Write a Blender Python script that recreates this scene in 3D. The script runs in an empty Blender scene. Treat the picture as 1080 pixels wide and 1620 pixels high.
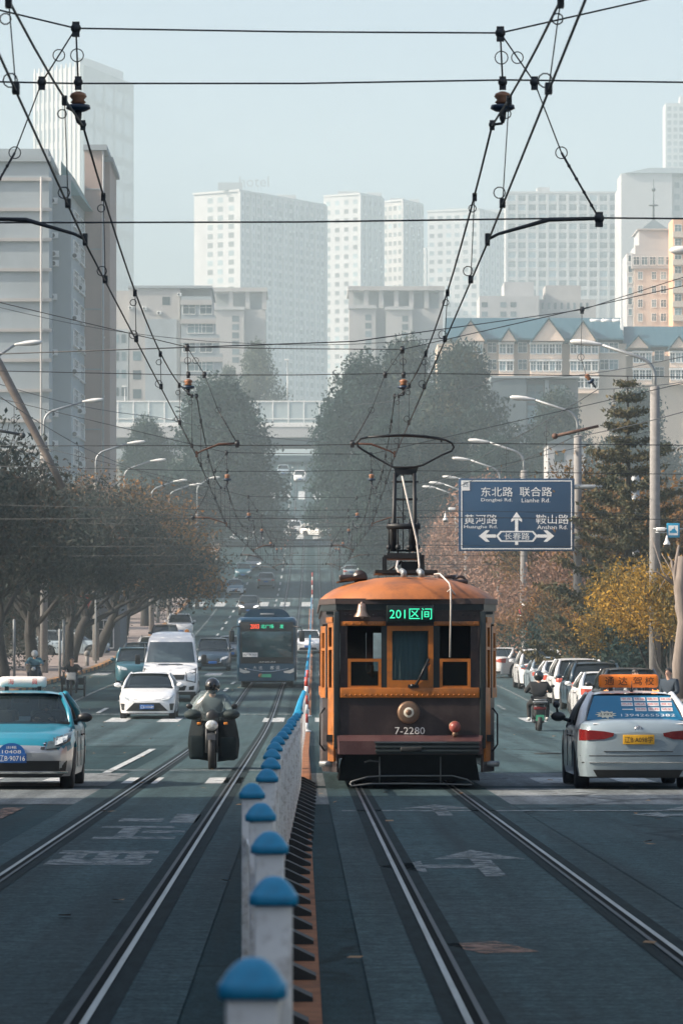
import bpy, bmesh, math, random
import numpy as np
from mathutils import Vector, Matrix
R = math.radians
SC = bpy.context.scene
COL = SC.collection
random.seed(7)

# ------------------------------------------------------------------ camera
F = 6500.0            # focal length in photograph pixels
CX, CY, CH = 477.0, 1068.0, 1.69   # vanishing point of the near road, eye height
cam = bpy.data.cameras.new('camera')
cam.sensor_width = 36.0
cam.lens = F / 1620.0 * 36.0
cam.shift_x = (540 - CX) / 1620.0
cam.shift_y = (CY - 810) / 1620.0
cam.clip_start = 0.5
cam.clip_end = 20000
cam.dof.use_dof = True
cam.dof.focus_distance = 64
cam.dof.aperture_fstop = 10.0
cam_o = bpy.data.objects.new('camera', cam)
cam_o.location = (0, 0, CH)
cam_o.rotation_euler = (R(90), 0, 0)
COL.objects.link(cam_o)
SC.camera = cam_o

# ------------------------------------------------------------------ sky, sun, exposure
SUN_AZ, SUN_EL = R(-101), R(33)
world = bpy.data.worlds.new('World')
SC.world = world
world.use_nodes = True
wn = world.node_tree
sky = wn.nodes.new('ShaderNodeTexSky')
sky.sky_type = 'NISHITA'
sky.sun_disc = False
sky.sun_elevation = SUN_EL
sky.sun_rotation = SUN_AZ % (2 * math.pi)
sky.altitude = 50
sky.air_density = 1.0
sky.dust_density = 5.5
sky.ozone_density = 2.2
wn.links.new(sky.outputs[0], wn.nodes['Background'].inputs[0])
wn.nodes['Background'].inputs[1].default_value = 0.15
sl = bpy.data.lights.new('sun', 'SUN')
sl.energy = 5.0
sl.angle = R(0.5)
sl.color = (1.0, 0.86, 0.70)
so = bpy.data.objects.new('sun', sl)
sv = Vector((math.sin(SUN_AZ) * math.cos(SUN_EL), math.cos(SUN_AZ) * math.cos(SUN_EL), math.sin(SUN_EL)))
so.rotation_euler = sv.to_track_quat('Z', 'Y').to_euler()
so.location = (-60, -20, 80)
COL.objects.link(so)
SC.view_settings.view_transform = 'Standard'
SC.view_settings.look = 'None'
SC.view_settings.exposure = 0.80
SC.view_settings.gamma = 1.0

# ------------------------------------------------------------------ road profile and photo measuring
_ZP = [(-80, 0), (0, 0), (85, 0), (105, .08), (128, .30), (148, .66), (171, 1.12), (200, 1.58), (227, 2.1), (260, 3.05), (300, 4.5),
       (355, 6.9), (422, 10.4), (451, 12.3), (500, 16.3), (540, 20.3), (600, 27.2), (650, 33.0), (690, 37.0), (760, 42.0),
       (900, 49.0), (1200, 54.0), (3200, 60.0)]
_X = np.array([p[0] for p in _ZP], float)
_Z = np.array([p[1] for p in _ZP], float)
_d = np.diff(_Z) / np.diff(_X)
_m = np.zeros_like(_Z)
for _i in range(1, len(_Z) - 1):
    a, b = _d[_i - 1], _d[_i]
    _m[_i] = 0 if a * b <= 0 else 2 * a * b / (a + b)
_m[-1] = _d[-1]

def zr(y):
    """height of the road surface at distance y"""
    y = min(max(y, -79.9), 3199.0)
    i = int(np.searchsorted(_X, y) - 1)
    h = _X[i + 1] - _X[i]
    t = (y - _X[i]) / h
    return float((2*t**3-3*t*t+1)*_Z[i] + (t**3-2*t*t+t)*h*_m[i] + (-2*t**3+3*t*t)*_Z[i+1] + (t**3-t*t)*h*_m[i+1])

def slope(y):
    return math.atan((zr(y + 2) - zr(y - 2)) / 4.0)

def cx(y):
    """drift of the road's centre line"""
    return 0.0 if y < 90 else 0.0031 * (min(y, 700) - 90)

def at(px, py, y):
    """photograph pixel at distance y -> world point"""
    return Vector(((px - CX) * y / F, y, CH + (CY - py) * y / F))

def ux(px, y): return (px - CX) * y / F
def uz(py, y): return CH + (CY - py) * y / F

# ------------------------------------------------------------------ materials
MATS = {}
def pm(name, col, rough=0.6, metal=0.0, var=0.15, scale=6.0, bump=0.0, coat=0.0, emit=None, estr=0.0, dirt=None, dirt_amt=0.35,
       dscale=1.5, stretch=None, spec=None, alpha=1.0):
    if name in MATS: return MATS[name]
    m = bpy.data.materials.new(name)
    m.use_nodes = True
    nt = m.node_tree; N = nt.nodes; L = nt.links
    b = N['Principled BSDF']
    b.inputs['Roughness'].default_value = rough
    b.inputs['Metallic'].default_value = metal
    if coat: b.inputs['Coat Weight'].default_value = coat; b.inputs['Coat Roughness'].default_value = 0.06
    if spec is not None: b.inputs['Specular IOR Level'].default_value = spec
    if alpha < 1: b.inputs['Alpha'].default_value = alpha
    tc = N.new('ShaderNodeTexCoord')
    src = tc.outputs['Object']
    if stretch:
        mp = N.new('ShaderNodeMapping'); mp.inputs['Scale'].default_value = stretch
        L.new(src, mp.inputs[0]); src = mp.outputs[0]
    nz = N.new('ShaderNodeTexNoise'); nz.inputs['Scale'].default_value = scale; nz.inputs['Detail'].default_value = 6
    nz.inputs['Roughness'].default_value = 0.65
    L.new(src, nz.inputs['Vector'])
    mr = N.new('ShaderNodeMapRange'); mr.inputs[1].default_value = 0.3; mr.inputs[2].default_value = 0.7
    mr.inputs[3].default_value = 1 - var; mr.inputs[4].default_value = 1 + var
    L.new(nz.outputs[0], mr.inputs[0])
    mx = N.new('ShaderNodeVectorMath'); mx.operation = 'SCALE'
    mx.inputs[0].default_value = col[:3]
    L.new(mr.outputs[0], mx.inputs['Scale'])
    out = mx.outputs[0]
    if dirt:
        n2 = N.new('ShaderNodeTexNoise'); n2.inputs['Scale'].default_value = dscale; n2.inputs['Detail'].default_value = 8
        n2.inputs['Roughness'].default_value = 0.7
        L.new(src, n2.inputs['Vector'])
        r2 = N.new('ShaderNodeMapRange'); r2.inputs[1].default_value = 0.48; r2.inputs[2].default_value = 0.68
        r2.inputs[3].default_value = 0; r2.inputs[4].default_value = dirt_amt
        L.new(n2.outputs[0], r2.inputs[0])
        m2 = N.new('ShaderNodeMix'); m2.data_type = 'RGBA'
        L.new(r2.outputs[0], m2.inputs[0]); L.new(out, m2.inputs[6]); m2.inputs[7].default_value = (*dirt[:3], 1)
        out = m2.outputs[2]
    L.new(out, b.inputs['Base Color'])
    if bump:
        bp = N.new('ShaderNodeBump'); bp.inputs['Strength'].default_value = bump; bp.inputs['Distance'].default_value = 0.02
        L.new(nz.outputs[0], bp.inputs['Height']); L.new(bp.outputs[0], b.inputs['Normal'])
    if emit:
        b.inputs['Emission Color'].default_value = (*emit, 1); b.inputs['Emission Strength'].default_value = estr
    MATS[name] = m
    return m

def glass_mat(name, tint, opacity=0.5, rough=0.04):
    """tinted window glass: part see-through, part dark body, with a glossy skin"""
    if name in MATS: return MATS[name]
    m = bpy.data.materials.new(name); m.use_nodes = True
    nt = m.node_tree; N = nt.nodes; L = nt.links
    b = N['Principled BSDF']; b.inputs['Base Color'].default_value = (*tint, 1); b.inputs['Roughness'].default_value = rough
    b.inputs['Specular IOR Level'].default_value = 0.7
    t = N.new('ShaderNodeBsdfTransparent'); t.inputs[0].default_value = (0.80, 0.9, 0.92, 1)
    mix = N.new('ShaderNodeMixShader')
    fr = N.new('ShaderNodeLayerWeight'); fr.inputs[0].default_value = 0.25
    mr = N.new('ShaderNodeMapRange'); mr.inputs[3].default_value = opacity; mr.inputs[4].default_value = 1.0
    L.new(fr.outputs['Fresnel'], mr.inputs[0]); L.new(mr.outputs[0], mix.inputs[0])
    L.new(t.outputs[0], mix.inputs[1]); L.new(b.outputs[0], mix.inputs[2])
    L.new(mix.outputs[0], N['Material Output'].inputs[0])
    MATS[name] = m
    return m

# ------------------------------------------------------------------ object helpers
def tag(o, label=None, cat=None, group=None, kind=None):
    if label: o['label'] = label
    if cat: o['category'] = cat
    if group: o['group'] = group
    if kind: o['kind'] = kind
    return o

def empty(name, loc=(0, 0, 0), rz=0.0, label=None, cat=None, group=None, rx=0.0):
    o = bpy.data.objects.new(name, None); COL.objects.link(o)
    o.location = loc; o.rotation_euler = (rx, 0, rz); o.empty_display_size = 0.3
    return tag(o, label, cat, group)

def copy_tree(o, parent=None, depth=0):
    c = o.copy(); COL.objects.link(c)
    if parent is not None: c.parent = parent
    for ch in list(o.children): copy_tree(ch, c, depth + 1)
    return c

def place(o, x, y, z=None, rz=0.0, tilt=True):
    o.location = (x, y, zr(y) if z is None else z)
    if tilt:
        o.rotation_mode = 'XYZ'
        q = Matrix.Rotation(slope(y), 3, 'X') @ Matrix.Rotation(rz, 3, 'Z')
        o.rotation_euler = q.to_euler()
    else:
        o.rotation_euler = (0, 0, rz)
    return o

_TXT = {}
def text_geo(s):
    if s not in _TXT:
        c = bpy.data.curves.new('lettering', 'FONT'); c.body = s; c.resolution_u = 2
        o = bpy.data.objects.new('lettering', c)
        me = o.to_mesh()
        vs = [(v.co.x, v.co.y) for v in me.vertices]
        fs = [tuple(p.vertices) for p in me.polygons]
        o.to_mesh_clear(); bpy.data.objects.remove(o); bpy.data.curves.remove(c)
        x0 = min(v[0] for v in vs); x1 = max(v[0] for v in vs); y0 = min(v[1] for v in vs); y1 = max(v[1] for v in vs)
        _TXT[s] = (vs, fs, x0, x1, y0, y1)
    return _TXT[s]

class MB:
    """collects shapes into one mesh"""
    def __init__(s): s.v = []; s.f = []; s.m = []; s.sm = []
    def add(s, vs, fs, mi=0, smooth=False):
        b = len(s.v); s.v.extend([tuple(v) for v in vs])
        for f in fs: s.f.append(tuple(b + i for i in f)); s.m.append(mi); s.sm.append(smooth)
        return s
    def box(s, x0, x1, y0, y1, z0, z1, mi=0, bev=0.0):
        if bev <= 0:
            vs = [(x, y, z) for x in (x0, x1) for y in (y0, y1) for z in (z0, z1)]
            return s.add(vs, [(0,1,3,2),(4,6,7,5),(0,4,5,1),(2,3,7,6),(0,2,6,4),(1,5,7,3)], mi)
        bm = bmesh.new(); bmesh.ops.create_cube(bm, size=1)
        for v in bm.verts:
            v.co = Vector(((x0+x1)/2 + v.co.x*(x1-x0), (y0+y1)/2 + v.co.y*(y1-y0), (z0+z1)/2 + v.co.z*(z1-z0)))
        bmesh.ops.bevel(bm, geom=list(bm.edges), offset=bev, segments=3, profile=0.5, affect='EDGES')
        s.bm(bm, mi, True); return s
    def obox(s, c, size, rot, mi=0, bev=0.0):
        """box turned by a 3x3 matrix round its centre"""
        t = MB().box(-size[0]/2, size[0]/2, -size[1]/2, size[1]/2, -size[2]/2, size[2]/2, 0, bev)
        return s.merge(t, lambda p: Vector(c) + rot @ Vector(p), mi)
    def merge(s, o, fn=None, mi=None):
        b = len(s.v)
        s.v.extend([tuple(fn(p)) if fn else p for p in o.v])
        for f, m, sm in zip(o.f, o.m, o.sm):
            s.f.append(tuple(b + i for i in f)); s.m.append(m if mi is None else mi); s.sm.append(sm)
        return s
    def bm(s, bm, mi=0, smooth=False):
        bm.verts.index_update()
        s.add([v.co.copy() for v in bm.verts], [[v.index for v in f.verts] for f in bm.faces], mi, smooth); bm.free()
    def tube(s, pts, r, n=8, mi=0, closed=False, smooth=True, cap=True):
        pts = [Vector(p) for p in pts]; k = len(pts)
        if k < 2: return s
        rs = r if isinstance(r, (list, tuple)) else [r] * k
        vs = []; up = None
        for i, p in enumerate(pts):
            if closed: d = pts[(i+1) % k] - pts[i-1]
            else: d = pts[min(i+1, k-1)] - pts[max(i-1, 0)]
            d = d.normalized() if d.length > 1e-9 else Vector((0, 0, 1))
            if up is None:
                up = Vector((0, 0, 1)) if abs(d.z) < 0.9 else Vector((1, 0, 0))
            a = d.cross(up)
            if a.length < 1e-6: a = d.orthogonal()
            a.normalize(); b = a.cross(d).normalized(); up = b
            for j in range(n):
                t = 2 * math.pi * j / n
                vs.append(p + (a * math.cos(t) + b * math.sin(t)) * rs[i])
        fs = []
        for i in range(k if closed else k - 1):
            i2 = (i + 1) % k
            for j in range(n):
                j2 = (j + 1) % n
                fs.append((i*n+j, i2*n+j, i2*n+j2, i*n+j2))
        if cap and not closed:
            fs.append(tuple(range(n))); fs.append(tuple(reversed(range((k-1)*n, k*n))))
        return s.add(vs, fs, mi, smooth)
    def lathe(s, prof, c=(0, 0, 0), axis='Z', n=20, mi=0, smooth=True):
        """profile of (radius, height) turned round an axis"""
        vs = []
        for r, h in prof:
            for j in range(n):
                t = 2 * math.pi * j / n; a, b = r * math.cos(t), r * math.sin(t)
                p = (a, b, h) if axis == 'Z' else ((h, a, b) if axis == 'X' else (a, h, b))
                vs.append((p[0]+c[0], p[1]+c[1], p[2]+c[2]))
        fs = []
        for i in range(len(prof) - 1):
            for j in range(n):
                j2 = (j + 1) % n; fs.append((i*n+j, i*n+j2, (i+1)*n+j2, (i+1)*n+j))
        fs.append(tuple(reversed(range(n)))); fs.append(tuple(range((len(prof)-1)*n, len(prof)*n)))
        return s.add(vs, fs, mi, smooth)
    def prism(s, poly, d0, d1, axis='Y', mi=0):
        """polygon (a, b) pushed from d0 to d1 along an axis"""
        def P(a, b, d): return (a, d, b) if axis == 'Y' else ((d, a, b) if axis == 'X' else (a, b, d))
        n = len(poly)
        vs = [P(a, b, d0) for a, b in poly] + [P(a, b, d1) for a, b in poly]
        fs = [tuple(range(n)), tuple(reversed(range(n, 2*n)))] + [(i, i+n, (i+1) % n + n, (i+1) % n) for i in range(n)]
        return s.add(vs, fs, mi)
    def sheet(s, rows, mi=0, smooth=False):
        """grid of points"""
        n = len(rows[0]); vs = [p for r in rows for p in r]
        fs = [(i*n+j, i*n+j+1, (i+1)*n+j+1, (i+1)*n+j) for i in range(len(rows)-1) for j in range(n-1)]
        return s.add(vs, fs, mi, smooth)
    def ball(s, c, r, mi=0, seg=14, rings=9, sc=(1, 1, 1)):
        prof = [(max(1e-4, math.sin(math.pi*i/rings)) * r, -math.cos(math.pi*i/rings) * r) for i in range(rings+1)]
        t = MB().lathe(prof, (0, 0, 0), 'Z', seg)
        return s.merge(t, lambda p: (c[0]+p[0]*sc[0], c[1]+p[1]*sc[1], c[2]+p[2]*sc[2]), mi)
    def text(s, txt, o, right, up, size=None, width=None, mi=0, thick=0.004, align='C'):
        """lettering centred on o in the plane of right / up; size = cap height, width = full width"""
        vs, fs, x0, x1, y0, y1 = text_geo(txt)
        right = Vector(right).normalized(); up = Vector(up).normalized(); nrm = right.cross(up)
        ky = (size / (y1 - y0)) if size else None
        kx = (width / (x1 - x0)) if width else ky
        if ky is None: ky = kx
        mx = (x0 + x1) / 2 if align == 'C' else x0
        my = (y0 + y1) / 2
        o = Vector(o)
        front = [o + right * ((a - mx) * kx) + up * ((b - my) * ky) + nrm * thick for a, b in vs]
        return s.add(front, fs, mi)
    def build(s, name, mats, parent=None, weld=False, recalc=False):
        me = bpy.data.meshes.new(name)
        me.from_pydata([tuple(v) for v in s.v], [], s.f)
        ml = mats if isinstance(mats, (list, tuple)) else [mats]
        for m in ml: me.materials.append(m)
        me.polygons.foreach_set('material_index', s.m)
        me.polygons.foreach_set('use_smooth', s.sm)
        if recalc or weld:
            b = bmesh.new(); b.from_mesh(me)
            if weld: bmesh.ops.remove_doubles(b, verts=b.verts, dist=1e-4)
            bmesh.ops.recalc_face_normals(b, faces=b.faces)
            b.to_mesh(me); b.free()
        me.update()
        o = bpy.data.objects.new(name, me); COL.objects.link(o)
        if parent is not None: o.parent = parent
        return o

def link_mesh(name, me, parent=None, loc=None):
    o = bpy.data.objects.new(name, me); COL.objects.link(o)
    if parent is not None: o.parent = parent
    if loc is not None: o.location = loc
    return o

def arc(c, r, a0, a1, n=8, plane='XZ'):
    out = []
    for i in range(n + 1):
        t = R(a0 + (a1 - a0) * i / n); a, b = r * math.cos(t), r * math.sin(t)
        out.append((c[0]+a, c[1], c[2]+b) if plane == 'XZ' else ((c[0], c[1]+a, c[2]+b) if plane == 'YZ' else (c[0]+a, c[1]+b, c[2])))
    return out

# shared materials
STEEL = pm('dark_steel', (0.018, 0.021, 0.024), 0.5, 0.3, 0.2)
GALV = pm('galvanised_steel', (0.27, 0.29, 0.30), 0.5, 0.5, 0.15)
BLACK = pm('black_rubber', (0.015, 0.016, 0.017), 0.7, 0, 0.2)
BLACKP = pm('black_plastic', (0.02, 0.022, 0.024), 0.4, 0, 0.1)
WHITE = pm('white_paint', (0.78, 0.78, 0.76), 0.5, 0, 0.06, dirt=(0.35, 0.33, 0.3), dirt_amt=0.35, dscale=3)
CONC = pm('concrete', (0.215, 0.21, 0.205), 0.85, 0, 0.18, 5, 0.3, dirt=(0.17, 0.16, 0.15), dirt_amt=0.5)
CHROME = pm('chrome', (0.75, 0.76, 0.77), 0.12, 1.0, 0.05)
WIREM = pm('wire_dark', (0.035, 0.04, 0.045), 0.55, 0.3, 0.1)
# ================================================================== ground, road, pavements, tracks
def ribbon(name, xa, xb, ya, yb, dz, mat, kind='structure', step=4.0, parent=None, thick=0.0):
    m = MB(); n = max(1, int(math.ceil((yb - ya) / step)))
    ys = [ya + (yb - ya) * i / n for i in range(n + 1)]
    fa = xa if callable(xa) else (lambda y: xa)
    fb = xb if callable(xb) else (lambda y: xb)
    if thick:
        for i in range(n + 1): pass
        A = [[(fa(y)+cx(y), y, zr(y)+dz-thick), (fa(y)+cx(y), y, zr(y)+dz), (fb(y)+cx(y), y, zr(y)+dz), (fb(y)+cx(y), y, zr(y)+dz-thick)] for y in ys]
        m.sheet(A)
        m.add(A[0], [(0,1,2,3)]); m.add(A[-1], [(3,2,1,0)])
    else:
        m.sheet([[(fa(y)+cx(y), y, zr(y)+dz), (fb(y)+cx(y), y, zr(y)+dz)] for y in ys])
    o = m.build(name, mat, parent, recalc=bool(thick))
    if kind: o['kind'] = kind
    return o

def asphalt(name, col, patch, crack=True, ridged=0.0, rough=0.85):
    m = bpy.data.materials.new(name); m.use_nodes = True
    nt = m.node_tree; N = nt.nodes; L = nt.links; b = N['Principled BSDF']
    tc = N.new('ShaderNodeTexCoord')
    def noise(sc, st=(1, 1, 1), det=6, ro=0.6):
        mp = N.new('ShaderNodeMapping'); mp.inputs['Scale'].default_value = st; L.new(tc.outputs['Object'], mp.inputs[0])
        n = N.new('ShaderNodeTexNoise'); n.inputs['Scale'].default_value = sc; n.inputs['Detail'].default_value = det
        n.inputs['Roughness'].default_value = ro; L.new(mp.outputs[0], n.inputs['Vector']); return n.outputs[0]
    def rng(s, a, c, lo, hi):
        r = N.new('ShaderNodeMapRange'); r.inputs[1].default_value = a; r.inputs[2].default_value = c
        r.inputs[3].default_value = lo; r.inputs[4].default_value = hi; L.new(s, r.inputs[0]); return r.outputs[0]
    def mul(a, c):
        q = N.new('ShaderNodeMath'); q.operation = 'MULTIPLY'; L.new(a, q.inputs[0]); L.new(c, q.inputs[1]); return q.outputs[0]
    fine = noise(40, det=3); grain = noise(9, (1, .5, 1)); streak = noise(1.1, (1.6, .035, 1), 5); big = noise(.22, (1, .45, 1), 5, .7)
    rid = noise(6, (.10, 3.0, 1), 3)
    f = mul(mul(rng(fine, .38, .62, .62, 1.38), rng(grain, .36, .64, .78, 1.22)), mul(rng(streak, .35, .65, .62, 1.38), rng(rid, .35, .65, 1 - ridged, 1 + ridged)))
    sc = N.new('ShaderNodeVectorMath'); sc.operation = 'SCALE'
    mixp = N.new('ShaderNodeMix'); mixp.data_type = 'RGBA'
    mixp.inputs[6].default_value = (*col, 1); mixp.inputs[7].default_value = (*patch, 1)
    L.new(rng(big, .45, .62, 0, 1), mixp.inputs[0]); L.new(mixp.outputs[2], sc.inputs[0]); L.new(f, sc.inputs['Scale'])
    out = sc.outputs[0]
    if crack:
        wn_ = N.new('ShaderNodeTexNoise'); wn_.inputs['Scale'].default_value = 0.9; wn_.inputs['Detail'].default_value = 4
        L.new(tc.outputs['Object'], wn_.inputs['Vector'])
        mpc = N.new('ShaderNodeMix'); mpc.data_type = 'VECTOR'; mpc.inputs[0].default_value = 0.55
        L.new(tc.outputs['Object'], mpc.inputs[4]); L.new(wn_.outputs['Color'], mpc.inputs[5])
        vo = N.new('ShaderNodeTexVoronoi'); vo.feature = 'DISTANCE_TO_EDGE'; vo.inputs['Scale'].default_value = 0.55
        L.new(mpc.outputs[1], vo.inputs['Vector'])
        msk = mul(rng(vo.outputs['Distance'], .006, .022, 1, 0), rng(big, .42, .55, 0, .85))
        mc = N.new('ShaderNodeMix'); mc.data_type = 'RGBA'; L.new(msk, mc.inputs[0]); L.new(out, mc.inputs[6])
        mc.inputs[7].default_value = (col[0]*.3, col[1]*.3, col[2]*.3, 1); out = mc.outputs[2]
    b.inputs['Specular IOR Level'].default_value = 0.12
    L.new(out, b.inputs['Base Color'])
    L.new(rng(streak, .3, .7, rough - .08, rough + .08), b.inputs['Roughness'])
    bp = N.new('ShaderNodeBump'); bp.inputs['Strength'].default_value = 0.6; bp.inputs['Distance'].default_value = 0.015
    L.new(fine, bp.inputs['Height']); L.new(bp.outputs[0], b.inputs['Normal'])
    return m

ASPH = asphalt('asphalt', (0.016, 0.037, 0.042), (0.024, 0.047, 0.053))
ASPH_L = asphalt('worn_asphalt', (0.037, 0.065, 0.072), (0.050, 0.079, 0.087), True)
TRACKM = asphalt('track_paving', (0.036, 0.063, 0.069), (0.048, 0.076, 0.083), False, 0.30)
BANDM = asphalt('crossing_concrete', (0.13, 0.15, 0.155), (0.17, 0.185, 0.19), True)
PAVE = pm('paving', (0.22, 0.18, 0.165), 0.85, 0, 0.2, 3, 0.2, dirt=(0.12, 0.11, 0.1), dirt_amt=0.6)
EARTH = pm('earth', (0.10, 0.095, 0.075), 0.95, 0, 0.3, 0.5)
def worn_paint(name, col, keep=0.55):
    m = bpy.data.materials.new(name); m.use_nodes = True
    nt = m.node_tree; N = nt.nodes; L = nt.links; b = N['Principled BSDF']; b.inputs['Roughness'].default_value = .6
    tc = N.new('ShaderNodeTexCoord'); n = N.new('ShaderNodeTexNoise'); n.inputs['Scale'].default_value = 5; n.inputs['Detail'].default_value = 10
    n.inputs['Roughness'].default_value = 0.75; L.new(tc.outputs['Object'], n.inputs['Vector'])
    r = N.new('ShaderNodeMapRange'); r.inputs[1].default_value = keep - .10; r.inputs[2].default_value = keep + .12
    L.new(n.outputs[0], r.inputs[0])
    b.inputs['Base Color'].default_value = (*col, 1); b.inputs['Specular IOR Level'].default_value = .2
    t = N.new('ShaderNodeBsdfTransparent'); mx = N.new('ShaderNodeMixShader'); L.new(r.outputs[0], mx.inputs[0])
    L.new(b.outputs[0], mx.inputs[1]); L.new(t.outputs[0], mx.inputs[2]); L.new(mx.outputs[0], N['Material Output'].inputs[0]); return m
PAINT = worn_paint('road_paint', (0.46, 0.48, 0.48), 0.56)
PAINT_F = worn_paint('faded_road_paint', (0.19, 0.215, 0.22), 0.515)
PAINT_O = worn_paint('faded_orange_paint', (0.20, 0.10, 0.06), 0.50)

# terrain to the horizon
ys = [-80, -40, 0, 40, 80, 100, 120, 140, 160, 180, 200, 230, 260, 300, 330, 355, 390, 422, 451, 480, 500, 520, 540, 570, 600, 625, 650, 670,
      690, 720, 760, 820, 900, 1050, 1200, 1600, 2410]
g = MB(); g.sheet([[(x, y, zr(y) - 0.35) for x in (-680, -200, -60, -20, -13, 0, 13, 20, 60, 200, 680)] for y in ys], smooth=True)
g.build('ground', EARTH)['kind'] = 'structure'

XL, XR = -11.5, 10.8
ribbon('road', XL, XR, -70, 1100, 0.0, ASPH)
ribbon('road', 2.75, XR, -70, 372, 0.004, ASPH_L)
ribbon('pavement', XL - 6.5, XL - 0.3, 120, 690, 0.13, PAVE)
ribbon('pavement', XR + 0.3, XR + 6.5, -70, 690, 0.13, PAVE)
ribbon('pavement', XL - 6.5, XL - 0.3, -70, 78, 0.13, PAVE)
# side street meeting from the left between the pavements
s = MB(); s.sheet([[(x, y, zr(y) + 0.004) for x in (-90, -60, -30, XL + .2)] for y in (78, 85, 92, 100, 106, 113, 120)])
s.build('side_road', ASPH_L)['kind'] = 'structure'

# painted kerbs: yellow and black lengths
def kerb_mat():
    m = bpy.data.materials.new('painted_kerb'); m.use_nodes = True
    nt = m.node_tree; N = nt.nodes; L = nt.links; b = N['Principled BSDF']; b.inputs['Roughness'].default_value = .75
    tc = N.new('ShaderNodeTexCoord'); sp = N.new('ShaderNodeSeparateXYZ'); L.new(tc.outputs['Object'], sp.inputs[0])
    a = N.new('ShaderNodeMath'); a.operation = 'MULTIPLY'; a.inputs[1].default_value = 0.25; L.new(sp.outputs[1], a.inputs[0])
    f = N.new('ShaderNodeMath'); f.operation = 'FRACT'; L.new(a.outputs[0], f.inputs[0])
    g_ = N.new('ShaderNodeMath'); g_.operation = 'GREATER_THAN'; g_.inputs[1].default_value = 0.4; L.new(f.outputs[0], g_.inputs[0])
    mx = N.new('ShaderNodeMix'); mx.data_type = 'RGBA'; L.new(g_.outputs[0], mx.inputs[0])
    mx.inputs[6].default_value = (0.05, 0.05, 0.05, 1); mx.inputs[7].default_value = (0.42, 0.20, 0.05, 1)
    L.new(mx.outputs[2], b.inputs['Base Color']); return m
KERB = kerb_mat()
ribbon('kerb', XL - 0.3, XL, 120, 690, 0.15, KERB, thick=0.3)
ribbon('kerb', XL - 0.3, XL, -70, 78, 0.15, CONC, thick=0.3)
ribbon('kerb', XR, XR + 0.3, -70, 690, 0.15, CONC, thick=0.3)

# bands of concrete where streets and footpaths cross
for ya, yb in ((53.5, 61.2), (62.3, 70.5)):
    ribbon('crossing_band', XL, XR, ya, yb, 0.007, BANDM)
for ya, yb in ((96, 131), (200, 215), (372, 396), (523, 551), (598, 622)):
    ribbon('crossing_band', XL, XR, ya, yb, 0.007, ASPH_L)

# track beds and rails
RAILM = pm('polished_rail', (0.20, 0.215, 0.225), 0.40, 1.0, 0.45, 2, stretch=(8, .3, 8))
GROOVE = pm('rail_groove', (0.010, 0.012, 0.013), 0.95, spec=.05)
LIP = pm('rail_lip', (0.055, 0.065, 0.07), 0.6, 0.2, 0.3, 3, stretch=(8, .4, 8), spec=.2)
JOINT = pm('rail_joint_filler', (0.016, 0.026, 0.029), 0.9, 0, 0.35, 4, stretch=(3, .4, 1), spec=.08)
def tram_track(xc, ya, yb, label):
    bed = ribbon('track_bed', xc - 1.18, xc + 1.18, ya, yb, 0.011, TRACKM)
    t = empty('tram_track', (0, 0, 0), 0, label, 'tram track', 'grooved tram tracks in the road')
    n = int((yb - ya) / 4)
    ys_ = [ya + (yb - ya) * i / n for i in range(n + 1)]
    for sd in (-1, 1):
        m = MB(); x = xc + sd * 0.7175
        def st(a, b, z, mi):
            a_, b_ = (a, b) if sd > 0 else (-b, -a)
            m.sheet([[(x + a_ + cx(y), y, zr(y) + z), (x + b_ + cx(y), y, zr(y) + z)] for y in ys_], mi)
        st(-0.165, 0.14, 0.015, 3)     # joint filler under everything
        st(-0.045, 0.00, 0.019, 1)     # flangeway
        st(0.0, 0.036, 0.023, 0)       # running head
        st(-0.075, -0.045, 0.023, 2)   # guard lip
        m.build('rail', [RAILM, GROOVE, LIP, JOINT], t)
    return t
TRL, TRR = -1.78, 1.54
tram_track(TRL, -60, 690, 'pair of grooved steel rails left of the white fence')
tram_track(TRR, -60, 690, 'pair of grooved steel rails under the old tram')

MEDIAN = pm('median_strip', (0.27, 0.125, 0.07), 0.9, 0, 0.25, 4, 0.2, dirt=(0.07, 0.05, 0.04), dirt_amt=0.7, spec=.1)
ribbon('median_strip', lambda y: -0.36 + 0.0 * y, lambda y: 0.10, -60, 58, 0.013, MEDIAN)
ribbon('median_strip', -0.18, 0.16, 66, 112, 0.013, MEDIAN)
ribbon('median_strip', -0.18, 0.16, 133, 372, 0.013, MEDIAN)

# painted markings
def marks(name, quads, mat, dz=0.015):
    m = MB()
    for x0, x1, y0, y1 in quads:
        k = max(1, int((y1 - y0) / 6))
        m.sheet([[(x0 + cx(y), y, zr(y) + dz), (x1 + cx(y), y, zr(y) + dz)] for y in [y0 + (y1 - y0) * i / k for i in range(k + 1)]])
    o = m.build(name, mat); o['kind'] = 'structure'; return o
lane = [(-3.42, -3.28, y, y + 22) for y in (70.5,)] + [(-3.42, -3.28, y, y + 6) for y in range(136, 690, 15)]
lane += [(-6.95, -6.8, y, y + 6) for y in list(range(20, 50, 15)) + list(range(136, 690, 15))]
lane += [(6.7, 6.85, y, y + 6) for y in range(78, 96, 15)]
marks('road_marking', [(6.7, 6.82, y, y + 6) for y in range(140, 690, 15)] + [(3.55, 3.66, y, y + 6) for y in range(140, 690, 15)], PAINT_F)
marks('road_marking', lane, PAINT)
marks('road_marking', [(-8.6, -8.46, 131, 372), (8.1, 8.22, 133, 372), (-8.6, -8.46, 396, 520)], PAINT_F)
def zebra(ya, yb, x0=-10.9, x1=10.2, w=.55, gap=.75, skip=()):
    q = []; x = x0
    while x < x1:
        if not any(a < x < b for a, b in skip): q.append((x, x + w, ya, yb))
        x += w + gap
    marks('zebra_crossing', q, PAINT)
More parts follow.
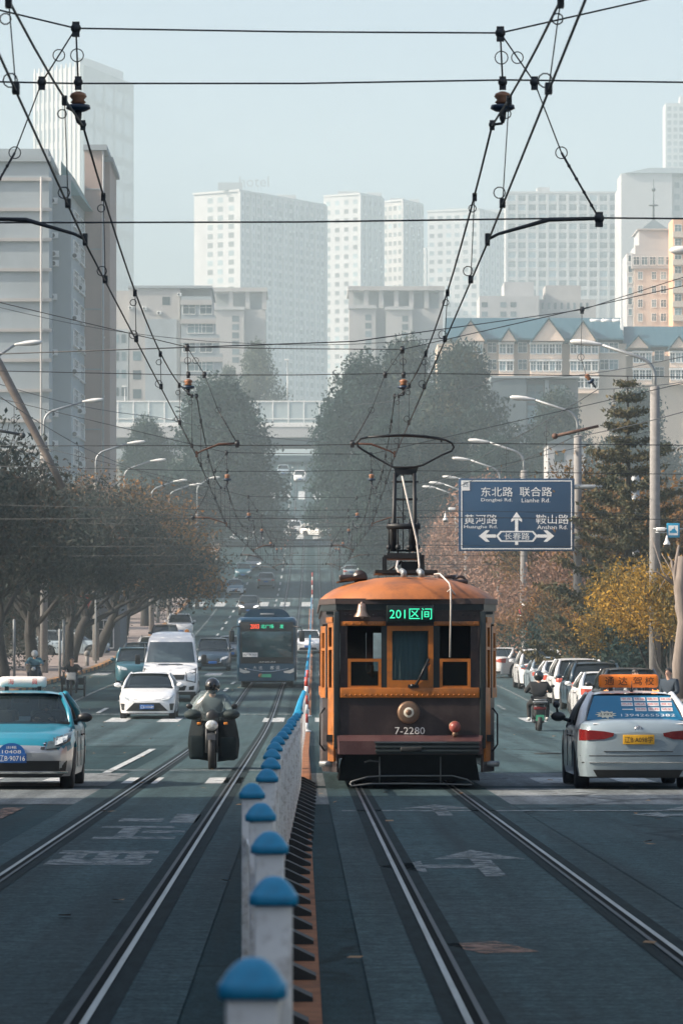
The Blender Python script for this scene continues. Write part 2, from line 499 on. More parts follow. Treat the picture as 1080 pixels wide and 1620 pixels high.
zebra(63.6, 67.2, -10.6, 10.6, .56, .74, skip=((-1.3, 3.2),))
zebra(124.5, 130, -10.9, 10.2, .65, .95)
zebra(377, 389, -10.9, 10.2, .9, 1.1)
zebra(205, 212, -10.9, 10.2, .8, 1.1)
zebra(530, 548, -10.9, 10.2, 1.0, 1.2)
zebra(602, 618, -10.9, 10.2, 1.0, 1.2)
marks('stop_line', [(-11, -.5, 134, 134.6), (-11, -.6, 72.2, 72.8), (-11, -.5, 398, 399.5), (-11, -.5, 218, 219), (.5, 10.5, 520, 522), (.5, 10.4, 50.6, 51.0)], PAINT_F)

def arrow(name, xc, y0, ln, mat, turn=0, w=.5):
    """straight-on lane arrow, seen from the camera's side"""
    m = MB(); z = zr(y0) + 0.015
    m.add([(xc-.09, y0, z), (xc+.09, y0, z), (xc+.09, y0+ln*.62, z), (xc-.09, y0+ln*.62, z)], [(0,1,2,3)])
    m.add([(xc-w, y0+ln*.62, z), (xc+w, y0+ln*.62, z), (xc, y0+ln, z)], [(0,1,2)])
    if turn:
        t = turn
        m.add([(xc+.09*t, y0+ln*.28, z), (xc+.55*t, y0+ln*.28, z), (xc+.55*t, y0+ln*.40, z), (xc+.09*t, y0+ln*.40, z)], [(0,1,2,3)])
        m.add([(xc+.55*t, y0+ln*.14, z), (xc+.95*t, y0+ln*.34, z), (xc+.55*t, y0+ln*.54, z)], [(0,1,2)])
    o = m.build(name, mat, recalc=True); o['kind'] = 'structure'; return o
arrow('lane_arrow', 1.62, 34.2, 5.2, PAINT_F, -1, .42)
arrow('lane_arrow', 1.72, 49.0, 4.2, PAINT_F, 0, .5)
arrow('lane_arrow', 4.9, 47.6, 5.0, PAINT_F, -1, .5)
arrow('lane_arrow', 5.0, 38.0, 5.0, PAINT_F, -1, .45)
m = MB(); m.add([(.86, 25.6, .015), (1.10, 24.7, .015), (1.44, 24.9, .015), (1.22, 25.9, .015)], [(0, 1, 2, 3)]); m.build('road_marking', PAINT_O)['kind'] = 'structure'
marks('road_marking', [(-3.75, -3.5, 48, 52), (-4.6, -4.2, 44, 49)], PAINT_O)
# faded lettering on the left-hand track lane, meant for oncoming drivers
m = MB()
for r_, yy in enumerate((36.8, 41.5, 46.5)):
    pass
for (x0, x1, y0, y1) in ((-2.28, -1.35, 36.3, 37.4), (-2.2, -2.0, 37.4, 38.6), (-1.9, -1.7, 37.4, 38.6), (-1.62, -1.45, 37.4, 38.6), (-2.28, -1.35, 38.6, 39.2),
                         (-2.15, -1.3, 42.0, 42.6), (-1.95, -1.75, 42.6, 45.0), (-1.7, -1.25, 43.6, 44.3), (-2.2, -1.4, 45.0, 45.6),
                         (-2.1, -1.6, 47.0, 48.0), (-1.5, -1.2, 46.6, 49.6)):
    m.sheet([[(x0, y, 0.015), (x1, y, 0.015)] for y in (y0, y1)])
m.build('road_marking', PAINT_F)['kind'] = 'structure'

# manhole covers and litter of leaves
IRON = pm('cast_iron', (0.045, 0.05, 0.05), 0.6, 0.6, 0.3, 20, .4)
for px, py, Y, lab in ((-5.6, 0, 84, 'round iron manhole cover in the left lane behind the taxi'), (5.3, 0, 88, 'round iron manhole cover in the right lane past the sedan'),
                  (4.3, 0, 43, 'round iron manhole cover in the near right lane')):
    q = MB().lathe([(0.01, .016), (.27, .016), (.29, .022), (.33, .022), (.34, .01)], (0, 0, 0), 'Z', 24)
    for a in range(-2, 3): q.box(-.2, .2, a*.09-.012, a*.09+.012, .014, .02)
    o = q.build('manhole_cover', IRON); place(o, px + cx(Y), Y); tag(o, lab, 'manhole cover', 'iron manhole covers')
rl = random.Random(3); m = MB()
for i in range(1500):
    if rl.random() < .6: x, y = XR - abs(rl.gauss(0, .9)), rl.uniform(62, 330)
    elif rl.random() < .6: x, y = XL + abs(rl.gauss(0, .7)), rl.uniform(120, 330)
    else: x, y = rl.uniform(XL, XR), rl.uniform(20, 200)
    a = rl.uniform(0, 6.28); s_ = rl.uniform(.03, .07); z = zr(y) + .022
    m.add([(x+cx(y)+s_*math.cos(a+k*1.57), y+s_*math.sin(a+k*1.57), z + rl.uniform(0, .02)) for k in range(4)], [(0,1,2,3)])
m.build('fallen_leaves', pm('fallen_leaf', (0.30, 0.17, 0.07), .8, 0, .4, 3))['kind'] = 'stuff'

# ================================================================== white and blue railing along the middle
FBLUE = pm('fence_blue', (0.010, 0.25, 0.46), 0.45, 0, 0.12, 8, dirt=(0.05, 0.12, 0.18), dirt_amt=0.5, dscale=9)
FWHITE = pm('fence_white', (0.80, 0.80, 0.79), 0.5, 0, 0.07, 6, dirt=(0.26, 0.21, 0.17), dirt_amt=0.8, dscale=9)
WEDGE = pm('rubber_foot', (0.022, 0.026, 0.028), 0.75, 0, 0.25, 6)
_fx = [(0, -.10), (7.4, -.095), (10.4, -.072), (13.4, -.103), (16.4, -.15), (19.4, -.236), (22.4, -.19), (28, -.20), (32.5, -.21), (39.6, -.165), (58, -.06), (108, .0), (700, .05)]
def fence_x(y): return float(np.interp(y, [p[0] for p in _fx], [p[1] for p in _fx])) + cx(y)
FH = 1.185
def cap_mb():
    m = MB(); r = .062
    prof = [(.057, 0.0), (.062, .003), (.062, .024), (.057, .029), (.046, .047), (.034, .060), (.020, .070), (.006, .073)]
    rows = []
    for rad, h in prof:
        q = []
        for k in range(24):      # rounded square
            t = 2*math.pi*k/24; c, s_ = math.cos(t), math.sin(t)
            n_ = (abs(c)**10 + abs(s_)**10) ** (-1/10)
            q.append((rad*c*n_, rad*s_*n_, h + FH - .078))
        q.append(q[0]); rows.append(q)
    m.sheet(rows, 0, True); m.add(rows[-1][:-1], [tuple(range(24))], 0, True)
    return m
_cap = cap_mb().build('cap', FBLUE, None, weld=True); CAPM = _cap.data; bpy.data.objects.remove(_cap)
_p = MB(); _p.box(-.048, .048, -.048, .048, 0.0, FH - .078, 0, .006); _p.box(-.075, .075, -.075, .075, 0.012, .05, 0)
_po = _p.build('post', FWHITE); POSTM = _po.data; bpy.data.objects.remove(_po)
def panel_mb(ln, dx):
    m = MB()
    for z0, z1 in ((.14, .19), (.86, .92)):
        m.add([(-.018, .05, z0), (.018, .05, z0), (.018, .05, z1), (-.018, .05, z1), (dx-.018, ln-.05, z0), (dx+.018, ln-.05, z0), (dx+.018, ln-.05, z1), (dx-.018, ln-.05, z1)],
              [(0,1,2,3), (7,6,5,4), (0,4,5,1), (1,5,6,2), (2,6,7,3), (3,7,4,0)])
    k = int(ln / .14)
    for i in range(1, k):
        y = ln * i / k; x = dx * i / k
        m.box(x-.012, x+.012, y-.02, y+.02, .19, .86)
    return m
def wedge_mb():
    m = MB()
    m.prism([(0.03, .012), (.25, .012), (.25, .035), (.06, .125), (0.03, .125)], -.14, .14, 'Y')
    return m
_w = wedge_mb().build('foot', WEDGE); WEDGEM = _w.data; bpy.data.objects.remove(_w)
FENCE_MATS = [FWHITE, FBLUE]
def fence_section(y, detail, label, last=False):
    x = fence_x(y); x2 = fence_x(y + 3.0); z = zr(y)
    if detail:
        e = empty('fence_section', (x, y, z), 0, label, 'fence', 'white and blue railing sections along the middle of the road')
        link_mesh('post', POSTM, e); link_mesh('cap', CAPM, e)
        if not last: panel_mb(3.0, x2 - x).build('panel', FWHITE, e)
        for k in (.0, 1.5): link_mesh('foot', WEDGEM, e, (0.02 + (x2 - x) * k / 3, k + .3, 0))
        e.rotation_euler = (slope(y + 1.5), rl.gauss(0, .008), 0)
        return e
    m = MB()
    m.merge(cap_mb(), None, 1); m.box(-.048, .048, -.048, .048, 0, FH-.078, 0)
    m.merge(panel_mb(3.0, x2 - x), None, 0)
    o = m.build('fence_section', FENCE_MATS)
    o.location = (x, y, z); o.rotation_euler = (slope(y + 1.5), 0, 0)
    return tag(o, label, 'fence', 'white and blue railing sections along the middle of the road')
fy = 7.43; i = 0
names = ['nearest blue capped fence post and panel at the bottom of the photo', 'second nearest blue capped white fence post with its panel',
         'third nearest blue capped white fence post with its panel', 'fourth nearest blue capped white fence post with its panel',
         'fifth nearest white fence post, set furthest to the left of its row', 'sixth nearest blue capped fence post, just behind the leftmost post']
while fy < 110:
    fence_section(fy, fy < 62, names[i] if i < 6 else ('white railing section with blue cap in the stretch beside the tram' if fy < 62 else 'white railing section with blue cap in the stretch past the tram'))
    fy += 3.0; i += 1
e = MB(); 
fy = 134.0
while fy < 368:
    fence_section(fy, False, 'small white railing section in the stretch beside the bus' if fy < 200 else 'tiny white railing section climbing the hill beyond the bus'); fy += 3.0
# red and white posts at the fence ends
REDP = pm('red_paint', (0.50, 0.06, 0.04), .45)
for Y, hgt, lab in ((112.5, 1.5, 'red and white striped post closing the near fence at the crossing'), (131.8, 1.5, 'red and white striped post opening the fence behind the crossing'),
               (370, 2.6, 'red and white striped post at the far crossing above the bus'), (397, 2.6, 'red and white striped post past the far crossing')):
    m = MB(); n = 6
    for k in range(n):
        m.lathe([(.05, hgt*k/n), (.05, hgt*(k+1)/n)], (0, 0, 0), 'Z', 12, k % 2)
    m.lathe([(.14, 0), (.14, .03), (.06, .06)], (0, 0, 0), 'Z', 12, 0)
    o = m.build('striped_post', [WHITE, REDP]); place(o, fence_x(Y) + .06, Y, tilt=False)
    tag(o, lab, 'post', 'red and white posts at the fence ends')
# ================================================================== buildings
def wall_mat(name, col, var=.08, scale=.25, dirt=None, da=.35, ds=.12, rough=.85, stretch=(1, 1, .5)):
    return pm(name, col, rough, 0, var, scale, 0, dirt=dirt or tuple(c * .6 for c in col), dirt_amt=da, dscale=ds, stretch=stretch)
W_GREY = wall_mat('grey_render', (0.30, 0.345, 0.37), da=.5)  # grey render, cooled and darkened to stand in for shade on the apartment front
W_GREY2 = wall_mat('blue_grey_render', (0.27, 0.31, 0.33))
W_PINK = wall_mat('pink_render', (0.37, 0.275, 0.235))
W_WHITE = wall_mat('white_render', (0.37, 0.375, 0.38))
W_CREAM = wall_mat('cream_render', (0.52, 0.44, 0.36))
W_TAN = wall_mat('tan_tile', (0.46, 0.39, 0.33))
W_ORANGE = wall_mat('orange_render', (0.62, 0.36, 0.22))
W_PALE = wall_mat('pale_stone', (0.36, 0.35, 0.34))
W_DARK = wall_mat('dark_cladding', (0.16, 0.17, 0.18))
W_SHADE = wall_mat('slate_and_shade', (0.10, 0.13, 0.145))  # dark slate; also paints the shade on the glass tower's right face
ROOFB = pm('blue_roof_sheet', (0.030, 0.085, 0.112), .55, 0, .12, 1.2, 0, dirt=(0.05, .1, .13), dirt_amt=.5, stretch=(3, .3, 1))
ROOFG = pm('green_roof_sheet', (0.05, 0.15, 0.15), .6, 0, .15, 1)
WGLASS = pm('window_glass', (0.05, 0.075, 0.085), .12, 0, .35, .6, spec=.8)
WGLASS2 = pm('pale_window_glass', (0.10, 0.13, 0.145), .2, 0, .35, .5, spec=.7)
def vary(m, lo, hi):
    nt = m.node_tree; N = nt.nodes; L = nt.links; b = N['Principled BSDF']; src = b.inputs['Base Color'].links[0].from_socket
    oi = N.new('ShaderNodeObjectInfo'); ge = N.new('ShaderNodeNewGeometry'); a = N.new('ShaderNodeMath'); a.operation = 'ADD'; L.new(oi.outputs['Random'], a.inputs[0]); L.new(ge.outputs['Random Per Island'], a.inputs[1])
    f = N.new('ShaderNodeMath'); f.operation = 'FRACT'; L.new(a.outputs[0], f.inputs[0])
    p = N.new('ShaderNodeMath'); p.operation = 'POWER'; p.inputs[1].default_value = 2.2; L.new(f.outputs[0], p.inputs[0])
    r = N.new('ShaderNodeMapRange'); r.inputs[3].default_value = lo; r.inputs[4].default_value = hi; L.new(p.outputs[0], r.inputs[0])
    s = N.new('ShaderNodeVectorMath'); s.operation = 'SCALE'; L.new(src, s.inputs[0]); L.new(r.outputs[0], s.inputs['Scale']); L.new(s.outputs[0], b.inputs['Base Color'])
vary(WGLASS, .55, 4.0); vary(WGLASS2, .75, 1.7)
WFRAME = pm('white_window_frame', (0.72, 0.72, 0.70), .5, 0, .05)
RAILW = pm('grey_metal', (0.30, .32, .33), .5, .3, .1)

class Bld:
    """a building: an empty at its foot; blocks are walls, windows are parts laid on the wall planes"""
    def __init__(s, name, label, cat, loc, rz=0.0, group=None, limit=90):
        s.e = empty(name, loc, rz, label, cat, group); s.n = 0; s.limit = limit; s.rest = None; s.cache = {}
    def block(s, x0, x1, y0, y1, z0, z1, mat, name='wall'):
        return MB().box(x0, x1, y0, y1, z0, z1).build(name, mat, s.e)
    def part(s, mb, name, mats, recalc=False): return mb.build(name, mats, s.e, recalc=recalc)
    def wins(s, o, u, cols, rows, w, h, glass=WGLASS, frame=WFRAME, depth=.12, mull=1, fw=.07, name='window', plain=False):
        """o = plane origin, u = horizontal direction; cols/rows = centre offsets; one part each up to the limit, the rest as one part"""
        u = Vector(u).normalized(); nrm = u.cross(Vector((0, 0, 1)))
        key = (w, h, glass.name, frame.name, round(u.x, 3), round(u.y, 3), mull, plain)
        def geo():
            m = MB()
            def bx(a0, a1, z0, z1, d0, d1, mi):
                vs = [u * a + nrm * d + Vector((0, 0, z)) for a in (a0, a1) for d in (d0, d1) for z in (z0, z1)]
                m.add(vs, [(0,1,3,2),(4,6,7,5),(0,4,5,1),(2,3,7,6),(0,2,6,4),(1,5,7,3)], mi)
            bx(-w/2, w/2, -h/2, h/2, -.05, .03, 0)
            if not plain:
                f = fw
                bx(-w/2-f, -w/2, -h/2-f, h/2+f, -.05, depth, 1); bx(w/2, w/2+f, -h/2-f, h/2+f, -.05, depth, 1)
                bx(-w/2, w/2, h/2, h/2+f, -.05, depth, 1); bx(-w/2, w/2, -h/2-f*1.6, -h/2, -.05, depth*1.5, 1)
                for k in range(1, mull + 1):
                    a = -w/2 + w * k / (mull + 1); bx(a-f*.4, a+f*.4, -h/2, h/2, .03, depth*.6, 1)
                if mull: bx(-w/2, w/2, h*.18-f*.35, h*.18+f*.35, .03, depth*.58, 1)
            return m
        if key not in s.cache: s.cache[key] = geo()
        gm = s.cache[key]
        me = None
        for r in rows:
            for c in cols:
                p = Vector(o) + u * c + Vector((0, 0, r))
                if s.n < s.limit:
                    if me is None:
                        ob = gm.build(name, [glass, frame], s.e); ob.location = p; me = ob.data
                    else: link_mesh(name, me, s.e, p)
                    s.n += 1
                else:
                    if s.rest is None: s.rest = {}
                    s.rest.setdefault((glass.name, frame.name), (MB(), [glass, frame]))[0].merge(gm, lambda q: (q[0]+p.x, q[1]+p.y, q[2]+p.z))
    def done(s):
        if s.rest:
            big = MB(); mats = []
            for (m, ml) in s.rest.values():
                b = len(mats); mats += ml
                t = MB(); t.v, t.f, t.m, t.sm = m.v, m.f, [k + b for k in m.m], m.sm
                big.merge(t)
            o = big.build('windows', mats, s.e); o['kind'] = 'stuff'
        return s.e
def fr(a, b, n): return [a + (b - a) * (i + .5) / n for i in range(n)]

ACM = pm('air_conditioner_white', (0.62, .63, .62), .5, 0, .08)
_ac = MB().box(-.42, .42, -.32, 0, -.3, .3, 0, .02); _ac.lathe([(.01, -.33), (.2, -.335), (.22, -.325)], (-.12, 0, 0), 'Y', 14, 1)
_ao = _ac.build('air_conditioner', [ACM, BLACKP]); ACME = _ao.data; bpy.data.objects.remove(_ao)

# ---- tall grey apartment block on the left
Y = 396; g0 = 8.0
b = Bld('apartment_block', 'tall grey apartment block with pink wing and air conditioners at the left edge', 'building', (0, 0, 0))
zt = uz(256, Y)
b.block(-46, ux(78, Y), Y, Y + 24, g0, zt, W_GREY)
b.block(-46.4, ux(78, Y) + .2, Y - .4, Y + 24.2, zt, zt + .5, W_GREY2, 'roof_slab')
b.block(-46, ux(72, Y), Y + 5, Y + 22, zt + .5, zt + 1.9, W_GREY2, 'parapet')
xr = ux(78, Y)
m = MB()
for k in range(16):
    z = uz(284 + k * 47.7, Y)
    if z > g0 + 1: m.box(-46, xr + .25, Y - .3, Y + .0, z - .16, z + .16)
b.part(m, 'floor_ledge', W_PALE)
m = MB().tube([(ux(66, Y), Y - .45, zt - 1.5), (ux(66, Y), Y - .45, g0)], .1, 8)
b.part(m, 'drain_pipe', W_PALE)
# recessed wall with machines
x2 = ux(113, 402); zr2 = uz(277, 402)
b.block(xr, x2, 402, 430, g0, zr2, W_GREY2)
for (px, py) in ((85, 318), (86, 373), (87, 402), (87, 417), (85, 558), (86, 702), (86, 655), (84, 470)):
    o = link_mesh('air_conditioner', ACME, b.e, (ux(px, 401.9), 401.95, uz(py, 402)))
# angled window wall facing the street
zx = uz(290, 402)
A = Vector((x2, 402, 0)); B = Vector((ux(135, 417), 417, 0))
m = MB(); m.add([A + Vector((0, 0, g0)), B + Vector((0, 0, g0)), B + Vector((0, 0, zx)), A + Vector((0, 0, zx)), (x2 - 3, 420, g0), (x2 - 3, 420, zx)],
                [(0,1,2,3), (3,2,5), (1,4,5,2)])
b.part(m, 'wall', W_GREY, recalc=True)
m = MB(); d = (B - A).normalized(); nn = d.cross(Vector((0, 0, 1)))
m.add([A + nn * .9 + Vector((0, 0, zx - 1.2)), B + nn * .9 + Vector((0, 0, zx - 1.2)), B + nn * -1 + Vector((0, 0, zx + 2.2)), A + nn * -1 + Vector((0, 0, zx + 2.2)),
       A + nn * -1 + Vector((0, 0, zx - 1.2)), B + nn * -1 + Vector((0, 0, zx - 1.2))], [(0,1,2,3), (0,4,5,1), (0,3,4), (1,5,2)])
b.part(m, 'eave', ROOFG, recalc=True)
ln = (B - A).length
for k in range(14):
    z = zx - 3.2 - k * 2.92
    if z < g0 + 3: break
    b.wins(A + nn * .02, d, [ln * .28, ln * .72], [z], ln * .3, 1.5, WGLASS, WFRAME, .15, 1, .08)
    for q in ((.12,) if k % 2 else (.5,)):
        link_mesh('air_conditioner', ACME, b.e, A + d * (ln * q) + nn * .3 + Vector((0, 0, z - 1.1 + .3 * (k % 3))))
# pink wing
p0, p1 = ux(134, 416), ux(161, 416); zp = uz(238, 416)
b.block(p0, p1, 416, 440, g0, zp, W_PINK)
b.block(p0 - .1, p1 + .55, 415.6, 440.3, zp, zp + .55, W_GREY2, 'roof_slab')
b.block(p1, ux(174, 421), 421, 436, g0, uz(256, 421), W_PINK)
b.block(p1 + .02, ux(176, 421) + .2, 420.7, 436.3, uz(256, 421), uz(256, 421) + .45, W_GREY2, 'roof_slab')
for k in range(5): b.block(p0 + .1, p1, 415.9, 416.0, uz(300 + 95 * k, 416), uz(300 + 95 * k, 416) + .1, W_GREY2, 'wall_joint')
b.wins((p1 + .01, 416, 0), (0, 1, 0), [2.0], [zp - 6 - 6 * k for k in range(5)], 1.0, 1.4)
m = MB().tube([(p0 + 1.9, 415.8, zp), (p0 + 1.9, 415.8, g0)], .09, 8); b.part(m, 'drain_pipe', RAILW)
b.done()

# ---- hazy glass tower far left
KF = 1.333
Y = 2000; x0, xc_, x1 = ux(52, Y), ux(131, Y), ux(211, Y)
b = Bld('glass_tower', 'very tall hazy glass tower rising behind the grey apartment block', 'building', (0, 0, 0), limit=60)
def quadblock(b, pts, z0, z1, mat, name='wall'):
    n = len(pts); m = MB()
    m.add([(p[0], p[1], z0) for p in pts] + [(p[0], p[1], z1) for p in pts],
          [tuple(range(n)), tuple(reversed(range(n, 2*n)))] + [(i, (i+1) % n, (i+1) % n + n, i + n) for i in range(n)])
    return m.build(name, mat, b.e, recalc=True)
zt = uz(103, Y)
L_ = Vector((x0 * 1.012, Y + 29, 0)); C_ = Vector((xc_, Y, 0)); R_ = Vector((x1 * 1.035, Y + 67, 0))
quadblock(b, [L_, C_, R_, L_ + (R_ - C_)], 40, zt, W_PALE)
quadblock(b, [C_ + (L_ - C_) * .1 + Vector((0, 6, 0)), C_ + (R_ - C_) * .1 + Vector((0, 6, 0)), C_ + (R_ - C_) * .8 + Vector((0, 3, 0)), C_ + (R_ - C_) * .8 + (L_ - C_) * .5], zt, zt + 5, W_WHITE, 'crown')
u = (C_ - L_); n_ = int(u.length / 1.9); m = MB(); nn = u.normalized().cross(Vector((0, 0, 1)))
for k in range(11):
    p = L_ + u * (k + .5) / 11
    m.add([p + nn * .65 + u.normalized() * s_ + Vector((0, 0, z)) for s_ in (-.47, .47) for z in (60, zt + 2)] + [p + u.normalized() * s_ + Vector((0, 0, z)) for s_ in (-.47, .47) for z in (60, zt + 2)],
          [(0,2,3,1), (0,1,5,4), (2,6,7,3), (1,3,7,5)])
b.part(m, 'facade_fin', W_WHITE, recalc=True)
for k in range(11):
    b.wins(L_ + nn * .02, u, [u.length * (k + 1.0) / 11.6], [zt - 12 - 10 * q for q in range(5)], 1.2, 6.6, WGLASS2, plain=True)
_n = (R_ - C_).normalized().cross(Vector((0, 0, 1)))
quadblock(b, [C_ + _n * .4, R_ + _n * .4, R_ - _n, C_ - _n], 40, zt + .3, W_SHADE, 'shaded_side')  # dark overlay that paints shade onto the tower's right face
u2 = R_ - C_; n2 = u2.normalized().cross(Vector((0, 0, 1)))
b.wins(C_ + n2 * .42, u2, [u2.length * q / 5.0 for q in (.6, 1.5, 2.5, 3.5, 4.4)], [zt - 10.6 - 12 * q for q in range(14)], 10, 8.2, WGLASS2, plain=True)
b.done()

# ---- a pair-faced far tower: lit left face, dim right face
def corner_tower(name, label, Y, xa, xb, xc2, ytop, ybase, mat, winl, winr, glass=WGLASS2, da=14, db=30, extra=None, limit=80, fl=None):
    b = Bld(name, label, 'building', (0, 0, 0), limit=limit)
    wl, hl, wr, hr = winl[1] * KF, winl[2] * KF, winr[1] * KF, winr[2] * KF; nl, nr = winl[0], winr[0]; da *= KF; db *= KF; fl = fl * KF if fl else None
    zt = uz(ytop, Y); z0 = max(40, uz(ybase, Y) - 25)
    L = Vector((ux(xa, Y + da), Y + da, 0)); C = Vector((ux(xb, Y), Y, 0)); Rr = Vector((ux(xc2, Y + db), Y + db, 0))
    quadblock(b, [L, C, Rr, L + (Rr - C)], z0, zt, mat)
    cap = [L + (L - Rr) * .01, C + Vector((0, -1, 0)), Rr + (Rr - L) * .01, L + (Rr - C)]
    quadblock(b, cap, zt, zt + .9, W_WHITE, 'roof_slab')
    fl = fl or 14.2 * Y / F
    ul = C - L; ur = Rr - C; nL = ul.normalized().cross(Vector((0, 0, 1))); nR = ur.normalized().cross(Vector((0, 0, 1)))
    rows = [zt - fl * (k + .75) for k in range(int((zt - z0) / fl))]
    if nl: b.wins(L + nL * .02, ul, nl if isinstance(nl, list) else [ul.length * (q + .5) / nl for q in range(nl)], rows, wl, hl, WGLASS, plain=True)
    if nr: b.wins(C + nR * .02, ur, [ur.length * (q + .5) / nr for q in range(nr)], rows, wr, hr, glass, plain=True)
    m = MB()
    if nr:
        for q in range(0, nr + 1):
            o_ = C + ur * (q / nr); w_ = .3 if q % 2 else .7
            p = [o_ + ur.normalized() * s_ + nR * d_ + Vector((0, 0, z)) for s_ in (-w_, w_) for d_ in (-.2, .5 if q % 2 else .9) for z in (z0, zt)]
            m.add(p, [(0,1,3,2),(4,6,7,5),(0,4,5,1),(2,3,7,6),(0,2,6,4),(1,5,7,3)])
        b.part(m, 'facade_ribs', mat, recalc=True)
    rq = random.Random(int(Y)); m = MB()
    for q in range(46):
        o_ = C + ur * rq.random() + nR * .5 + Vector((0, 0, zt - rq.random() * (zt - z0) * .8)); m.box(o_.x - .5, o_.x + .5, o_.y - .5, o_.y + .5, o_.z - .4, o_.z + .4)
    a_ = b.part(m, 'air_conditioners', ACM); a_['kind'] = 'stuff'
    # roof house
    m = MB()
    ctr = (L + Rr) / 2 + Vector((0, 3, 0)); w = (ux(xb, Y) - ux(xa, Y)) * .42
    m.box(ctr.x - w, ctr.x + w * .4, ctr.y - 3, ctr.y + 6, zt + .9, zt + 3.2)
    m.box(ctr.x + w * .9, ctr.x + w * 1.9, ctr.y - 3, ctr.y + 6, zt + .9, zt + 2.6)
    b.part(m, 'roof_house', W_WHITE)
    return b, zt, L, C, Rr
b, zt, L, C, Rr = corner_tower('hotel_tower', 'hazy white hotel tower with sunlit end and small sign letters on its roof', 1800, 307, 379, 514, 303, 560, W_WHITE,
      ([], 0, 0), (16, 1.6, 1.7), da=10, db=42)
ul = C - L; nL = ul.normalized().cross(Vector((0, 0, 1))); fl = 14.2 * 1800 / F
b.wins(L + nL * .02, ul, [ul.length * q for q in (.36, .58, .82)], [zt - fl * (k + .8) for k in range(19)], 2.8, 2.3, WGLASS, plain=True)
m = MB(); m.text('hotel', (ux(402, 1802), 1802, zt + 4.6), (1, 0, 0), (0, 0, 1), 4.6, mi=0); m.box(ux(345, 1802), ux(384, 1802), 1802, 1803, zt + .9, zt + 4.2)
for k in range(6): m.box(ux(388 + 5 * k, 1802) - .1, ux(388 + 5 * k, 1802) + .1, 1802.2, 1802.5, zt + .5, zt + 2.5)
b.part(m, 'roof_sign', RAILW); b.done()
b, *_ = corner_tower('office_tower', 'hazy pale tower behind the hotel with a lit strip of windows', 1935, 512, 569, 604, 308, 560, W_WHITE, (4, 1.8, 1.6), (8, 1.2, 1.6), da=8, db=12, fl=3.2); b.done()
b, *_ = corner_tower('office_tower', 'hazy dim tower standing right of the lit strip tower', 2000, 598, 636, 668, 318, 560, W_PALE, (5, 1.5, 1.6), (7, 1.2, 1.6), da=8, db=14, fl=3.2); b.done()
b, *_ = corner_tower('apartment_tower', 'hazy balcony tower left of the big white grid block', 2065, 676, 756, 800, 332, 560, W_WHITE, (6, 1.9, 1.6), (5, 1.6, 1.6), da=8, db=25, fl=3.3)
b.done()
b, *_ = corner_tower('apartment_tower', 'very faint slim tower hidden behind the left wire of the right track', 2280, 655, 672, 690, 395, 560, W_PALE, (3, 1.9, 1.6), (3, 1.6, 1.6), da=8, db=20, fl=3.3)
b.done()

# ---- big white block with a grid of windows
Y = 1665; b = Bld('grid_block', 'wide hazy white block covered with a grid of square windows', 'building', (0, 0, 0), limit=95)
x0, x1, zt = ux(801, Y), ux(978, Y), uz(306, Y)
b.block(x0, x1, Y, Y + 22, 50, zt, W_WHITE)
b.block(x0 + .3, x1, Y - .5, Y + 22, zt, zt + .8, W_WHITE, 'roof_slab')
b.block(ux(850, Y), ux(870, Y), Y + 4, Y + 12, zt + .8, zt + 3, W_WHITE, 'roof_house')
pit = 15.0 * Y / F
m = MB()
for k in range(12): m.box(x0 + k * (x1 - x0) / 11 - .47, x0 + k * (x1 - x0) / 11 + .47, Y - .7, Y, 60, zt - .3)
for k in range(1, 12): m.box(x0, x1, Y - .55, Y, zt - k * pit - .53, zt - k * pit + .4)
b.part(m, 'facade_grid', W_WHITE)
b.wins((x0, Y - .02, 0), (1, 0, 0), [(k + .5) * (x1 - x0) / 11 for k in range(11)], [zt - (k + .5) * pit for k in range(11)], 3.05, 2.3, WGLASS, WFRAME, .1, 1)
b.done()
Y = 1640; b = Bld('balcony_block', 'hazy white block with stepped balcony floors beside the window grid', 'building', (0, 0, 0), limit=40)
b.block(ux(976, Y), ux(1012, Y), Y, Y + 14, 50, uz(300, Y), W_WHITE)
b.block(ux(978, Y), ux(1010, Y), Y - .8, Y, uz(318, Y), uz(300, Y) + .4, W_WHITE, 'parapet')
m = MB()
for k in range(14): m.box(ux(976, Y), ux(1012, Y), Y - 1.1, Y, uz(330 + 14 * k, Y) - .5, uz(330 + 14 * k, Y) + .5)
b.part(m, 'balcony', W_WHITE)
b.wins((ux(976, Y), Y - .02, 0), (1, 0, 0), [1.9, 5.3, 7.5], [uz(323 + 14 * k, Y) for k in range(14)], 2.0, 1.6, WGLASS2, plain=True)
b.done()
Y = 1500; b = Bld('stepped_block', 'pale block with hipped grey roof between the grid block and right edge', 'building', (0, 0, 0), limit=60)
b.block(ux(982, Y), ux(1062, Y), Y, Y + 20, 50, uz(274, Y), W_WHITE)
b.block(ux(1062, Y), ux(1140, Y), Y + 3, Y + 20, 50, uz(278, Y), W_PALE)
m = MB(); z = uz(274, Y)
m.add([(ux(988, Y), Y - 1, z), (ux(1130, Y), Y - 1, z), (ux(1130, Y), Y + 21, z), (ux(988, Y), Y + 21, z), (ux(1030, Y), Y + 10, z + 3.2), (ux(1110, Y), Y + 10, z + 3.2)],
      [(0,1,5,4), (1,2,5), (2,3,4,5), (3,0,4), (3,2,1,0)])
b.part(m, 'roof', W_SHADE, recalc=True)
b.wins((ux(1062, Y), Y + 2.98, 0), (1, 0, 0), [2.1, 5.9, 10.4], [z - 4 - 4.2 * k for k in range(12)], 1.85, 2, WGLASS2, plain=True)
b.done()
Y = 2130; b = Bld('apartment_tower', 'thin hazy tower highest at the right edge of the photo', 'building', (0, 0, 0), limit=60)
b.block(ux(1052, Y), ux(1120, Y), Y, Y + 18, 50, uz(163, Y), W_WHITE)
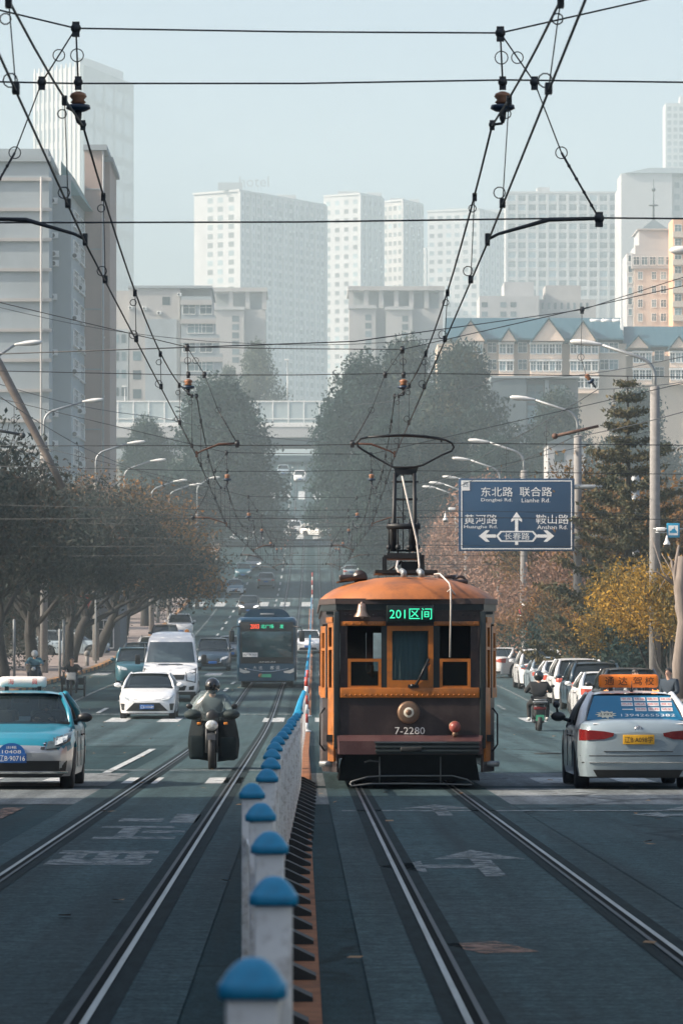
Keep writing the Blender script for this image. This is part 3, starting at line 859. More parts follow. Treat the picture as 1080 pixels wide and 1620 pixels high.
b.block(ux(1076, Y), ux(1115, Y), Y + 4, Y + 14, uz(163, Y), uz(150, Y), W_WHITE, 'roof_house')
b.wins((ux(1052, Y), Y - .02, 0), (1, 0, 0), [1.9, 5.1, 8], [uz(172 + 11 * k, Y) for k in range(13)], 2, 2.25, WGLASS2, plain=True)
b.done()

# ---- lower white blocks right of centre
Y = 900; b = Bld('white_block', 'plain white low block of two volumes above the blue roofed houses', 'building', (0, 0, 0), limit=60)
b.block(ux(758, Y), ux(852, Y), Y, Y + 14, 46, uz(468, Y), W_WHITE)
b.block(ux(798, Y), ux(845, Y), Y + 3, Y + 16, 46, uz(444, Y), W_WHITE)
b.block(ux(853, Y), ux(945, Y), Y + 6, Y + 16, 46, uz(470, Y), W_PALE)
b.block(ux(862, Y + 8), ux(918, Y + 8), Y + 8, Y + 18, 46, uz(446, Y), W_PALE)
b.wins((ux(758, Y), Y - .02, 0), (1, 0, 0), [1.1, 5.2, 7.4], [uz(482, Y), uz(497, Y)], 1.3, 1.1, WGLASS2, plain=True)
b.wins((ux(853, Y), Y + 5.98, 0), (1, 0, 0), [1 + 1.4 * k for k in range(8)], [uz(480, Y)], .5, 1.4, WGLASS2, plain=True)
b.done()

# ---- two podium buildings with columned tops
def podium(label, Y, x0, x1, ytop, blocks, shade):
    b = Bld('columned_building', label, 'building', (0, 0, 0), limit=60)
    z1 = uz(ytop, Y)
    b.block(ux(x0, Y), ux(x1, Y), Y, Y + 20, 42, uz(ytop + 28, Y), shade)
    b.block(ux(x0 + 3, Y), ux(x1 - 3, Y), Y + 4, Y + 18, uz(ytop + 28, Y), z1, W_GREY2, 'top_storey')
    b.block(ux(x0 - 3, Y), ux(x1 + 3, Y), Y - 1.2, Y + 21, z1, z1 + 1.0, W_PALE, 'cornice')
    n = int((x1 - x0) / 24)
    for k in range(n + 1):
        xx = ux(x0 + 2 + (x1 - x0 - 4) * k / n, Y)
        MB().box(xx - .55, xx + .55, Y - .4, Y + .4, uz(ytop + 28, Y), z1).build('column', W_PALE, b.e)
    for (a, c, yt) in blocks:
        b.block(ux(a, Y - 3), ux(c, Y - 3), Y - 3, Y, 42, uz(yt, Y), W_PALE)
        b.block(ux(a - 1, Y - 3), ux(c + 1, Y - 3), Y - 3.5, Y, uz(yt, Y), uz(yt, Y) + .8, W_WHITE, 'cornice')
        w = ux(c, Y) - ux(a, Y)
        b.wins((ux(a, Y - 3), Y - 3.02, 0), (1, 0, 0), [w * .72], [uz(yt + 14 + 13 * k, Y) for k in range(6)], w * .22, 1.4, WGLASS2, plain=True)
    return b.done()
podium('hazy building with columned top storey under the hotel tower', 1000, 337, 420, 462, [(338, 386, 492)], W_PALE)
podium('hazy sunlit building with columned top storey above the green trees', 980, 553, 700, 460, [(552, 594, 490), (610, 652, 492)], W_PALE)

# ---- pale stepped office building behind the overpass
Y = 760; b = Bld('office_building', 'pale stepped building with dark glass bays behind the overpass', 'building', (0, 0, 0), limit=90)
z0 = 40
b.block(ux(150, Y + 6), ux(238, Y + 6), Y + 6, Y + 30, z0, uz(455, Y), W_PALE)
b.block(ux(205, Y), ux(285, Y), Y, Y + 30, z0, uz(456, Y), W_PALE)
b.block(ux(285, Y), ux(334, Y), Y + 2, Y + 26, z0, uz(456, Y), W_PALE)
b.block(ux(203, Y), ux(336, Y), Y - .4, Y + 30, uz(456, Y), uz(452, Y), W_GREY2, 'roof_slab')
b.block(ux(176, Y), ux(203, Y), Y + 1, Y + 25, z0, uz(520, Y), W_GREY2)
b.block(ux(230, Y), ux(280, Y), Y - .3, Y, z0, uz(505, Y), W_GREY)
# stepped glass bays
for k, (x1_, yt) in enumerate(((335, 470), (341, 500), (347, 530), (352, 560), (356, 590))):
    zt_ = uz(yt, Y); zb_ = uz(yt + 30, Y)
    b.block(ux(287, Y), ux(x1_, Y), Y - 1.6, Y + 1.9, zb_, zt_, W_GREY2)
    b.block(ux(286, Y), ux(x1_ + 1, Y), Y - 2.0, Y - 1.6, zt_ - 1.6, zt_ - .7, W_PALE, 'balcony')
    b.wins((ux(287, Y), Y - 1.62, 0), (1, 0, 0), [1.5 + (k % 2), 4.6], [zb_ + 1.1], 2.6 if k % 2 else 2.2, 1.7, WGLASS, WFRAME, .1, 1)
b.wins((ux(205, Y), Y - .02, 0), (1, 0, 0), [(ux(263, Y) - ux(205, Y))], [uz(476, Y)], 1.4, 1.5, WGLASS, plain=True)
b.wins((ux(205, Y), Y - .02, 0), (1, 0, 0), [(ux(217, Y) - ux(205, Y))], [uz(563 + 30 * k, Y) for k in range(3)], 1.5, 1.7, WGLASS, plain=True)
b.wins((ux(205, Y), Y - .02, 0), (1, 0, 0), [(ux(245, Y) - ux(205, Y)), (ux(268, Y) - ux(205, Y))], [uz(535 + 30 * k, Y) for k in range(4)], 1.0, 1.5, WGLASS2, plain=True)
b.wins((ux(176, Y), Y + .98, 0), (1, 0, 0), [1.0, 2.3], [uz(535 + 28 * k, Y) for k in range(4)], .8, 1.6, WGLASS, plain=True)
for px, py in ((284, 466), (252, 495), (229, 488), (207, 487)): link_mesh('air_conditioner', ACME, b.e, (ux(px, Y), Y - .05, uz(py, Y)))
b.done()

# ---- blue roofed row of cream houses on the right
Y = 640; b = Bld('terrace_row', 'cream terrace with blue roof, pointed gables and white bay windows', 'building', (0, 0, 0), limit=90)
GAB = wall_mat('gable_render', (0.78, 0.62, 0.50))
z0 = 36
ze = uz(556, Y); zb = uz(600, Y)
b.block(ux(692, Y), ux(990, Y), Y, Y + 12, z0, ze + 1.2, W_CREAM)
b.block(ux(990, Y), ux(1180, Y), Y + 1, Y + 12, z0, ze - .6, W_CREAM)
def roof(xa, xb, y0, y1, za, zc):
    m = MB(); ym = (y0 + y1) / 2
    m.add([(xa, y0, za), (xb, y0, za), (xb, ym, zc), (xa, ym, zc), (xb, y1, za), (xa, y1, za), (xa, y0, za-.25), (xb, y0, za-.25)],
          [(0,1,2,3), (3,2,4,5), (0,3,5), (1,4,2), (6,7,1,0), (5,4,7,6)])
    for k in range(int((xb - xa) / 1.0)):   # standing seams
        x = xa + k
        m.add([(x-.03, y0, za+.02), (x+.03, y0, za+.02), (x+.03, ym, zc+.05), (x-.03, ym, zc+.05)], [(0,1,2,3)])
    b.part(m, 'roof', ROOFB, recalc=False)
roof(ux(706, Y), ux(985, Y), Y - .9, Y + 13, uz(536, Y), uz(503, Y + 6))
roof(ux(986, Y), ux(1180, Y), Y + .2, Y + 13, uz(546, Y), uz(516, Y + 6))
def gable(xc_, w, zbot, h, d=2.4, mat=GAB):
    x = ux(xc_, Y); hw = w * Y / F / 2
    m = MB(); m.prism([(x - hw, zbot), (x + hw, zbot), (x, zbot + h)], Y - d, Y + 4, 'Y'); b.part(m, 'gable', mat, recalc=True)
    m = MB(); o = .35
    for s_ in (-1, 1):
        m.add([(x + s_*(hw+o), Y - d - .35, zbot - .25), (x, Y - d - .35, zbot + h + .12), (x, Y + 5, zbot + h + .12), (x + s_*(hw+o), Y + 5, zbot - .25),
               (x + s_*(hw+o), Y - d - .35, zbot - .02), (x, Y - d - .35, zbot + h + .38), (x, Y + 5, zbot + h + .38), (x + s_*(hw+o), Y + 5, zbot - .02)],
              [(0,1,2,3), (7,6,5,4), (0,4,5,1), (3,2,6,7), (0,3,7,4)])
    b.part(m, 'gable_roof', ROOFB, recalc=True)
for xc_, w, yb, h in ((743, 44, 541, 3.0), (803, 22, 541, 1.7), (866, 50, 541, 3.3), (920, 40, 541, 2.9)):
    gable(xc_, w, uz(yb, Y), h)
for xc_, w, yb, h in ((1008, 32, 551, 1.7), (1072, 26, 551, 1.6)): gable(xc_, w, uz(yb, Y), h, 1.2)
def bay(xa, xb, yt, n, d=1.6):
    x0, x1 = ux(xa, Y), ux(xb, Y); z1 = uz(yt, Y); zb_ = uz(yt + 26, Y)
    b.block(x0, x1, Y - d, Y, zb_, z1 - 1.75, GAB, 'bay'); b.block(x0 - .1, x1 + .1, Y - d - .1, Y, z1 - .25, z1 + .02, WFRAME, 'bay_lintel')
    b.wins((x0, Y - d + .3, 0), (1, 0, 0), [(q + .5) * (x1 - x0) / n for q in range(n)], [z1 - 1.0], (x1 - x0) / n - .22, 1.4, WGLASS, WFRAME, .25, 1, .11)
    b.block(x0 + .05, x1 - .05, Y - d + .35, Y, z1 - 1.75, z1 - .25, W_TAN, 'bay_room')
for xa, xb, n in ((722, 763, 4), (788, 811, 2), (837, 887, 5), (900, 945, 4)):
    bay(xa, xb, 543, n); bay(xa, xb, 570, n); bay(xa, xb, 597, n)
for xa, xb, n in ((1000, 1030, 3), (1058, 1085, 3)): bay(xa, xb, 556, n, .6); bay(xa, xb, 583, n, .6)
b.wins((ux(692, Y), Y - .02, 0), (1, 0, 0), [ux(q, Y) - ux(692, Y) for q in (778, 826, 955, 970)], [uz(550, Y), uz(577, Y)], 1.3, 1.5, WGLASS, WFRAME, .1, 1)
b.wins((ux(990, Y), Y + .98, 0), (1, 0, 0), [ux(q, Y) - ux(990, Y) for q in (1043,)], [uz(562, Y), uz(588, Y)], 1.4, 1.5, WGLASS, WFRAME, .1, 1)
# roof boiler tanks
for px in (945, 962, 980):
    m = MB().tube([(ux(px, Y) - .9, Y + 5, uz(503, Y)), (ux(px, Y) + .9, Y + 5, uz(503, Y))], .28, 10); m.box(ux(px, Y) - .8, ux(px, Y) - .7, Y + 4.9, Y + 5.1, uz(511, Y), uz(503, Y))
    m.box(ux(px, Y) + .7, ux(px, Y) + .8, Y + 4.9, Y + 5.1, uz(511, Y), uz(503, Y)); b.part(m, 'water_tank', WHITE)
MB().box(ux(983, Y), ux(987, Y), Y + 2, Y + 3, uz(530, Y), uz(502, Y)).build('chimney', WHITE, b.e)
b.done()

# ---- grey modern hall below the terrace
Y = 575; b = Bld('grey_hall', 'grey box building with dark glass front below the cream terrace', 'building', (0, 0, 0))
b.block(ux(776, Y), ux(832, Y), Y, Y + 20, 25, uz(598, Y), W_SHADE)
b.block(ux(832, Y), ux(915, Y), Y + 1.5, Y + 20, 25, uz(600, Y), W_DARK)
b.block(ux(862, Y), ux(868, Y), Y + .6, Y + 1.5, 25, uz(600, Y), W_GREY2, 'pilaster')
b.block(ux(776, Y), ux(916, Y), Y - .3, Y + 20, uz(598, Y), uz(595, Y), W_GREY2, 'roof_slab')
b.wins((ux(832, Y), Y + 1.48, 0), (1, 0, 0), [1.3, 4.5], [uz(622, Y), uz(655, Y)], 2.2, 2.6, WGLASS, W_DARK, .1, 1)
link_mesh('air_conditioner', ACME, b.e, (ux(814, Y), Y - .02, uz(677, Y)))
b.done()
Y = 470; b = Bld('small_house', 'small pale house with one dark window between the trees', 'building', (0, 0, 0))
b.block(ux(866, Y), ux(925, Y), Y, Y + 8, 12, uz(702, Y), W_WHITE)
m = MB(); z = uz(702, Y); m.prism([(ux(862, Y), z), (ux(929, Y), z), (ux(895, Y), z + 1.0)], Y - .4, Y + 8.4, 'Y'); b.part(m, 'roof', W_SHADE, recalc=True)
b.wins((ux(866, Y), Y - .02, 0), (1, 0, 0), [1.3], [uz(722, Y)], 1.1, 1.3, WGLASS, plain=True)
b.done()

# ---- tan tower with green cap and spire; orange block at the right edge
Y = 780; b = Bld('spire_building', 'tan apartment tower with white upper floor, dark hipped cap and spire', 'building', (0, 0, 0), limit=70)
b.block(ux(1002, Y), ux(1062, Y), Y, Y + 12, 40, uz(425, Y), W_TAN)
b.block(ux(991, Y + 1), ux(1002, Y), Y + 1, Y + 12, 40, uz(400, Y), W_WHITE)
b.block(ux(998, Y), ux(1064, Y), Y - .4, Y + 12, uz(425, Y), uz(402, Y), W_WHITE)
b.block(ux(1004, Y), ux(1060, Y), Y, Y + 12, uz(402, Y), uz(388, Y), W_WHITE)
b.block(ux(1010, Y), ux(1060, Y), Y, Y + 12, uz(388, Y), uz(363, Y), W_WHITE)
b.block(ux(1007, Y), ux(1063, Y), Y - .5, Y + 12.5, uz(364, Y), uz(362, Y), W_PALE, 'cornice')
m = MB(); z = uz(362, Y); x0, x1 = ux(1014, Y), ux(1056, Y); xm = (x0 + x1) / 2
m.add([(x0, Y, z), (x1, Y, z), (x1, Y + 6, z), (x0, Y + 6, z), (xm, Y + 3, z + 2.2)], [(0,1,4), (1,2,4), (2,3,4), (3,0,4), (3,2,1,0)])
b.part(m, 'roof', W_SHADE, recalc=True)
m = MB(); m.tube([(xm, Y + 3, z + 2), (xm, Y + 3, uz(280, Y))], [.22, .06], 8)
m.ball((xm, Y + 3, uz(322, Y)), .5, 0, 10, 6, (2, 2, .35)); m.ball((xm, Y + 3, uz(297, Y)), .4, 0, 8, 6); b.part(m, 'spire', W_SHADE)
for row, n in ((uz(413, Y), 5),): b.wins((ux(998, Y), Y - .42, 0), (1, 0, 0), [.9 + 1.55 * k for k in range(n)], [row], 1.1, 1.5, WGLASS, WFRAME, .1, 1)
b.wins((ux(1002, Y), Y - .02, 0), (1, 0, 0), [1.2, 3.8], [uz(436 + 22 * k, Y) for k in range(5)], .8, 1.4, WGLASS, WFRAME, .1, 1)
b.wins((ux(1002, Y), Y - .02, 0), (1, 0, 0), [5.6], [uz(436 + 22 * k, Y) for k in range(5)], 1.0, 1.4, WGLASS, WFRAME, .1, 1)
b.wins((ux(991, Y + 1), Y + .98, 0), (1, 0, 0), [.6], [uz(408 + 17 * k, Y) for k in range(6)], .7, 1.2, WGLASS, WFRAME, .1, 0)
b.done()
Y = 770; b = Bld('orange_block', 'orange and white balcony block cut by the right edge of the photo', 'building', (0, 0, 0))
b.block(ux(1064, Y), ux(1130, Y), Y, Y + 10, 40, uz(345, Y), W_ORANGE)
m = MB()
for k in range(8): m.box(ux(1063, Y), ux(1130, Y), Y - 1.0, Y, uz(372 + 22 * k, Y) - .5, uz(372 + 22 * k, Y) + .6)
b.part(m, 'balcony', W_CREAM)
b.wins((ux(1064, Y), Y - .02, 0), (1, 0, 0), [.9, 2.9, 5], [uz(362 + 22 * k, Y) for k in range(7)], 1.2, 1.5, WGLASS, WFRAME, .1, 1)
b.done()

# ---- overpass across the top of the hill
Y = 690
e = empty('overpass', (0, Y, 0), 0, 'pale road overpass with panelled parapet crossing at the top of the hill', 'bridge')
za, zb, zc, zd = uz(636, Y), uz(672, Y), uz(692, Y), uz(712, Y)
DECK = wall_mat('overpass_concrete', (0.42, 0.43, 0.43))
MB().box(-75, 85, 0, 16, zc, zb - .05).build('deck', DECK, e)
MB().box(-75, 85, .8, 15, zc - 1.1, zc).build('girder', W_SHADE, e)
PANEL = glass_mat('barrier_panel', (0.55, 0.62, 0.63), .62, .25)
m = MB(); x = -75
while x < 85:
    m.box(x - .09, x + .09, -.12, .06, zb - .3, za + .25); x += 2.6
m.box(-75, 85, -.14, .08, za, za + .22); m.box(-75, 85, -.14, .08, zb + .9, zb + 1.05)
m.box(-75, 85, -.1, .12, zb - .35, zb + .35)
m.build('parapet', WHITE, e)
MB().box(-75, 85, -.02, .02, zb + .35, za).build('barrier_panel', PANEL, e)
MB().box(-75, 85, 15.5, 15.6, zb + .35, za).build('barrier_panel', PANEL, e)
for x in (-16, 14.5, -44, 42):
    MB().box(x - 1, x + 1, 2, 13.5, 20, zc - 1.1).build('pier', DECK, e)
for px, yt, lab in ((455, 570, 'tall lamp post standing on the overpass above the road gap'), (198, 612, 'lamp post on the overpass beside the pink wing')):
    x = ux(px, Y + 3); zt = uz(yt, Y + 3)
    t = empty('lamp_post', (x, Y + 3, zb), 0, lab, 'street lamp')
    MB().tube([(0, 0, 0), (0, 0, zt - zb)], [.16, .09], 8).build('pole', GALV, t)
    m = MB(); m.box(-.5, .3, -.15, .15, zt - zb, zt - zb + .18, 0, .04); m.build('lamp_head', WHITE, t)

# ---- far hill and the red fronted shop behind the left trees
m = MB()
for k in range(2):
    pass
rows = []
for j in range(9):
    v = j / 8
    rows.append([(-330 + 230 * i / 24 , 2000 + 280 * v, 50 + 140 * math.sin(math.pi * min(1, v)) * math.exp(-((i - 11) / 7.0) ** 2) * (1 + .12 * math.sin(i * 1.7)) * .9) for i in range(25)])
m.sheet(rows, 0, True); m.build('hill', pm('hill_scrub', (.09, .11, .08), .95, 0, .3, .02))['kind'] = 'structure'
Y = 262; b = Bld('shop_building', 'low shop building with red fascia behind the left hand trees', 'building', (0, 0, 0))
REDF = pm('red_fascia', (0.42, 0.07, 0.05), .5, 0, .1)
b.block(ux(60, Y), ux(190, Y), Y, Y + 10, zr(Y) - .5, zr(Y) + 3.9, W_DARK)
b.block(ux(108, Y), ux(146, Y), Y - .5, Y, zr(Y) + 2.2, zr(Y) + 3.7, REDF, 'fascia')
b.wins((ux(60, Y), Y - .02, 0), (1, 0, 0), [.9, 2.6, 4.2], [zr(Y) + 1.2], 1.2, 1.7, WGLASS)
b.done()
# unseen blocks: left sized to shade the near road, right added to cut skylight
for k, (ya, yb, xx, hh) in enumerate(((-70, 50.5, -19, 34), (-70, 51, 33, 26))):
    b = Bld('street_shade_block', 'plain grey street block left of the road, outside the picture' if not k else 'plain grey street block right of the road, outside the picture', 'building', (0, 0, 0), limit=60)
    b.block(xx - 14, xx, ya, yb, 0, hh, W_GREY); b.block(xx - 14.4, xx + .4, ya - .4, yb + .3, hh, hh + .5, W_GREY2, 'roof_slab')
    b.wins((xx + .02 - 14 * 0, ya, 0), (0, 1, 0), [3 + 5.5 * q for q in range(int((yb - ya) / 5.5))], [2.5, 6, 9.5, 13], 2.4, 1.7)
    b.done()
# ================================================================== trees and shrubs
def leaf_mat(name, cols, trans=.25, clump=.35):
    m = bpy.data.materials.new(name); m.use_nodes = True
    nt = m.node_tree; N = nt.nodes; L = nt.links; b = N['Principled BSDF']
    b.inputs['Roughness'].default_value = .7; b.inputs['Specular IOR Level'].default_value = .25
    ge = N.new('ShaderNodeNewGeometry'); tc = N.new('ShaderNodeTexCoord'); oi = N.new('ShaderNodeObjectInfo')
    off = N.new('ShaderNodeVectorMath'); off.operation = 'ADD'; L.new(tc.outputs['Object'], off.inputs[0])
    sc = N.new('ShaderNodeVectorMath'); sc.operation = 'SCALE'; sc.inputs[0].default_value = (31, 17, 7); L.new(oi.outputs['Random'], sc.inputs['Scale'])
    L.new(sc.outputs[0], off.inputs[1])
    nz = N.new('ShaderNodeTexNoise'); nz.inputs['Scale'].default_value = clump; nz.inputs['Detail'].default_value = 3; L.new(off.outputs[0], nz.inputs['Vector'])
    a = N.new('ShaderNodeMath'); a.operation = 'MULTIPLY_ADD'; a.inputs[1].default_value = .45; L.new(ge.outputs['Random Per Island'], a.inputs[0])
    mr = N.new('ShaderNodeMapRange'); mr.inputs[1].default_value = .3; mr.inputs[2].default_value = .7; mr.inputs[3].default_value = 0; mr.inputs[4].default_value = .55
    L.new(nz.outputs[0], mr.inputs[0]); L.new(mr.outputs[0], a.inputs[2])
    cr = N.new('ShaderNodeValToRGB'); cr.color_ramp.interpolation = 'LINEAR'
    el = cr.color_ramp.elements
    while len(el) < len(cols): el.new(.5)
    for k, c in enumerate(cols): el[k].position = k / (len(cols) - 1); el[k].color = (*c, 1)
    L.new(a.outputs[0], cr.inputs[0]); L.new(cr.outputs[0], b.inputs['Base Color'])
    t = N.new('ShaderNodeBsdfTranslucent'); L.new(cr.outputs[0], t.inputs[0])
    mx = N.new('ShaderNodeMixShader'); mx.inputs[0].default_value = trans
    L.new(b.outputs[0], mx.inputs[1]); L.new(t.outputs[0], mx.inputs[2]); L.new(mx.outputs[0], N['Material Output'].inputs[0])
    return m
LM_DULL = leaf_mat('dull_autumn_leaves', [(.010, .025, .026), (.020, .034, .031), (.040, .042, .034), (.12, .066, .038)])
LM_PINK = leaf_mat('brown_pink_leaves', [(.12, .08, .065), (.20, .125, .095), (.30, .18, .13), (.42, .24, .15)])
LM_DARK = leaf_mat('dark_green_leaves', [(.005, .025, .026), (.009, .036, .034), (.018, .048, .038), (.034, .060, .040)])
LM_OLIVE = leaf_mat('olive_leaves', [(.005, .025, .027), (.011, .038, .037), (.030, .052, .040), (.10, .078, .038)])
LM_CONE = leaf_mat('conifer_leaves', [(.028, .042, .028), (.050, .058, .034), (.095, .078, .036), (.20, .135, .05)], .15, .6)
LM_GOLD = leaf_mat('golden_leaves', [(.06, .065, .03), (.18, .13, .035), (.40, .23, .03), (.56, .33, .04)], .3, .55)
LM_RUST = leaf_mat('rust_leaves', [(.05, .055, .03), (.10, .075, .035), (.22, .115, .04), (.34, .16, .05)], .3, .5)
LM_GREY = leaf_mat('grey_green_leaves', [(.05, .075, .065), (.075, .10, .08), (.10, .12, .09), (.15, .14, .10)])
BARK = pm('bark', (0.026, 0.025, 0.024), .9, 0, .35, 3, .6, stretch=(3, 3, .6))
BARK_P = pm('pale_bark', (0.19, 0.16, 0.14), .9, 0, .3, 3, .5, stretch=(3, 3, .6))

def grow(rng, h, trunk_r, spread, levels=4, fork=.32, up=.35, nb=(3, 4)):
    """branch skeleton: list of (points, radii, level)"""
    out = []
    def br(p, d, ln, r, lv):
        pts = [p.copy()]; n = 4 if lv < 2 else 3; q = p.copy(); dd = d.copy()
        for i in range(n):
            dd = (dd + Vector((rng.gauss(0, .12), rng.gauss(0, .12), rng.gauss(0, .08) + (up * .12 if lv else 0)))).normalized()
            q = q + dd * (ln / n); pts.append(q.copy())
        rs = [r * (1 - .45 * i / n) for i in range(n + 1)]
        out.append((pts, rs, lv))
        if lv >= levels: return
        k = rng.randint(*nb) + (1 if lv == 0 else 0)
        for j in range(k):
            t = (.55 + .45 * (j + rng.random()) / k) if lv else (.72 + .28 * (j + rng.random()) / k)
            i = min(n - 1, int(t * n)); s0 = pts[i].lerp(pts[i+1], t * n - i if t < 1 else 1)
            az = 2 * math.pi * (j + rng.uniform(-.3, .3)) / k + lv * 1.3
            ang = spread * rng.uniform(.7, 1.25)
            side = Vector((math.cos(az), math.sin(az), 0)); side = (side - dd * side.dot(dd)).normalized()
            nd = (dd * math.cos(ang) + side * math.sin(ang)).normalized(); nd.z += up * .35; nd.normalize()
            br(s0, nd, ln * rng.uniform(.62, .85) * (1.25 if lv == 0 else 1), rs[i] * .58, lv + 1)
        br(pts[-1], dd, ln * .7, rs[-1] * .8, lv + 1)
    br(Vector((0, 0, -.2)), Vector((rng.gauss(0, .06), rng.gauss(0, .06), 1)).normalized(), h * fork, trunk_r, 0)
    return out

def add_leaf(m, rng, p, s, droop=.3):
    a = Vector((rng.gauss(0, 1), rng.gauss(0, 1), rng.gauss(0, .8))).normalized()
    b = a.orthogonal().normalized()
    t = rng.uniform(0, 6.28); c = a.cross(b); b, c = b * math.cos(t) + c * math.sin(t), c * math.cos(t) - b * math.sin(t)
    w = s * rng.uniform(.35, .6)
    m.add([p - b * s * .5, p + c * w * .5 + a * s * .1, p + b * s * .5, p - c * w * .5 + a * s * .1], [(0, 1, 2, 3)])

def broadleaf(seed, h, trunk_r, spread, leaves, ls, lmat, bark, levels=4, puff=.5, name='tree', twig=1, clip=None, up=.35, fork=.32, nb=(3, 4)):
    rng = random.Random(seed); sk = grow(rng, h, trunk_r, spread, levels, fork, up, nb)
    zmax = max(p.z for pts, _, _ in sk for p in pts); k = h / (zmax + puff)
    t = MB(); tips = []
    for pts, rs, lv in sk:
        P = [p * k for p in pts]
        if lv <= levels - (1 - twig): t.tube(P, [max(r * k, .012) for r in rs], 9 if lv == 0 else (5 if lv < 3 else 3), 0, smooth=lv < 3, cap=lv == 0)
        if lv >= levels - 1: tips.append(P)
    c = MB()
    for i in range(leaves):
        P = tips[rng.randrange(len(tips))]; j = rng.randrange(len(P) - 1); p = P[j].lerp(P[j+1], rng.random())
        p = p + Vector((rng.gauss(0, puff), rng.gauss(0, puff), rng.gauss(0, puff * .8)))
        add_leaf(c, rng, p, ls * rng.uniform(.6, 1.4))
    return t, c

def mass_tree(seed, h, rad, leaves, ls, base=.16, trunk_r=.35, lobes=26, top=.5, squash=1.0):
    """dense crown: leaves gathered in many clumps over an uneven dome, each clump thickest at its skin"""
    rng = random.Random(seed); t = MB(); c = MB()
    t.tube([(0, 0, -.3), (.1, 0, h * .2), (0, .1, h * .5), (.1, 0, h * .8)], [trunk_r, trunk_r * .8, trunk_r * .5, .08], 9)
    cl = []
    for i in range(lobes):
        z = base + (1 - base) * ((i + rng.random()) / lobes)
        # dome profile: widest a third up, narrowing to the top
        u = (z - base) / (1 - base); prof = math.sin(math.pi * min(1, (u * .86 + .14)) ** top) ** .8
        a = i * 2.39996 + rng.uniform(-.4, .4); r = rad * prof * rng.uniform(.35, .95)
        q = Vector((r * math.cos(a), r * math.sin(a), z * h * .95)); s = rad * rng.uniform(.20, .42)
        cl.append((q, s)); zb = max(h * .12, q.z - h * .25)
        t.tube([(0, 0, zb), q * .5 + Vector((0, 0, (zb + q.z) * .25)), q], [trunk_r * .35, trunk_r * .2, .03], 5, cap=False)
    wts = [s ** 2 for _, s in cl]
    for q, s in rng.choices(cl, wts, k=leaves):
        d = Vector((rng.gauss(0, 1), rng.gauss(0, 1), rng.gauss(0, 1))).normalized()
        rr = s * (rng.random() ** .45) * rng.choice((1, 1, 1, 1.12, 1.3))
        add_leaf(c, rng, q + Vector((d.x, d.y, d.z * .8 * squash)) * rr, ls * rng.uniform(.6, 1.4))
    return t, c

def conifer(seed, h, rad, leaves, ls):
    rng = random.Random(seed); t = MB(); c = MB()
    t.tube([(0, 0, -.3), (.05, 0, h * .5), (0, 0, h)], [.22, .13, .02], 8)
    z = h * .06; tiers = []
    while z < h * .985:
        u = z / h; r = rad * (1 - u) ** .80 * rng.uniform(.62, 1.18) + .18
        n = rng.randint(5, 8)
        for k in range(n):
            a = 2 * math.pi * (k + rng.uniform(-.35, .35)) / n; rr = r * rng.uniform(.6, 1.1)
            e = Vector((rr * math.cos(a), rr * math.sin(a), z + rr * .22)); m_ = Vector((rr * .5 * math.cos(a), rr * .5 * math.sin(a), z - rr * .02))
            t.tube([(0, 0, z), m_, e], [.045, .03, .01], 4, cap=False); tiers.append(((Vector((0, 0, z)), m_, e), rr))
        z += h * .046
    w = [r for _, r in tiers]
    for (a, b, e), r in rng.choices(tiers, w, k=leaves):
        u = rng.random() ** .6; p = a.lerp(b, u * 2) if u < .5 else b.lerp(e, u * 2 - 1)
        p = p + Vector((rng.gauss(0, .13), rng.gauss(0, .13), rng.gauss(-.05, .06)))
        add_leaf(c, rng, p, ls * rng.uniform(.6, 1.4))
    return t, c

def tree_obj(name, tc_, mats, label, group, loc, rz=0, sc=1.0, cat='tree', parts=('trunk', 'crown')):
    e = empty(name, loc, rz, label, cat, group); e.scale = (sc, sc, sc) if not isinstance(sc, tuple) else sc
    o = tc_[0].build(parts[0], mats[0], e); c = tc_[1].build(parts[1], mats[1], e)
    return e
def again(src, label, loc, rz, sc, crown_mat=None):
    c = copy_tree(src); c.location = loc; c.rotation_euler = (0, 0, rz); c.scale = (sc, sc, sc) if not isinstance(sc, tuple) else sc
    c['label'] = label
    return c

rt = random.Random(11)
# ---- the row of street trees on the left
protoL = []
GL = 'street trees along the left pavement'
for k in range(4):
    e = tree_obj('street_tree', broadleaf(20 + k, 8.2, .26, .66, 17000, .17, LM_DULL, BARK, 4, .42, fork=.27), (BARK, LM_DULL if k != 2 else LM_RUST),
                 '', GL, (0, 0, 0)); protoL.append(e)
ysL = [138, 152, 166, 183, 197, 208, 222, 234, 247, 262, 280, 298, 322, 346, 372, 405, 430, 462]
descr = {0: 'brown street tree at the left edge, partly cut off by the frame', 1: 'brown street tree at the left edge beside the street lamp head',
  2: 'leafy brown street tree behind the turquoise taxi', 3: 'brown street tree left of the cyclist in blue',
  4: 'brown street tree above the cyclist in blue', 5: 'brown street tree just right of the cyclist in blue', 6: 'brown street tree behind the tricycle rider',
  7: 'brown street tree with thick trunk right of the tricycle rider', 8: 'rust tinted street tree beside the red fronted shop',
  9: 'street tree with orange leaf tips right of the red shop', 10: 'dark trunked street tree behind the white van', 11: 'street tree behind the blue grey parked car'}
used = set()
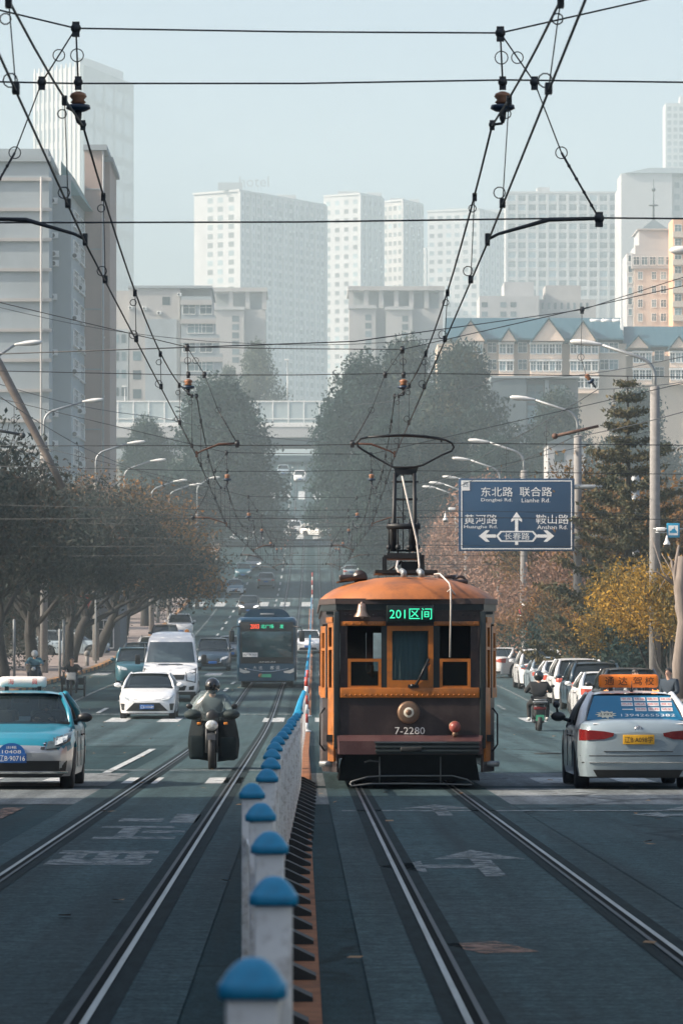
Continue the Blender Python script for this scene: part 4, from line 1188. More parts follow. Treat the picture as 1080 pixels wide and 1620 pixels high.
for i, Y in enumerate(ysL):
    k = (0, 1, 3)[(i * 2 + 1) % 3] if i not in (8, 9) else 2
    lab = descr.get(i, ['thin brown street tree where the left row narrows uphill', 'brown street tree above the dark parked cars on the left', 'last brown street tree before the big dark tree on the left',
           'small brown street tree far up the left row', 'brown street tree under the last left street lamps', 'farthest brown street tree of the left row'][(i - 12) % 6])
    loc = (XL - 1.5 - (.6 if i % 2 else 0) + cx(Y), Y, zr(Y) + .1); sc = rt.uniform(1.12, 1.36) * (1.0 + .0006 * (Y - 138))
    if k not in used:
        e = protoL[k]; e.location = loc; e.scale = (sc,) * 3; e.rotation_euler.z = rt.uniform(0, 6); e['label'] = lab; used.add(k)
    else: again(protoL[k], lab, loc, rt.uniform(0, 6.28), sc)
# second, deeper row on the left filling the gaps
G2 = 'bushy trees behind the left street trees'
bk = tree_obj('bushy_tree', mass_tree(51, 8.0, 4.2, 11000, .22, .08, .25, 24), (BARK, LM_DULL), 'bushy dull brown tree at the far left edge behind the street trees', G2, (XL - 8, 172, zr(172)), 1)
for i, (X, Y, s_, lab) in enumerate(((-20, 215, 1.0, 'bushy dull tree behind the street trees below the grey apartment block'), (-22, 262, 1.1, 'bushy dull tree below the pink wing of the apartment block'),
                        (-19, 315, 1.05, 'bushy dull tree right of the pink wing, behind the lamps'), (-17.5, 372, 1.1, 'bushy brown tree left of the big dark green tree'),
                        (-15, 440, .95, 'bushy brown tree at the foot of the big dark green tree'))):
    again(bk, lab, (X, Y, zr(Y)), 1.3 * i, s_)

for i, (X, Y, s_, lab) in enumerate(((-15.6, 160, .72, 'low dull bushy tree under the leftmost street trees'), (-15.8, 212, .74, 'low dull bushy tree behind the cargo tricycle'), (-15.2, 255, .72, 'low dull bushy tree right of the red fascia'),
                       (-15.4, 292, .78, 'low dull bushy tree above the parked cars on the left'), (-14.8, 340, .8, 'low dull bushy tree near the far end of the left row'), (-14.2, 400, .85, 'low dull bushy tree at the far left kerb'))):
    again(bk, lab, (X, Y, zr(Y)), .9 * i + .5, s_)
# ---- big dark trees
BIG = tree_obj('big_tree', mass_tree(61, 23, 8.6, 36000, .52, .10, .5, 44, .55), (BARK, LM_DARK), 'big dense dark green tree left of the road on the hill', 'big dense trees on the hill',
               (ux(346, 520), 520, zr(520) - 1.0))
BIG.scale = (1.12, 1.0, .95)
again(BIG, 'dark green tree leaning over the road at its right, left edge of the big clump', (ux(572, 500), 500, zr(500) + 1.0), 2.0, (.86, .86, 1.0))
OL = tree_obj('big_tree', mass_tree(63, 23, 8.8, 36000, .52, .10, .5, 44, .55), (BARK, LM_OLIVE), 'tall olive and rust tree in the middle of the right hand clump', 'big dense trees on the hill',
              (ux(640, 520), 520, zr(520) - 1.5)); OL.scale = (.95, .95, 1.18)
again(OL, 'broad olive tree at the right end of the big clump', (ux(728, 490), 490, zr(490)), 1.2, (.98, .98, 1.1))
again(OL, 'lower olive tree in front of the big clump, above the road sign', (ux(700, 420), 420, zr(420) - 1), 3.2, (.70, .70, .76))
again(BIG, 'dark tree behind the bow collector of the tram', (ux(615, 450), 450, zr(450)), 4.0, (.62, .62, .76))
again(BIG, 'dark tree below the grey hall, right of the clump', (ux(785, 460), 460, zr(460)), 5.0, (.55, .55, .66))
again(OL, 'dark tree crown under the blue roofed terrace behind the conifer', (ux(880, 520), 520, zr(520) - 2), .6, (.8, .8, .92))
again(OL, 'dark tree crown under the blue roofed terrace at the right edge', (ux(1010, 500), 500, zr(500) - 2), 2.6, (.9, .9, .95))
again(BIG, 'dull yellow green tree above the left street lamps', (ux(232, 560), 560, zr(560) - 2), .9, (.62, .62, .70)).children
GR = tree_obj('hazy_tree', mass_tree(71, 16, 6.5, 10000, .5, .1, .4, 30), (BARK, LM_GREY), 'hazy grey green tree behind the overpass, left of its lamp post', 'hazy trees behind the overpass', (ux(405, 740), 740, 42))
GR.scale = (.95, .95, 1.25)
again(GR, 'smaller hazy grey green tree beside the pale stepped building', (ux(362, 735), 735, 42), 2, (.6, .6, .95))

# ---- right hand row: thin brown pink trees
GRR = 'thin brown pink trees along the right pavement'
protoR = []; usedR = set()
for k in range(3):
    protoR.append(tree_obj('street_tree', broadleaf(40 + k, 8.0, .2, .55, 9000, .17, LM_PINK, BARK, 4, .45, fork=.25), (BARK, LM_PINK if k else LM_RUST), '', GRR, (0, 0, 0)))
ysR = [172, 190, 208, 226, 246, 268, 292, 318, 346, 380, 418, 455]
dR = ['rust leaved street tree behind the conifer and road sign', 'rust leaved street tree left of the conifer under the road sign', 'brown pink street tree under the right half of the road sign',
      'brown pink street tree under the left half of the road sign', 'pinkish street tree left of the road sign', 'pinkish street tree between tram roof and road sign',
      'pinkish street tree right of the tram trolley mast', 'pale brown street tree just above the tram roof', 'pale brown street tree behind the tram trolley mast', 'far brown tree left of the trolley mast',
      'far brown tree at the foot of the big right clump', 'farthest brown tree of the right row']
for i, Y in enumerate(ysR):
    k = 0 if i in (0, 1, 2) else 1 + i % 2
    loc = (XR + 2.2 + (1.0 if i % 2 else 0) + cx(Y), Y, zr(Y) + .1); sc = rt.uniform(1.1, 1.3)
    if k not in usedR:
        e = protoR[k]; e.location = loc; e.scale = (sc,) * 3; e['label'] = dR[i]; usedR.add(k)
    else: again(protoR[k], dR[i], loc, rt.uniform(0, 6.28), sc)
G3 = 'bushy trees behind the right street trees'
b3 = tree_obj('bushy_tree', mass_tree(55, 8.5, 4.4, 12000, .22, .06, .25, 26), (BARK, LM_PINK), 'bushy brown pink tree behind the road sign', G3, (18.5, 235, zr(235)), 1)
for i, (X, Y, s_, lab) in enumerate(((20, 280, 1.1, 'bushy brown pink tree right of the trolley mast'), (19, 330, 1.1, 'bushy brown pink tree between the trolley mast and the sign'), (18, 390, 1.15, 'bushy brown pink tree below the big right clump'),
                            (20, 200, .95, 'bushy brown tree behind the conifer'))):
    again(b3, lab, (X, Y, zr(Y)), 2.1 * i, s_)

# ---- conifer, shrubs and pruned trunk on the right
tree_obj('conifer', conifer(84, 12.3, 4.5, 30000, .18), (BARK, LM_CONE), 'tall dark conifer with bronze tips beside the concrete lamp pole', None, (ux(992, 158), 158, zr(158)))
SH = 'golden autumn shrubs along the right pavement'
sh = tree_obj('golden_shrub', broadleaf(91, 5.6, .07, .55, 15000, .13, LM_GOLD, BARK, 4, .30, fork=.16, nb=(3, 4)), (BARK, LM_GOLD), 'bright golden yellow shrub above the people at the right edge', SH, (ux(1032, 142), 142, zr(142)), cat='shrub', parts=('stem', 'foliage'))
for i, (px, Y, s_, lab) in enumerate(((985, 150, .80, 'golden yellow shrub behind the black parked cars'), (1062, 136, 1.0, 'golden yellow shrub at the right edge above the people'), )):
    again(sh, lab, (ux(px, Y), Y, zr(Y)), 1.7 * (i + 1), s_)
sr = tree_obj('rusty_shrub', broadleaf(93, 5.0, .08, .5, 8000, .14, LM_RUST, BARK, 4, .34, fork=.16), (BARK, LM_RUST), 'rusty brown shrub behind the row of parked cars', 'rusty shrubs along the right pavement', (ux(905, 175), 175, zr(175)), cat='shrub', parts=('stem', 'foliage'))
for i, (px, Y, s_, lab) in enumerate(((868, 192, 1.0, 'rusty brown shrub right of the no parking sign'), (938, 166, .95, 'rusty brown shrub below the conifer'), (838, 215, .9, 'rusty brown shrub behind the no parking sign'),
                        (1075, 168, 1.35, 'rusty red shrub behind the concrete lamp pole at the right edge'))):
    again(sr, lab, (ux(px, Y), Y, zr(Y)), 1.1 * (i + 1), s_)
gh = tree_obj('dark_shrub', mass_tree(95, 3.4, 2.6, 9000, .15, .02, .08, 22), (BARK, LM_OLIVE), 'dark green shrub in the hedge behind the parked cars', 'dark shrubs in the right hand hedge', (ux(952, 172), 172, zr(172)), cat='shrub', parts=('stem', 'foliage'))
for i, (px, Y, s_, lab) in enumerate(((900, 188, 1.1, 'dark green shrub in the hedge behind the white parked cars'), (860, 212, 1.1, 'dark green shrub in the hedge left of the white parked cars'), (828, 240, 1.2, 'dark green shrub in the hedge beside the tram'),
                       (1000, 160, 1.1, 'dark green shrub in the hedge under the conifer'), (1050, 150, 1.2, 'dark green shrub in the hedge behind the golden shrub'))):
    again(gh, lab, (ux(px, Y), Y, zr(Y)), 1.9 * i, s_)
for i, (X, Y, s_, lab) in enumerate(((12.9, 231, 1.0, 'low brown pink tree at the kerb between the tram and the sign'), (12.9, 260, 1.1, 'low brown pink tree at the kerb left of the road sign'), (13.0, 283, 1.22, 'low brown pink tree right of the trolley mast'),
                       (13.0, 311, 1.3, 'low brown pink tree far along the right kerb'), (12.9, 197, .84, 'low brown pink tree beneath the middle of the road sign'))):
    again(b3, lab, (X + cx(Y), Y, zr(Y)), 1.3 * i + .4, s_)
for i, (X, Y, s_, lab) in enumerate(((-17.5, 150, 1.2, 'dark hedge shrub at the left edge behind the street trees'), (-18.5, 185, 1.3, 'dark hedge shrub behind the rider in blue'), (-19, 222, 1.25, 'dark hedge shrub behind the tricycle rider'), (-18, 285, 1.3, 'dark hedge shrub right of the red fascia'),
                       (-17, 330, 1.3, 'dark hedge shrub behind the parked cars on the left'), (-16, 385, 1.4, 'dark hedge shrub where the left trees end'), (-22, 200, 1.6, 'tall dark hedge shrub left of the red fascia'))):
    again(gh, lab, (X, Y, zr(Y)), 1.9 * i, s_)['group'] = 'dark shrubs behind the left street trees'
# pruned plane tree at the right edge
e = empty('pruned_tree', (ux(1072, 112), 112, zr(112)), 0, 'pale pruned trunk with cut limbs at the right edge of the photo', 'tree')
m = MB(); S = 112 / F
def q(px, py, dy=0): return (ux(px, 112) - ux(1072, 112), dy, uz(py, 112) - zr(112))
m.tube([q(1076, 1105), q(1073, 1050), q(1080, 985), q(1074, 930), q(1078, 880)], [.22, .19, .16, .17, .12], 10)
m.tube([q(1078, 985), q(1072, 960), q(1074, 945)], [.11, .1, .09], 8)
m.tube([q(1075, 955), q(1066, 905), q(1073, 862)], [.1, .07, .03], 7); m.tube([q(1066, 912), q(1061, 888)], [.05, .03], 6); m.tube([q(1068, 895), q(1056, 880)], [.04, .02], 6)
for a, b_ in ((1030, 850), (1040, 935), (1020, 905), (1045, 875)): m.tube([q(1072, 930), q(b_ * 0 + a + 18, 905), q(a, b_)], [.03, .02, .008], 4)
m.build('trunk', BARK_P, e)
# ================================================================== the old tram
T_BROWN = pm('tram_brown', (0.027, 0.017, 0.017), .38, 0, .12, 2, 0, .3, dirt=(0.075, 0.055, 0.048), dirt_amt=.6, dscale=2.2)
T_ORANGE = pm('tram_orange', (0.41, 0.130, 0.016), .45, 0, .10, 3, 0, .2, dirt=(0.16, 0.07, 0.025), dirt_amt=.75, dscale=3.5)
T_ROOF = pm('tram_roof_orange', (0.37, 0.125, 0.034), .55, 0, .16, 1.6, .05, dirt=(0.15, 0.062, 0.034), dirt_amt=.95, dscale=1.9)
T_MAROON = pm('tram_maroon', (0.080, 0.038, 0.038), .30, 0, .2, 3, 0, .2, dirt=(0.16, 0.11, 0.10), dirt_amt=.4)
T_UNDER = pm('tram_underframe', (0.014, 0.016, 0.017), .7, 0, .3, 6)
T_TRIM = pm('tram_trim_dark', (0.022, 0.030, 0.032), .35, .2, .15, 4)
T_GLASS = glass_mat('tram_glass', (0.012, 0.016, 0.017), .35)
T_GLASSC = glass_mat('tram_screen_glass', (0.03, 0.045, 0.05), .16)
CURT = pm('grey_curtain', (0.42, 0.48, 0.48), .9, 0, .10, 6, 0, stretch=(6, 1, .3))
LEDG = pm('led_green', (0.01, 0.10, 0.06), .5, emit=(0.05, 0.95, 0.50), estr=.75)
LEDR = pm('led_red', (0.2, 0.02, 0.01), .5, emit=(1.0, 0.10, 0.03), estr=1.1)
SIGNW = pm('white_lettering', (0.74, 0.74, 0.72), .5, 0, .08, 10)
LENS = pm('lamp_lens', (0.70, 0.66, 0.56), .15, 0, .15, 20, spec=.8)
BRASS = pm('dull_bronze', (0.20, 0.13, 0.09), .5, .6, .2, 8)
LEDPANEL = pm('led_panel', (0.008, 0.018, 0.018), .35)
def tx(px): return (px - 648) / 107.7
def tz(py): return CH + (CY - py) / 107.7
TY = 60.4
tr = empty('tram', (1.588, TY, 0), 0, 'old brown and orange single tram with bow collector and 201 destination sign', 'tram')
W2, WF, YD, LN = 1.275, 1.07, .75, 10.6     # half widths of body and nose, depth of the angled corners, length
z0, zA, zB, zC, zD, zE, zF = tz(1222), tz(1163), tz(1104), tz(1088), tz(990), tz(983), tz(965)   # skirt, apron top, sill bottom/top, window head ...
zT = tz(946)
def tp(m, name, mats, parent=None, recalc=False): return m.build(name, mats, parent or tr, recalc=recalc)

# nose: lower panel, posts and header leave the window openings free
m = MB()
m.box(-WF, WF, 0, .06, zA - .02, zB, 0)                                   # dash panel
m.box(-WF, WF, 0, .06, zD, zT - .1, 0)                                    # header
tp(m, 'dash_panel', T_BROWN)
for a, b_ in ((538, 549), (603, 613), (683, 695), (755, 763)):
    tp(MB().box(tx(a), tx(b_), -.01, .07, zC, zD), 'window_post', T_TRIM if a in (603, 683) else T_BROWN)
for sd in (-1, 1):     # corner posts full height
    x = sd * WF
    tp(MB().box(x - .045, x + .045, -.03, .08, z0 + .35, zF - .02, 0, .015), 'corner_post', T_TRIM)
m = MB().box(-WF + .05, WF - .05, -.035, .0, zB, zC, 0, .01)
for k in range(26): m.ball((-WF + .12 + k * (2 * WF - .24) / 25, -.038, (zB + zC) / 2 - .03), .014, 0, 6, 4)
tp(m, 'sill_band', T_ORANGE)
m = MB().box(-WF + .05, tx(610), -.02, .0, zD, zE, 0, .008).box(tx(686), WF - .05, -.02, .0, zD, zE, 0, .008)
for k in range(18):
    x = -WF + .12 + k * (2 * WF - .24) / 17
    if not tx(606) < x < tx(690): m.ball((x, -.024, (zD + zE) / 2), .012, 0, 6, 4)
tp(m, 'head_band', T_ORANGE)
m = MB()
for k in range(24): m.ball((-WF + .12 + k * (2 * WF - .24) / 23, -.004, zF - .07), .011, 0, 6, 4)
tp(m, 'rivet_row', T_TRIM)
# lower window sashes
for a, b_ in ((550, 603), (695, 744)):
    f = MB(); w = .045; x0_, x1_, y0_, zt_ = tx(a), tx(b_), -.015, tz(1042)
    f.box(x0_, x0_ + w, y0_, .04, zC, zt_).box(x1_ - w, x1_, y0_, .04, zC, zt_).box(x0_ + w, x1_ - w, y0_, .04, zt_ - w, zt_).box(x0_ + w, x1_ - w, y0_, .04, zC, zC + .03)
    s_ = tp(f, 'lower_sash', T_ORANGE)
    tp(MB().box(x0_ + w, x1_ - w, .01, .018, zC + .03, zt_ - w), 'pane', T_GLASS, s_)
tp(MB().box(tx(744), tx(755), .0, .06, zC, zD), 'window_post', T_BROWN)
# centre window
f = MB(); a, b_ = tx(612), tx(685); w = .075
f.box(a, a + w, -.03, .04, zC, zD).box(b_ - w, b_, -.03, .04, zC, zD).box(a + w, b_ - w, -.03, .04, zD - .075, zD).box(a + w, b_ - w, -.03, .04, zC, zC + .11)
cw = tp(f, 'centre_window', T_ORANGE)
tp(MB().box(a + w, b_ - w, .0, .008, zC + .11, zD - .075), 'pane', T_GLASSC, cw)
m = MB(); n = 22
m.sheet([[(a + w + (b_ - a - 2*w) * k / n, .14 + .02 * math.sin(k * 2.2), z) for k in range(n + 1)] for z in (zC + .1, zD - .05)], 0, True)
tp(m, 'curtain', CURT, cw)
# side wiper
m = MB(); p0 = (tx(655), -.05, tz(1085)); p1 = (tx(679), -.06, tz(1049))
m.tube([p0, p1], .013, 6); m.tube([(tx(658), -.06, tz(1084)), (tx(678), -.062, tz(1042))], .018, 5); m.box(tx(645), tx(662), -.05, -.01, tz(1088), tz(1083)); m.lathe([(.03, -.06), (.03, -.01)], (tx(652), 0, tz(1085)), 'Y', 10)
tp(m, 'wiper', BLACKP)
# apron below the dash and the bumper
m = MB(); yb = -.30
m.add([(-WF, -.01, zA), (WF, -.01, zA), (WF * .97, yb, tz(1172)), (-WF * .97, yb, tz(1172)), (-WF*.97, yb, tz(1193)), (WF*.97, yb, tz(1193)), (WF, .1, tz(1193)), (-WF, .1, tz(1193)),],
      [(0,3,2,1), (3,4,5,2), (4,7,6,5), (1,2,5,6), (0,7,4,3)])
tp(m, 'apron', T_MAROON, recalc=True)
m = MB(); x0_, x1_ = tx(593), tx(756)
for k in range(3):
    zz = tz(1190) + k * .058; m.box(x0_, x1_, yb - .07, yb + .02, zz, zz + .042, 0, .008)
m.box(x0_ + .01, x1_ - .01, yb - .03, yb, tz(1192), tz(1174)); m.box(tx(632), tx(667), yb - .09, yb - .05, tz(1189), tz(1181), 1, .02)
m.box(x0_ - .02, tx(705), yb - .075, yb + .0, tz(1174.5), tz(1172.5), 2)
tp(m, 'bumper', [T_TRIM, T_UNDER, CHROME])
# number and lamps
m = MB(); m.text('7-2280', (tx(648), -.004, tz(1156)), (1, 0, 0), (0, 0, 1), .105, width=.44, thick=.003); tp(m, 'number', SIGNW)
hl = MB().lathe([(.165, .0), (.168, -.06), (.155, -.10), (.13, -.11)], (tx(646), 0, tz(1127)), 'Y', 28, 0).lathe([(.135, -.06), (.10, -.10), (.05, -.12), (.01, -.125)], (tx(646), 0, tz(1127)), 'Y', 24, 1)
hl.lathe([(.045, -.121), (.03, -.135), (.01, -.137)], (tx(646), 0, tz(1127)), 'Y', 12, 0)
tp(hl, 'headlight', [BRASS, LENS], recalc=True)
m = MB().ball((tx(719), -.10, tz(1150)), .085, 0, 14, 9).lathe([(.088, -.04), (.09, -.11)], (tx(719), 0, tz(1150)), 'Y', 16, 1); m.lathe([(.03, tz(1166)), (.045, tz(1161)), (.03, tz(1157))], (tx(719), -.1, 0), 'Z', 10, 1)
tp(m, 'red_lamp', [pm('dull_red_lens', (0.25, 0.06, 0.05), .35, 0, .2, 12), BRASS])
# LED sign and bell
m = MB().box(tx(611), tx(687), -.13, .0, tz(984), tz(958), 0, .012); ls = tp(m, 'destination_sign', LEDPANEL)
m = MB().text('201区间', (tx(649), -.131, tz(971)), (1, 0, 0), (0, 0, 1), width=.62, size=.165, thick=.003); tp(m, 'lettering', LEDG, ls)
m = MB().lathe([(.02, .19), (.05, .185), (.062, .14), (.075, .06), (.115, .0), (.12, -.012), (.09, -.012)], (tx(572), -.13, tz(975)), 'Z', 20); m.tube([(tx(572), -.13, tz(955)), (tx(572), -.02, tz(953))], .02, 6)
m.ball((tx(572), -.13, tz(976.5)), .025); tp(m, 'bell', pm('bell_bronze', (0.34, 0.24, 0.19), .4, .7, .15, 6))

# angled corners and long sides: panels, posts, windows, doors
def wallseg(a, b_, segs, name_p):
    """a,b: plan points; segs: [(t0,t1,z0,z1,mat,name,thick)]"""
    A = Vector((a[0], a[1], 0)); B = Vector((b_[0], b_[1], 0)); u = B - A; nrm = u.cross(Vector((0, 0, 1))).normalized()
    for t0, t1, za, zb, mat, nm, d0, d1 in segs:
        p = [A + u * t + nrm * d + Vector((0, 0, z)) for t in (t0, t1) for d in (d0, d1) for z in (za, zb)]
        MB().add(p, [(0,1,3,2),(4,6,7,5),(0,4,5,1),(2,3,7,6),(0,2,6,4),(1,5,7,3)]).build(nm, mat, tr, recalc=True)
zdo = tz(1205)
cornerL = [(0.0, 1.0, z0, zB, T_BROWN, 'corner_panel', -.03, .0), (0, 1, zD + .03, zF, T_BROWN, 'corner_header', -.03, .0),
   (.10, .50, zdo, zC + .0, T_ORANGE, 'door_panel', 0, .03), (.10, .20, zC, zD + .05, T_ORANGE, 'door_post', -.01, .035), (.42, .50, zC, zD + .05, T_ORANGE, 'door_post', -.01, .035),
   (.20, .42, tz(1028), tz(1023), T_ORANGE, 'door_rail', -.01, .035), (.20, .42, zD - .02, zD + .05, T_ORANGE, 'door_rail', -.01, .035),
   (.10, .52, zD + .05, zD + .13, T_ORANGE, 'door_head', .0, .05),
   (.54, .62, zB, zD, T_BROWN, 'window_post', -.01, .04), (.64, 1.0, zB, zC, T_ORANGE, 'sill_band', 0, .04), (.64, .74, zC, zD - .1, T_ORANGE, 'sash', -.01, .03), (.92, 1.0, zC, zD - .1, T_ORANGE, 'sash', -.01, .03),
   (.74, .92, tz(1029), tz(1025), T_ORANGE, 'sash', -.01, .03), (.64, 1.0, zD - .1, zD, T_ORANGE, 'sash', -.01, .03), (.2, .42, zC, zD, T_GLASS, 'pane', -.008, .0), (.74, .92, zC, zD - .1, T_GLASS, 'pane', -.008, .0)]
wallseg((-W2, YD), (-WF, 0), [(1 - t1, 1 - t0, a, b_, c, d, e, f) for t0, t1, a, b_, c, d, e, f in cornerL], 'l')
wallseg((WF, 0), (W2, YD), cornerL, 'r')
m = MB().tube([(-W2 + .03, YD - .12, z0 + .3), (-W2 - .04, YD - .14, z0 + .4), (-W2 - .04, YD - .14, zB - .25), (-W2 + .03, YD - .12, zB - .15)], .014, 6); tp(m, 'grab_rail', BLACKP)
m = MB().tube([(W2 - .03, YD - .12, z0 + .3), (W2 + .04, YD - .14, z0 + .4), (W2 + .04, YD - .14, zB - .25), (W2 - .03, YD - .12, zB - .15)], .014, 6); tp(m, 'grab_rail', BLACKP)
for sd in (-1, 1):
    A = Vector((sd * WF, 0, 0)); B = Vector((sd * W2, YD, 0)); C_ = A.lerp(B, .45); nrm = Vector((sd * .95, -.3, 0))
    tp(MB().tube([C_ + nrm * .02 + Vector((-.09 * sd, -.05, z0 + .12)), C_ + nrm * .06 + Vector((.1 * sd, .02, z0 + .12))], .045, 10), 'step_plate', GALV)
m = MB(); m.text('201', (-W2 + .05, YD * .86, tz(1128)), (.26, -.75, 0), (0, 0, 1), width=.22, size=.20, thick=.012); tp(m, 'side_marking', SIGNW)
ns = 9
for sd in (-1, 1):
    x = sd * W2; xa, xb = (x - .04, x) if sd > 0 else (x, x + .04)
    tp(MB().box(xa, xb, YD, LN - YD, z0, zB), 'side_panel', T_BROWN)
    tp(MB().box(xa - .02, xb + .02, YD, LN - YD, zB, zC, 0, .01), 'sill_band', T_ORANGE)
    tp(MB().box(xa, xb, YD, LN - YD, zD, zF), 'side_header', T_BROWN)
    for k in range(ns + 1):
        y = YD + (LN - 2 * YD) * k / ns; tp(MB().box(xa - .01, xb + .01, y - .07, y + .07, zC, zD), 'window_post', T_BROWN if k % 3 else T_ORANGE)
    for k in range(ns):
        ya_ = YD + (LN - 2 * YD) * k / ns + .07; yb_ = YD + (LN - 2 * YD) * (k + 1) / ns - .07
        tp(MB().box((xa + xb) / 2 - .005, (xa + xb) / 2 + .005, ya_, yb_, zC, zD), 'side_window', T_GLASS)
# back end, floor, inside
m = MB().box(-W2 + .1, W2 - .1, LN - .4, LN - .34, z0, zC).box(-W2 + .1, W2 - .1, LN - .4, LN - .34, zD, zF)
for a in (-1.2, -.42, .42, 1.16): m.box(a - .06, a + .06, LN - .4, LN - .34, zC, zD)
tp(m, 'rear_wall', T_BROWN)
tp(MB().box(-W2 + .05, W2 - .05, .1, LN - .4, z0 + .45, z0 + .55), 'floor', T_UNDER)
tp(MB().box(-W2 + .05, W2 - .05, .12, LN - .4, zF - .06, zF - .02), 'ceiling', T_TRIM)
m = MB().box(-.95, -.62, 1.5, 1.56, z0 + .5, zF).box(.30, W2 - .08, 1.5, 1.56, z0 + .5, zF).box(-.25, -.12, 1.5, 1.56, z0 + .5, zF).box(-.62, .3, 1.5, 1.56, z0 + .5, zC + .12)
tp(m, 'cab_partition', pm('dark_wood', (.03, .022, .018), .5, 0, .2, 3))
for k in range(7):
    for sd in (-1, 1): tp(MB().box(sd * .72 - .35, sd * .72 + .35, 2.3 + k, 2.38 + k, z0 + .9, zC + .25, 0, .03), 'seat_back', pm('seat_brown', (.05, .03, .02), .6))
tp(MB().tube([(tx(582), .9, tz(1065)), (tx(598), .9, tz(1065))], .02, 6).tube([(tx(590), .9, tz(1072)), (tx(590), .9, tz(1052))], .03, 6), 'controller', T_ORANGE)
# roof: domed shell with rounded ends
def plan(t):   # half width along the roof, and nose curvature
    return W2
rows = []; nx = 17
stn = [(-.16, .0), (-.10, .30), (.05, .58), (.35, .80), (.75, .93), (1.4, 1.0), (LN - 1.4, 1.0), (LN - .7, .93), (LN - .3, .8), (LN, .55), (LN + .12, .0)]
zR = tz(948); HR = tz(909) - zR
for y, hf in stn:
    w_ = (W2 + .05) * (1.0 if .7 < y < LN - .7 else .93 if 0 <= y <= LN else .88)
    row = []
    for k in range(nx):
        s_ = -1 + 2 * k / (nx - 1); x = w_ * math.sin(s_ * math.pi / 2) 
        e = max(0, 1 - abs(x / w_) ** 2.6) ** .75
        yy = y + (.55 * (abs(x) / W2) ** 2.4 if y < .8 else (-.55 * (abs(x) / W2) ** 2.4 if y > LN - .8 else 0))
        row.append((x, yy, zR + HR * hf * e))
    rows.append(row)
m = MB().sheet(rows, 0, True); tp(m, 'roof', T_ROOF)
def outline(grow, y0=0):
    return [(-WF - grow * .5, -grow), (WF + grow * .5, -grow), (W2 + grow, YD - grow * .3), (W2 + grow, LN - YD), (WF, LN), (-WF, LN), (-W2 - grow, LN - YD), (-W2 - grow, YD - grow * .3)]
m = MB().prism(outline(.03), zF, zR - .07, 'Z'); tp(m, 'cornice', T_TRIM, recalc=True)
m = MB().prism(outline(.05), zR - .07, zR + .012, 'Z'); tp(m, 'roof_edge', pm('tram_roof_edge', (.07, .05, .045), .5, 0, .2, 5), recalc=True)
# roof fittings
m = MB().box(tx(537), tx(580), 1.0, 1.25, tz(916), tz(906), 0, .03)
m.add([(tx(533), 1.0, tz(918)), (tx(556), .9, tz(911)), (tx(577), .9, tz(904)), (tx(582), .9, tz(913)), (tx(533), 1.9, tz(918)), (tx(556), 1.9, tz(911)), (tx(577), 1.9, tz(904)), (tx(582), 1.9, tz(913))],
      [(0,1,2,3), (7,6,5,4), (0,4,5,1), (1,5,6,2), (2,6,7,3)]); m.lathe([(.11, 1.0), (.11, 1.05)], (tx(571), 0, tz(911)), 'Y', 14); tp(m, 'roof_ventilator', T_BROWN)
m = MB().lathe([(.14, 0), (.14, .05)], (tx(713), 1.3, tz(912)), 'Z', 14)
for a in (tx(715), tx(733)): m.tube(arc((a, 1.2, tz(918)), .085, 20, 170, 7), .02, 6)
m.box(tx(706), tx(745), 1.1, 1.6, tz(921), tz(914), 0, .02); tp(m, 'roof_hatch', T_BROWN)
for px in (640, 668):
    m = MB().tube([(tx(px), .55, tz(912)), (tx(px), .55, tz(904)), (tx(px - 3), .75, tz(901))], .045, 8); tp(m, 'cable_gland', GALV)
ROPE = pm('pale_rope', (.55, .52, .48), .8)
m = MB().tube([(tx(640), .8, tz(901)), (tx(632), .9, tz(902)), (tx(629), .95, tz(895)), (tx(632), 1.3, tz(884))], .018, 5)
m.tube([(tx(666), 1.2, tz(903)), (tx(667), 1.3, tz(890)), (tx(663), 1.4, tz(850)), (tx(652), 1.5, tz(800)), (tx(640), 1.6, tz(745))], .016, 5); tp(m, 'collector_rope', ROPE)
m = MB().tube([(tx(690), .9, tz(906)), (tx(697), .5, tz(906)), (tx(704), .2, tz(915)), (tx(710), -.0, tz(922)), (tx(712), -.10, tz(930)), (tx(712.5), -.11, tz(960)), (tx(711), -.09, tz(1040))], .013, 6)
m.tube([(tx(706), .05, tz(938)), (tx(712), -.1, tz(931)), (tx(722), .05, tz(944))], .012, 5); tp(m, 'hanging_cable', ROPE)
# trolley base, mast and bow
pan = empty('bow_collector', (0, 2.0, 0)); pan.parent = tr
k_ = 62.4 / 60.4
def bx_(px): return (px - CX) * 62.4 / F - 1.588
def bz(py): return CH + (CY - py) * 62.4 / F
m = MB()
m.box(bx_(592), bx_(690), -.5, .9, bz(908), bz(903)); m.box(bx_(606), bx_(611), -.3, -.24, bz(905), bz(879)); m.box(bx_(663), bx_(670), -.3, -.24, bz(905), bz(879)); m.box(bx_(606), bx_(611), .7, .76, bz(905), bz(879)); m.box(bx_(663), bx_(670), .7, .76, bz(905), bz(879))
m.box(bx_(611), bx_(665), -.32, .8, bz(884), bz(876)); m.box(bx_(634), bx_(667), -.2, .4, bz(903), bz(889))
m.tube([(bx_(611), 0, bz(905)), (bx_(636), 0, bz(888))], .02, 5)
m.build('base_frame', STEEL, pan)
m = MB()
for px in (614.5, 629, 647, 660):
    m.tube([(bx_(px), -.1, bz(877)), (bx_(px), -.1, bz(822))], .012, 5); m.lathe([(.035, bz(869)), (.04, bz(866)), (.03, bz(862))], (bx_(px), -.1, 0), 'Z', 8); m.lathe([(.035, bz(836)), (.04, bz(832)), (.02, bz(827))], (bx_(px), -.1, 0), 'Z', 8)
m.tube([(bx_(612), -.1, bz(833)), (bx_(664), -.1, bz(833))], .045, 8)
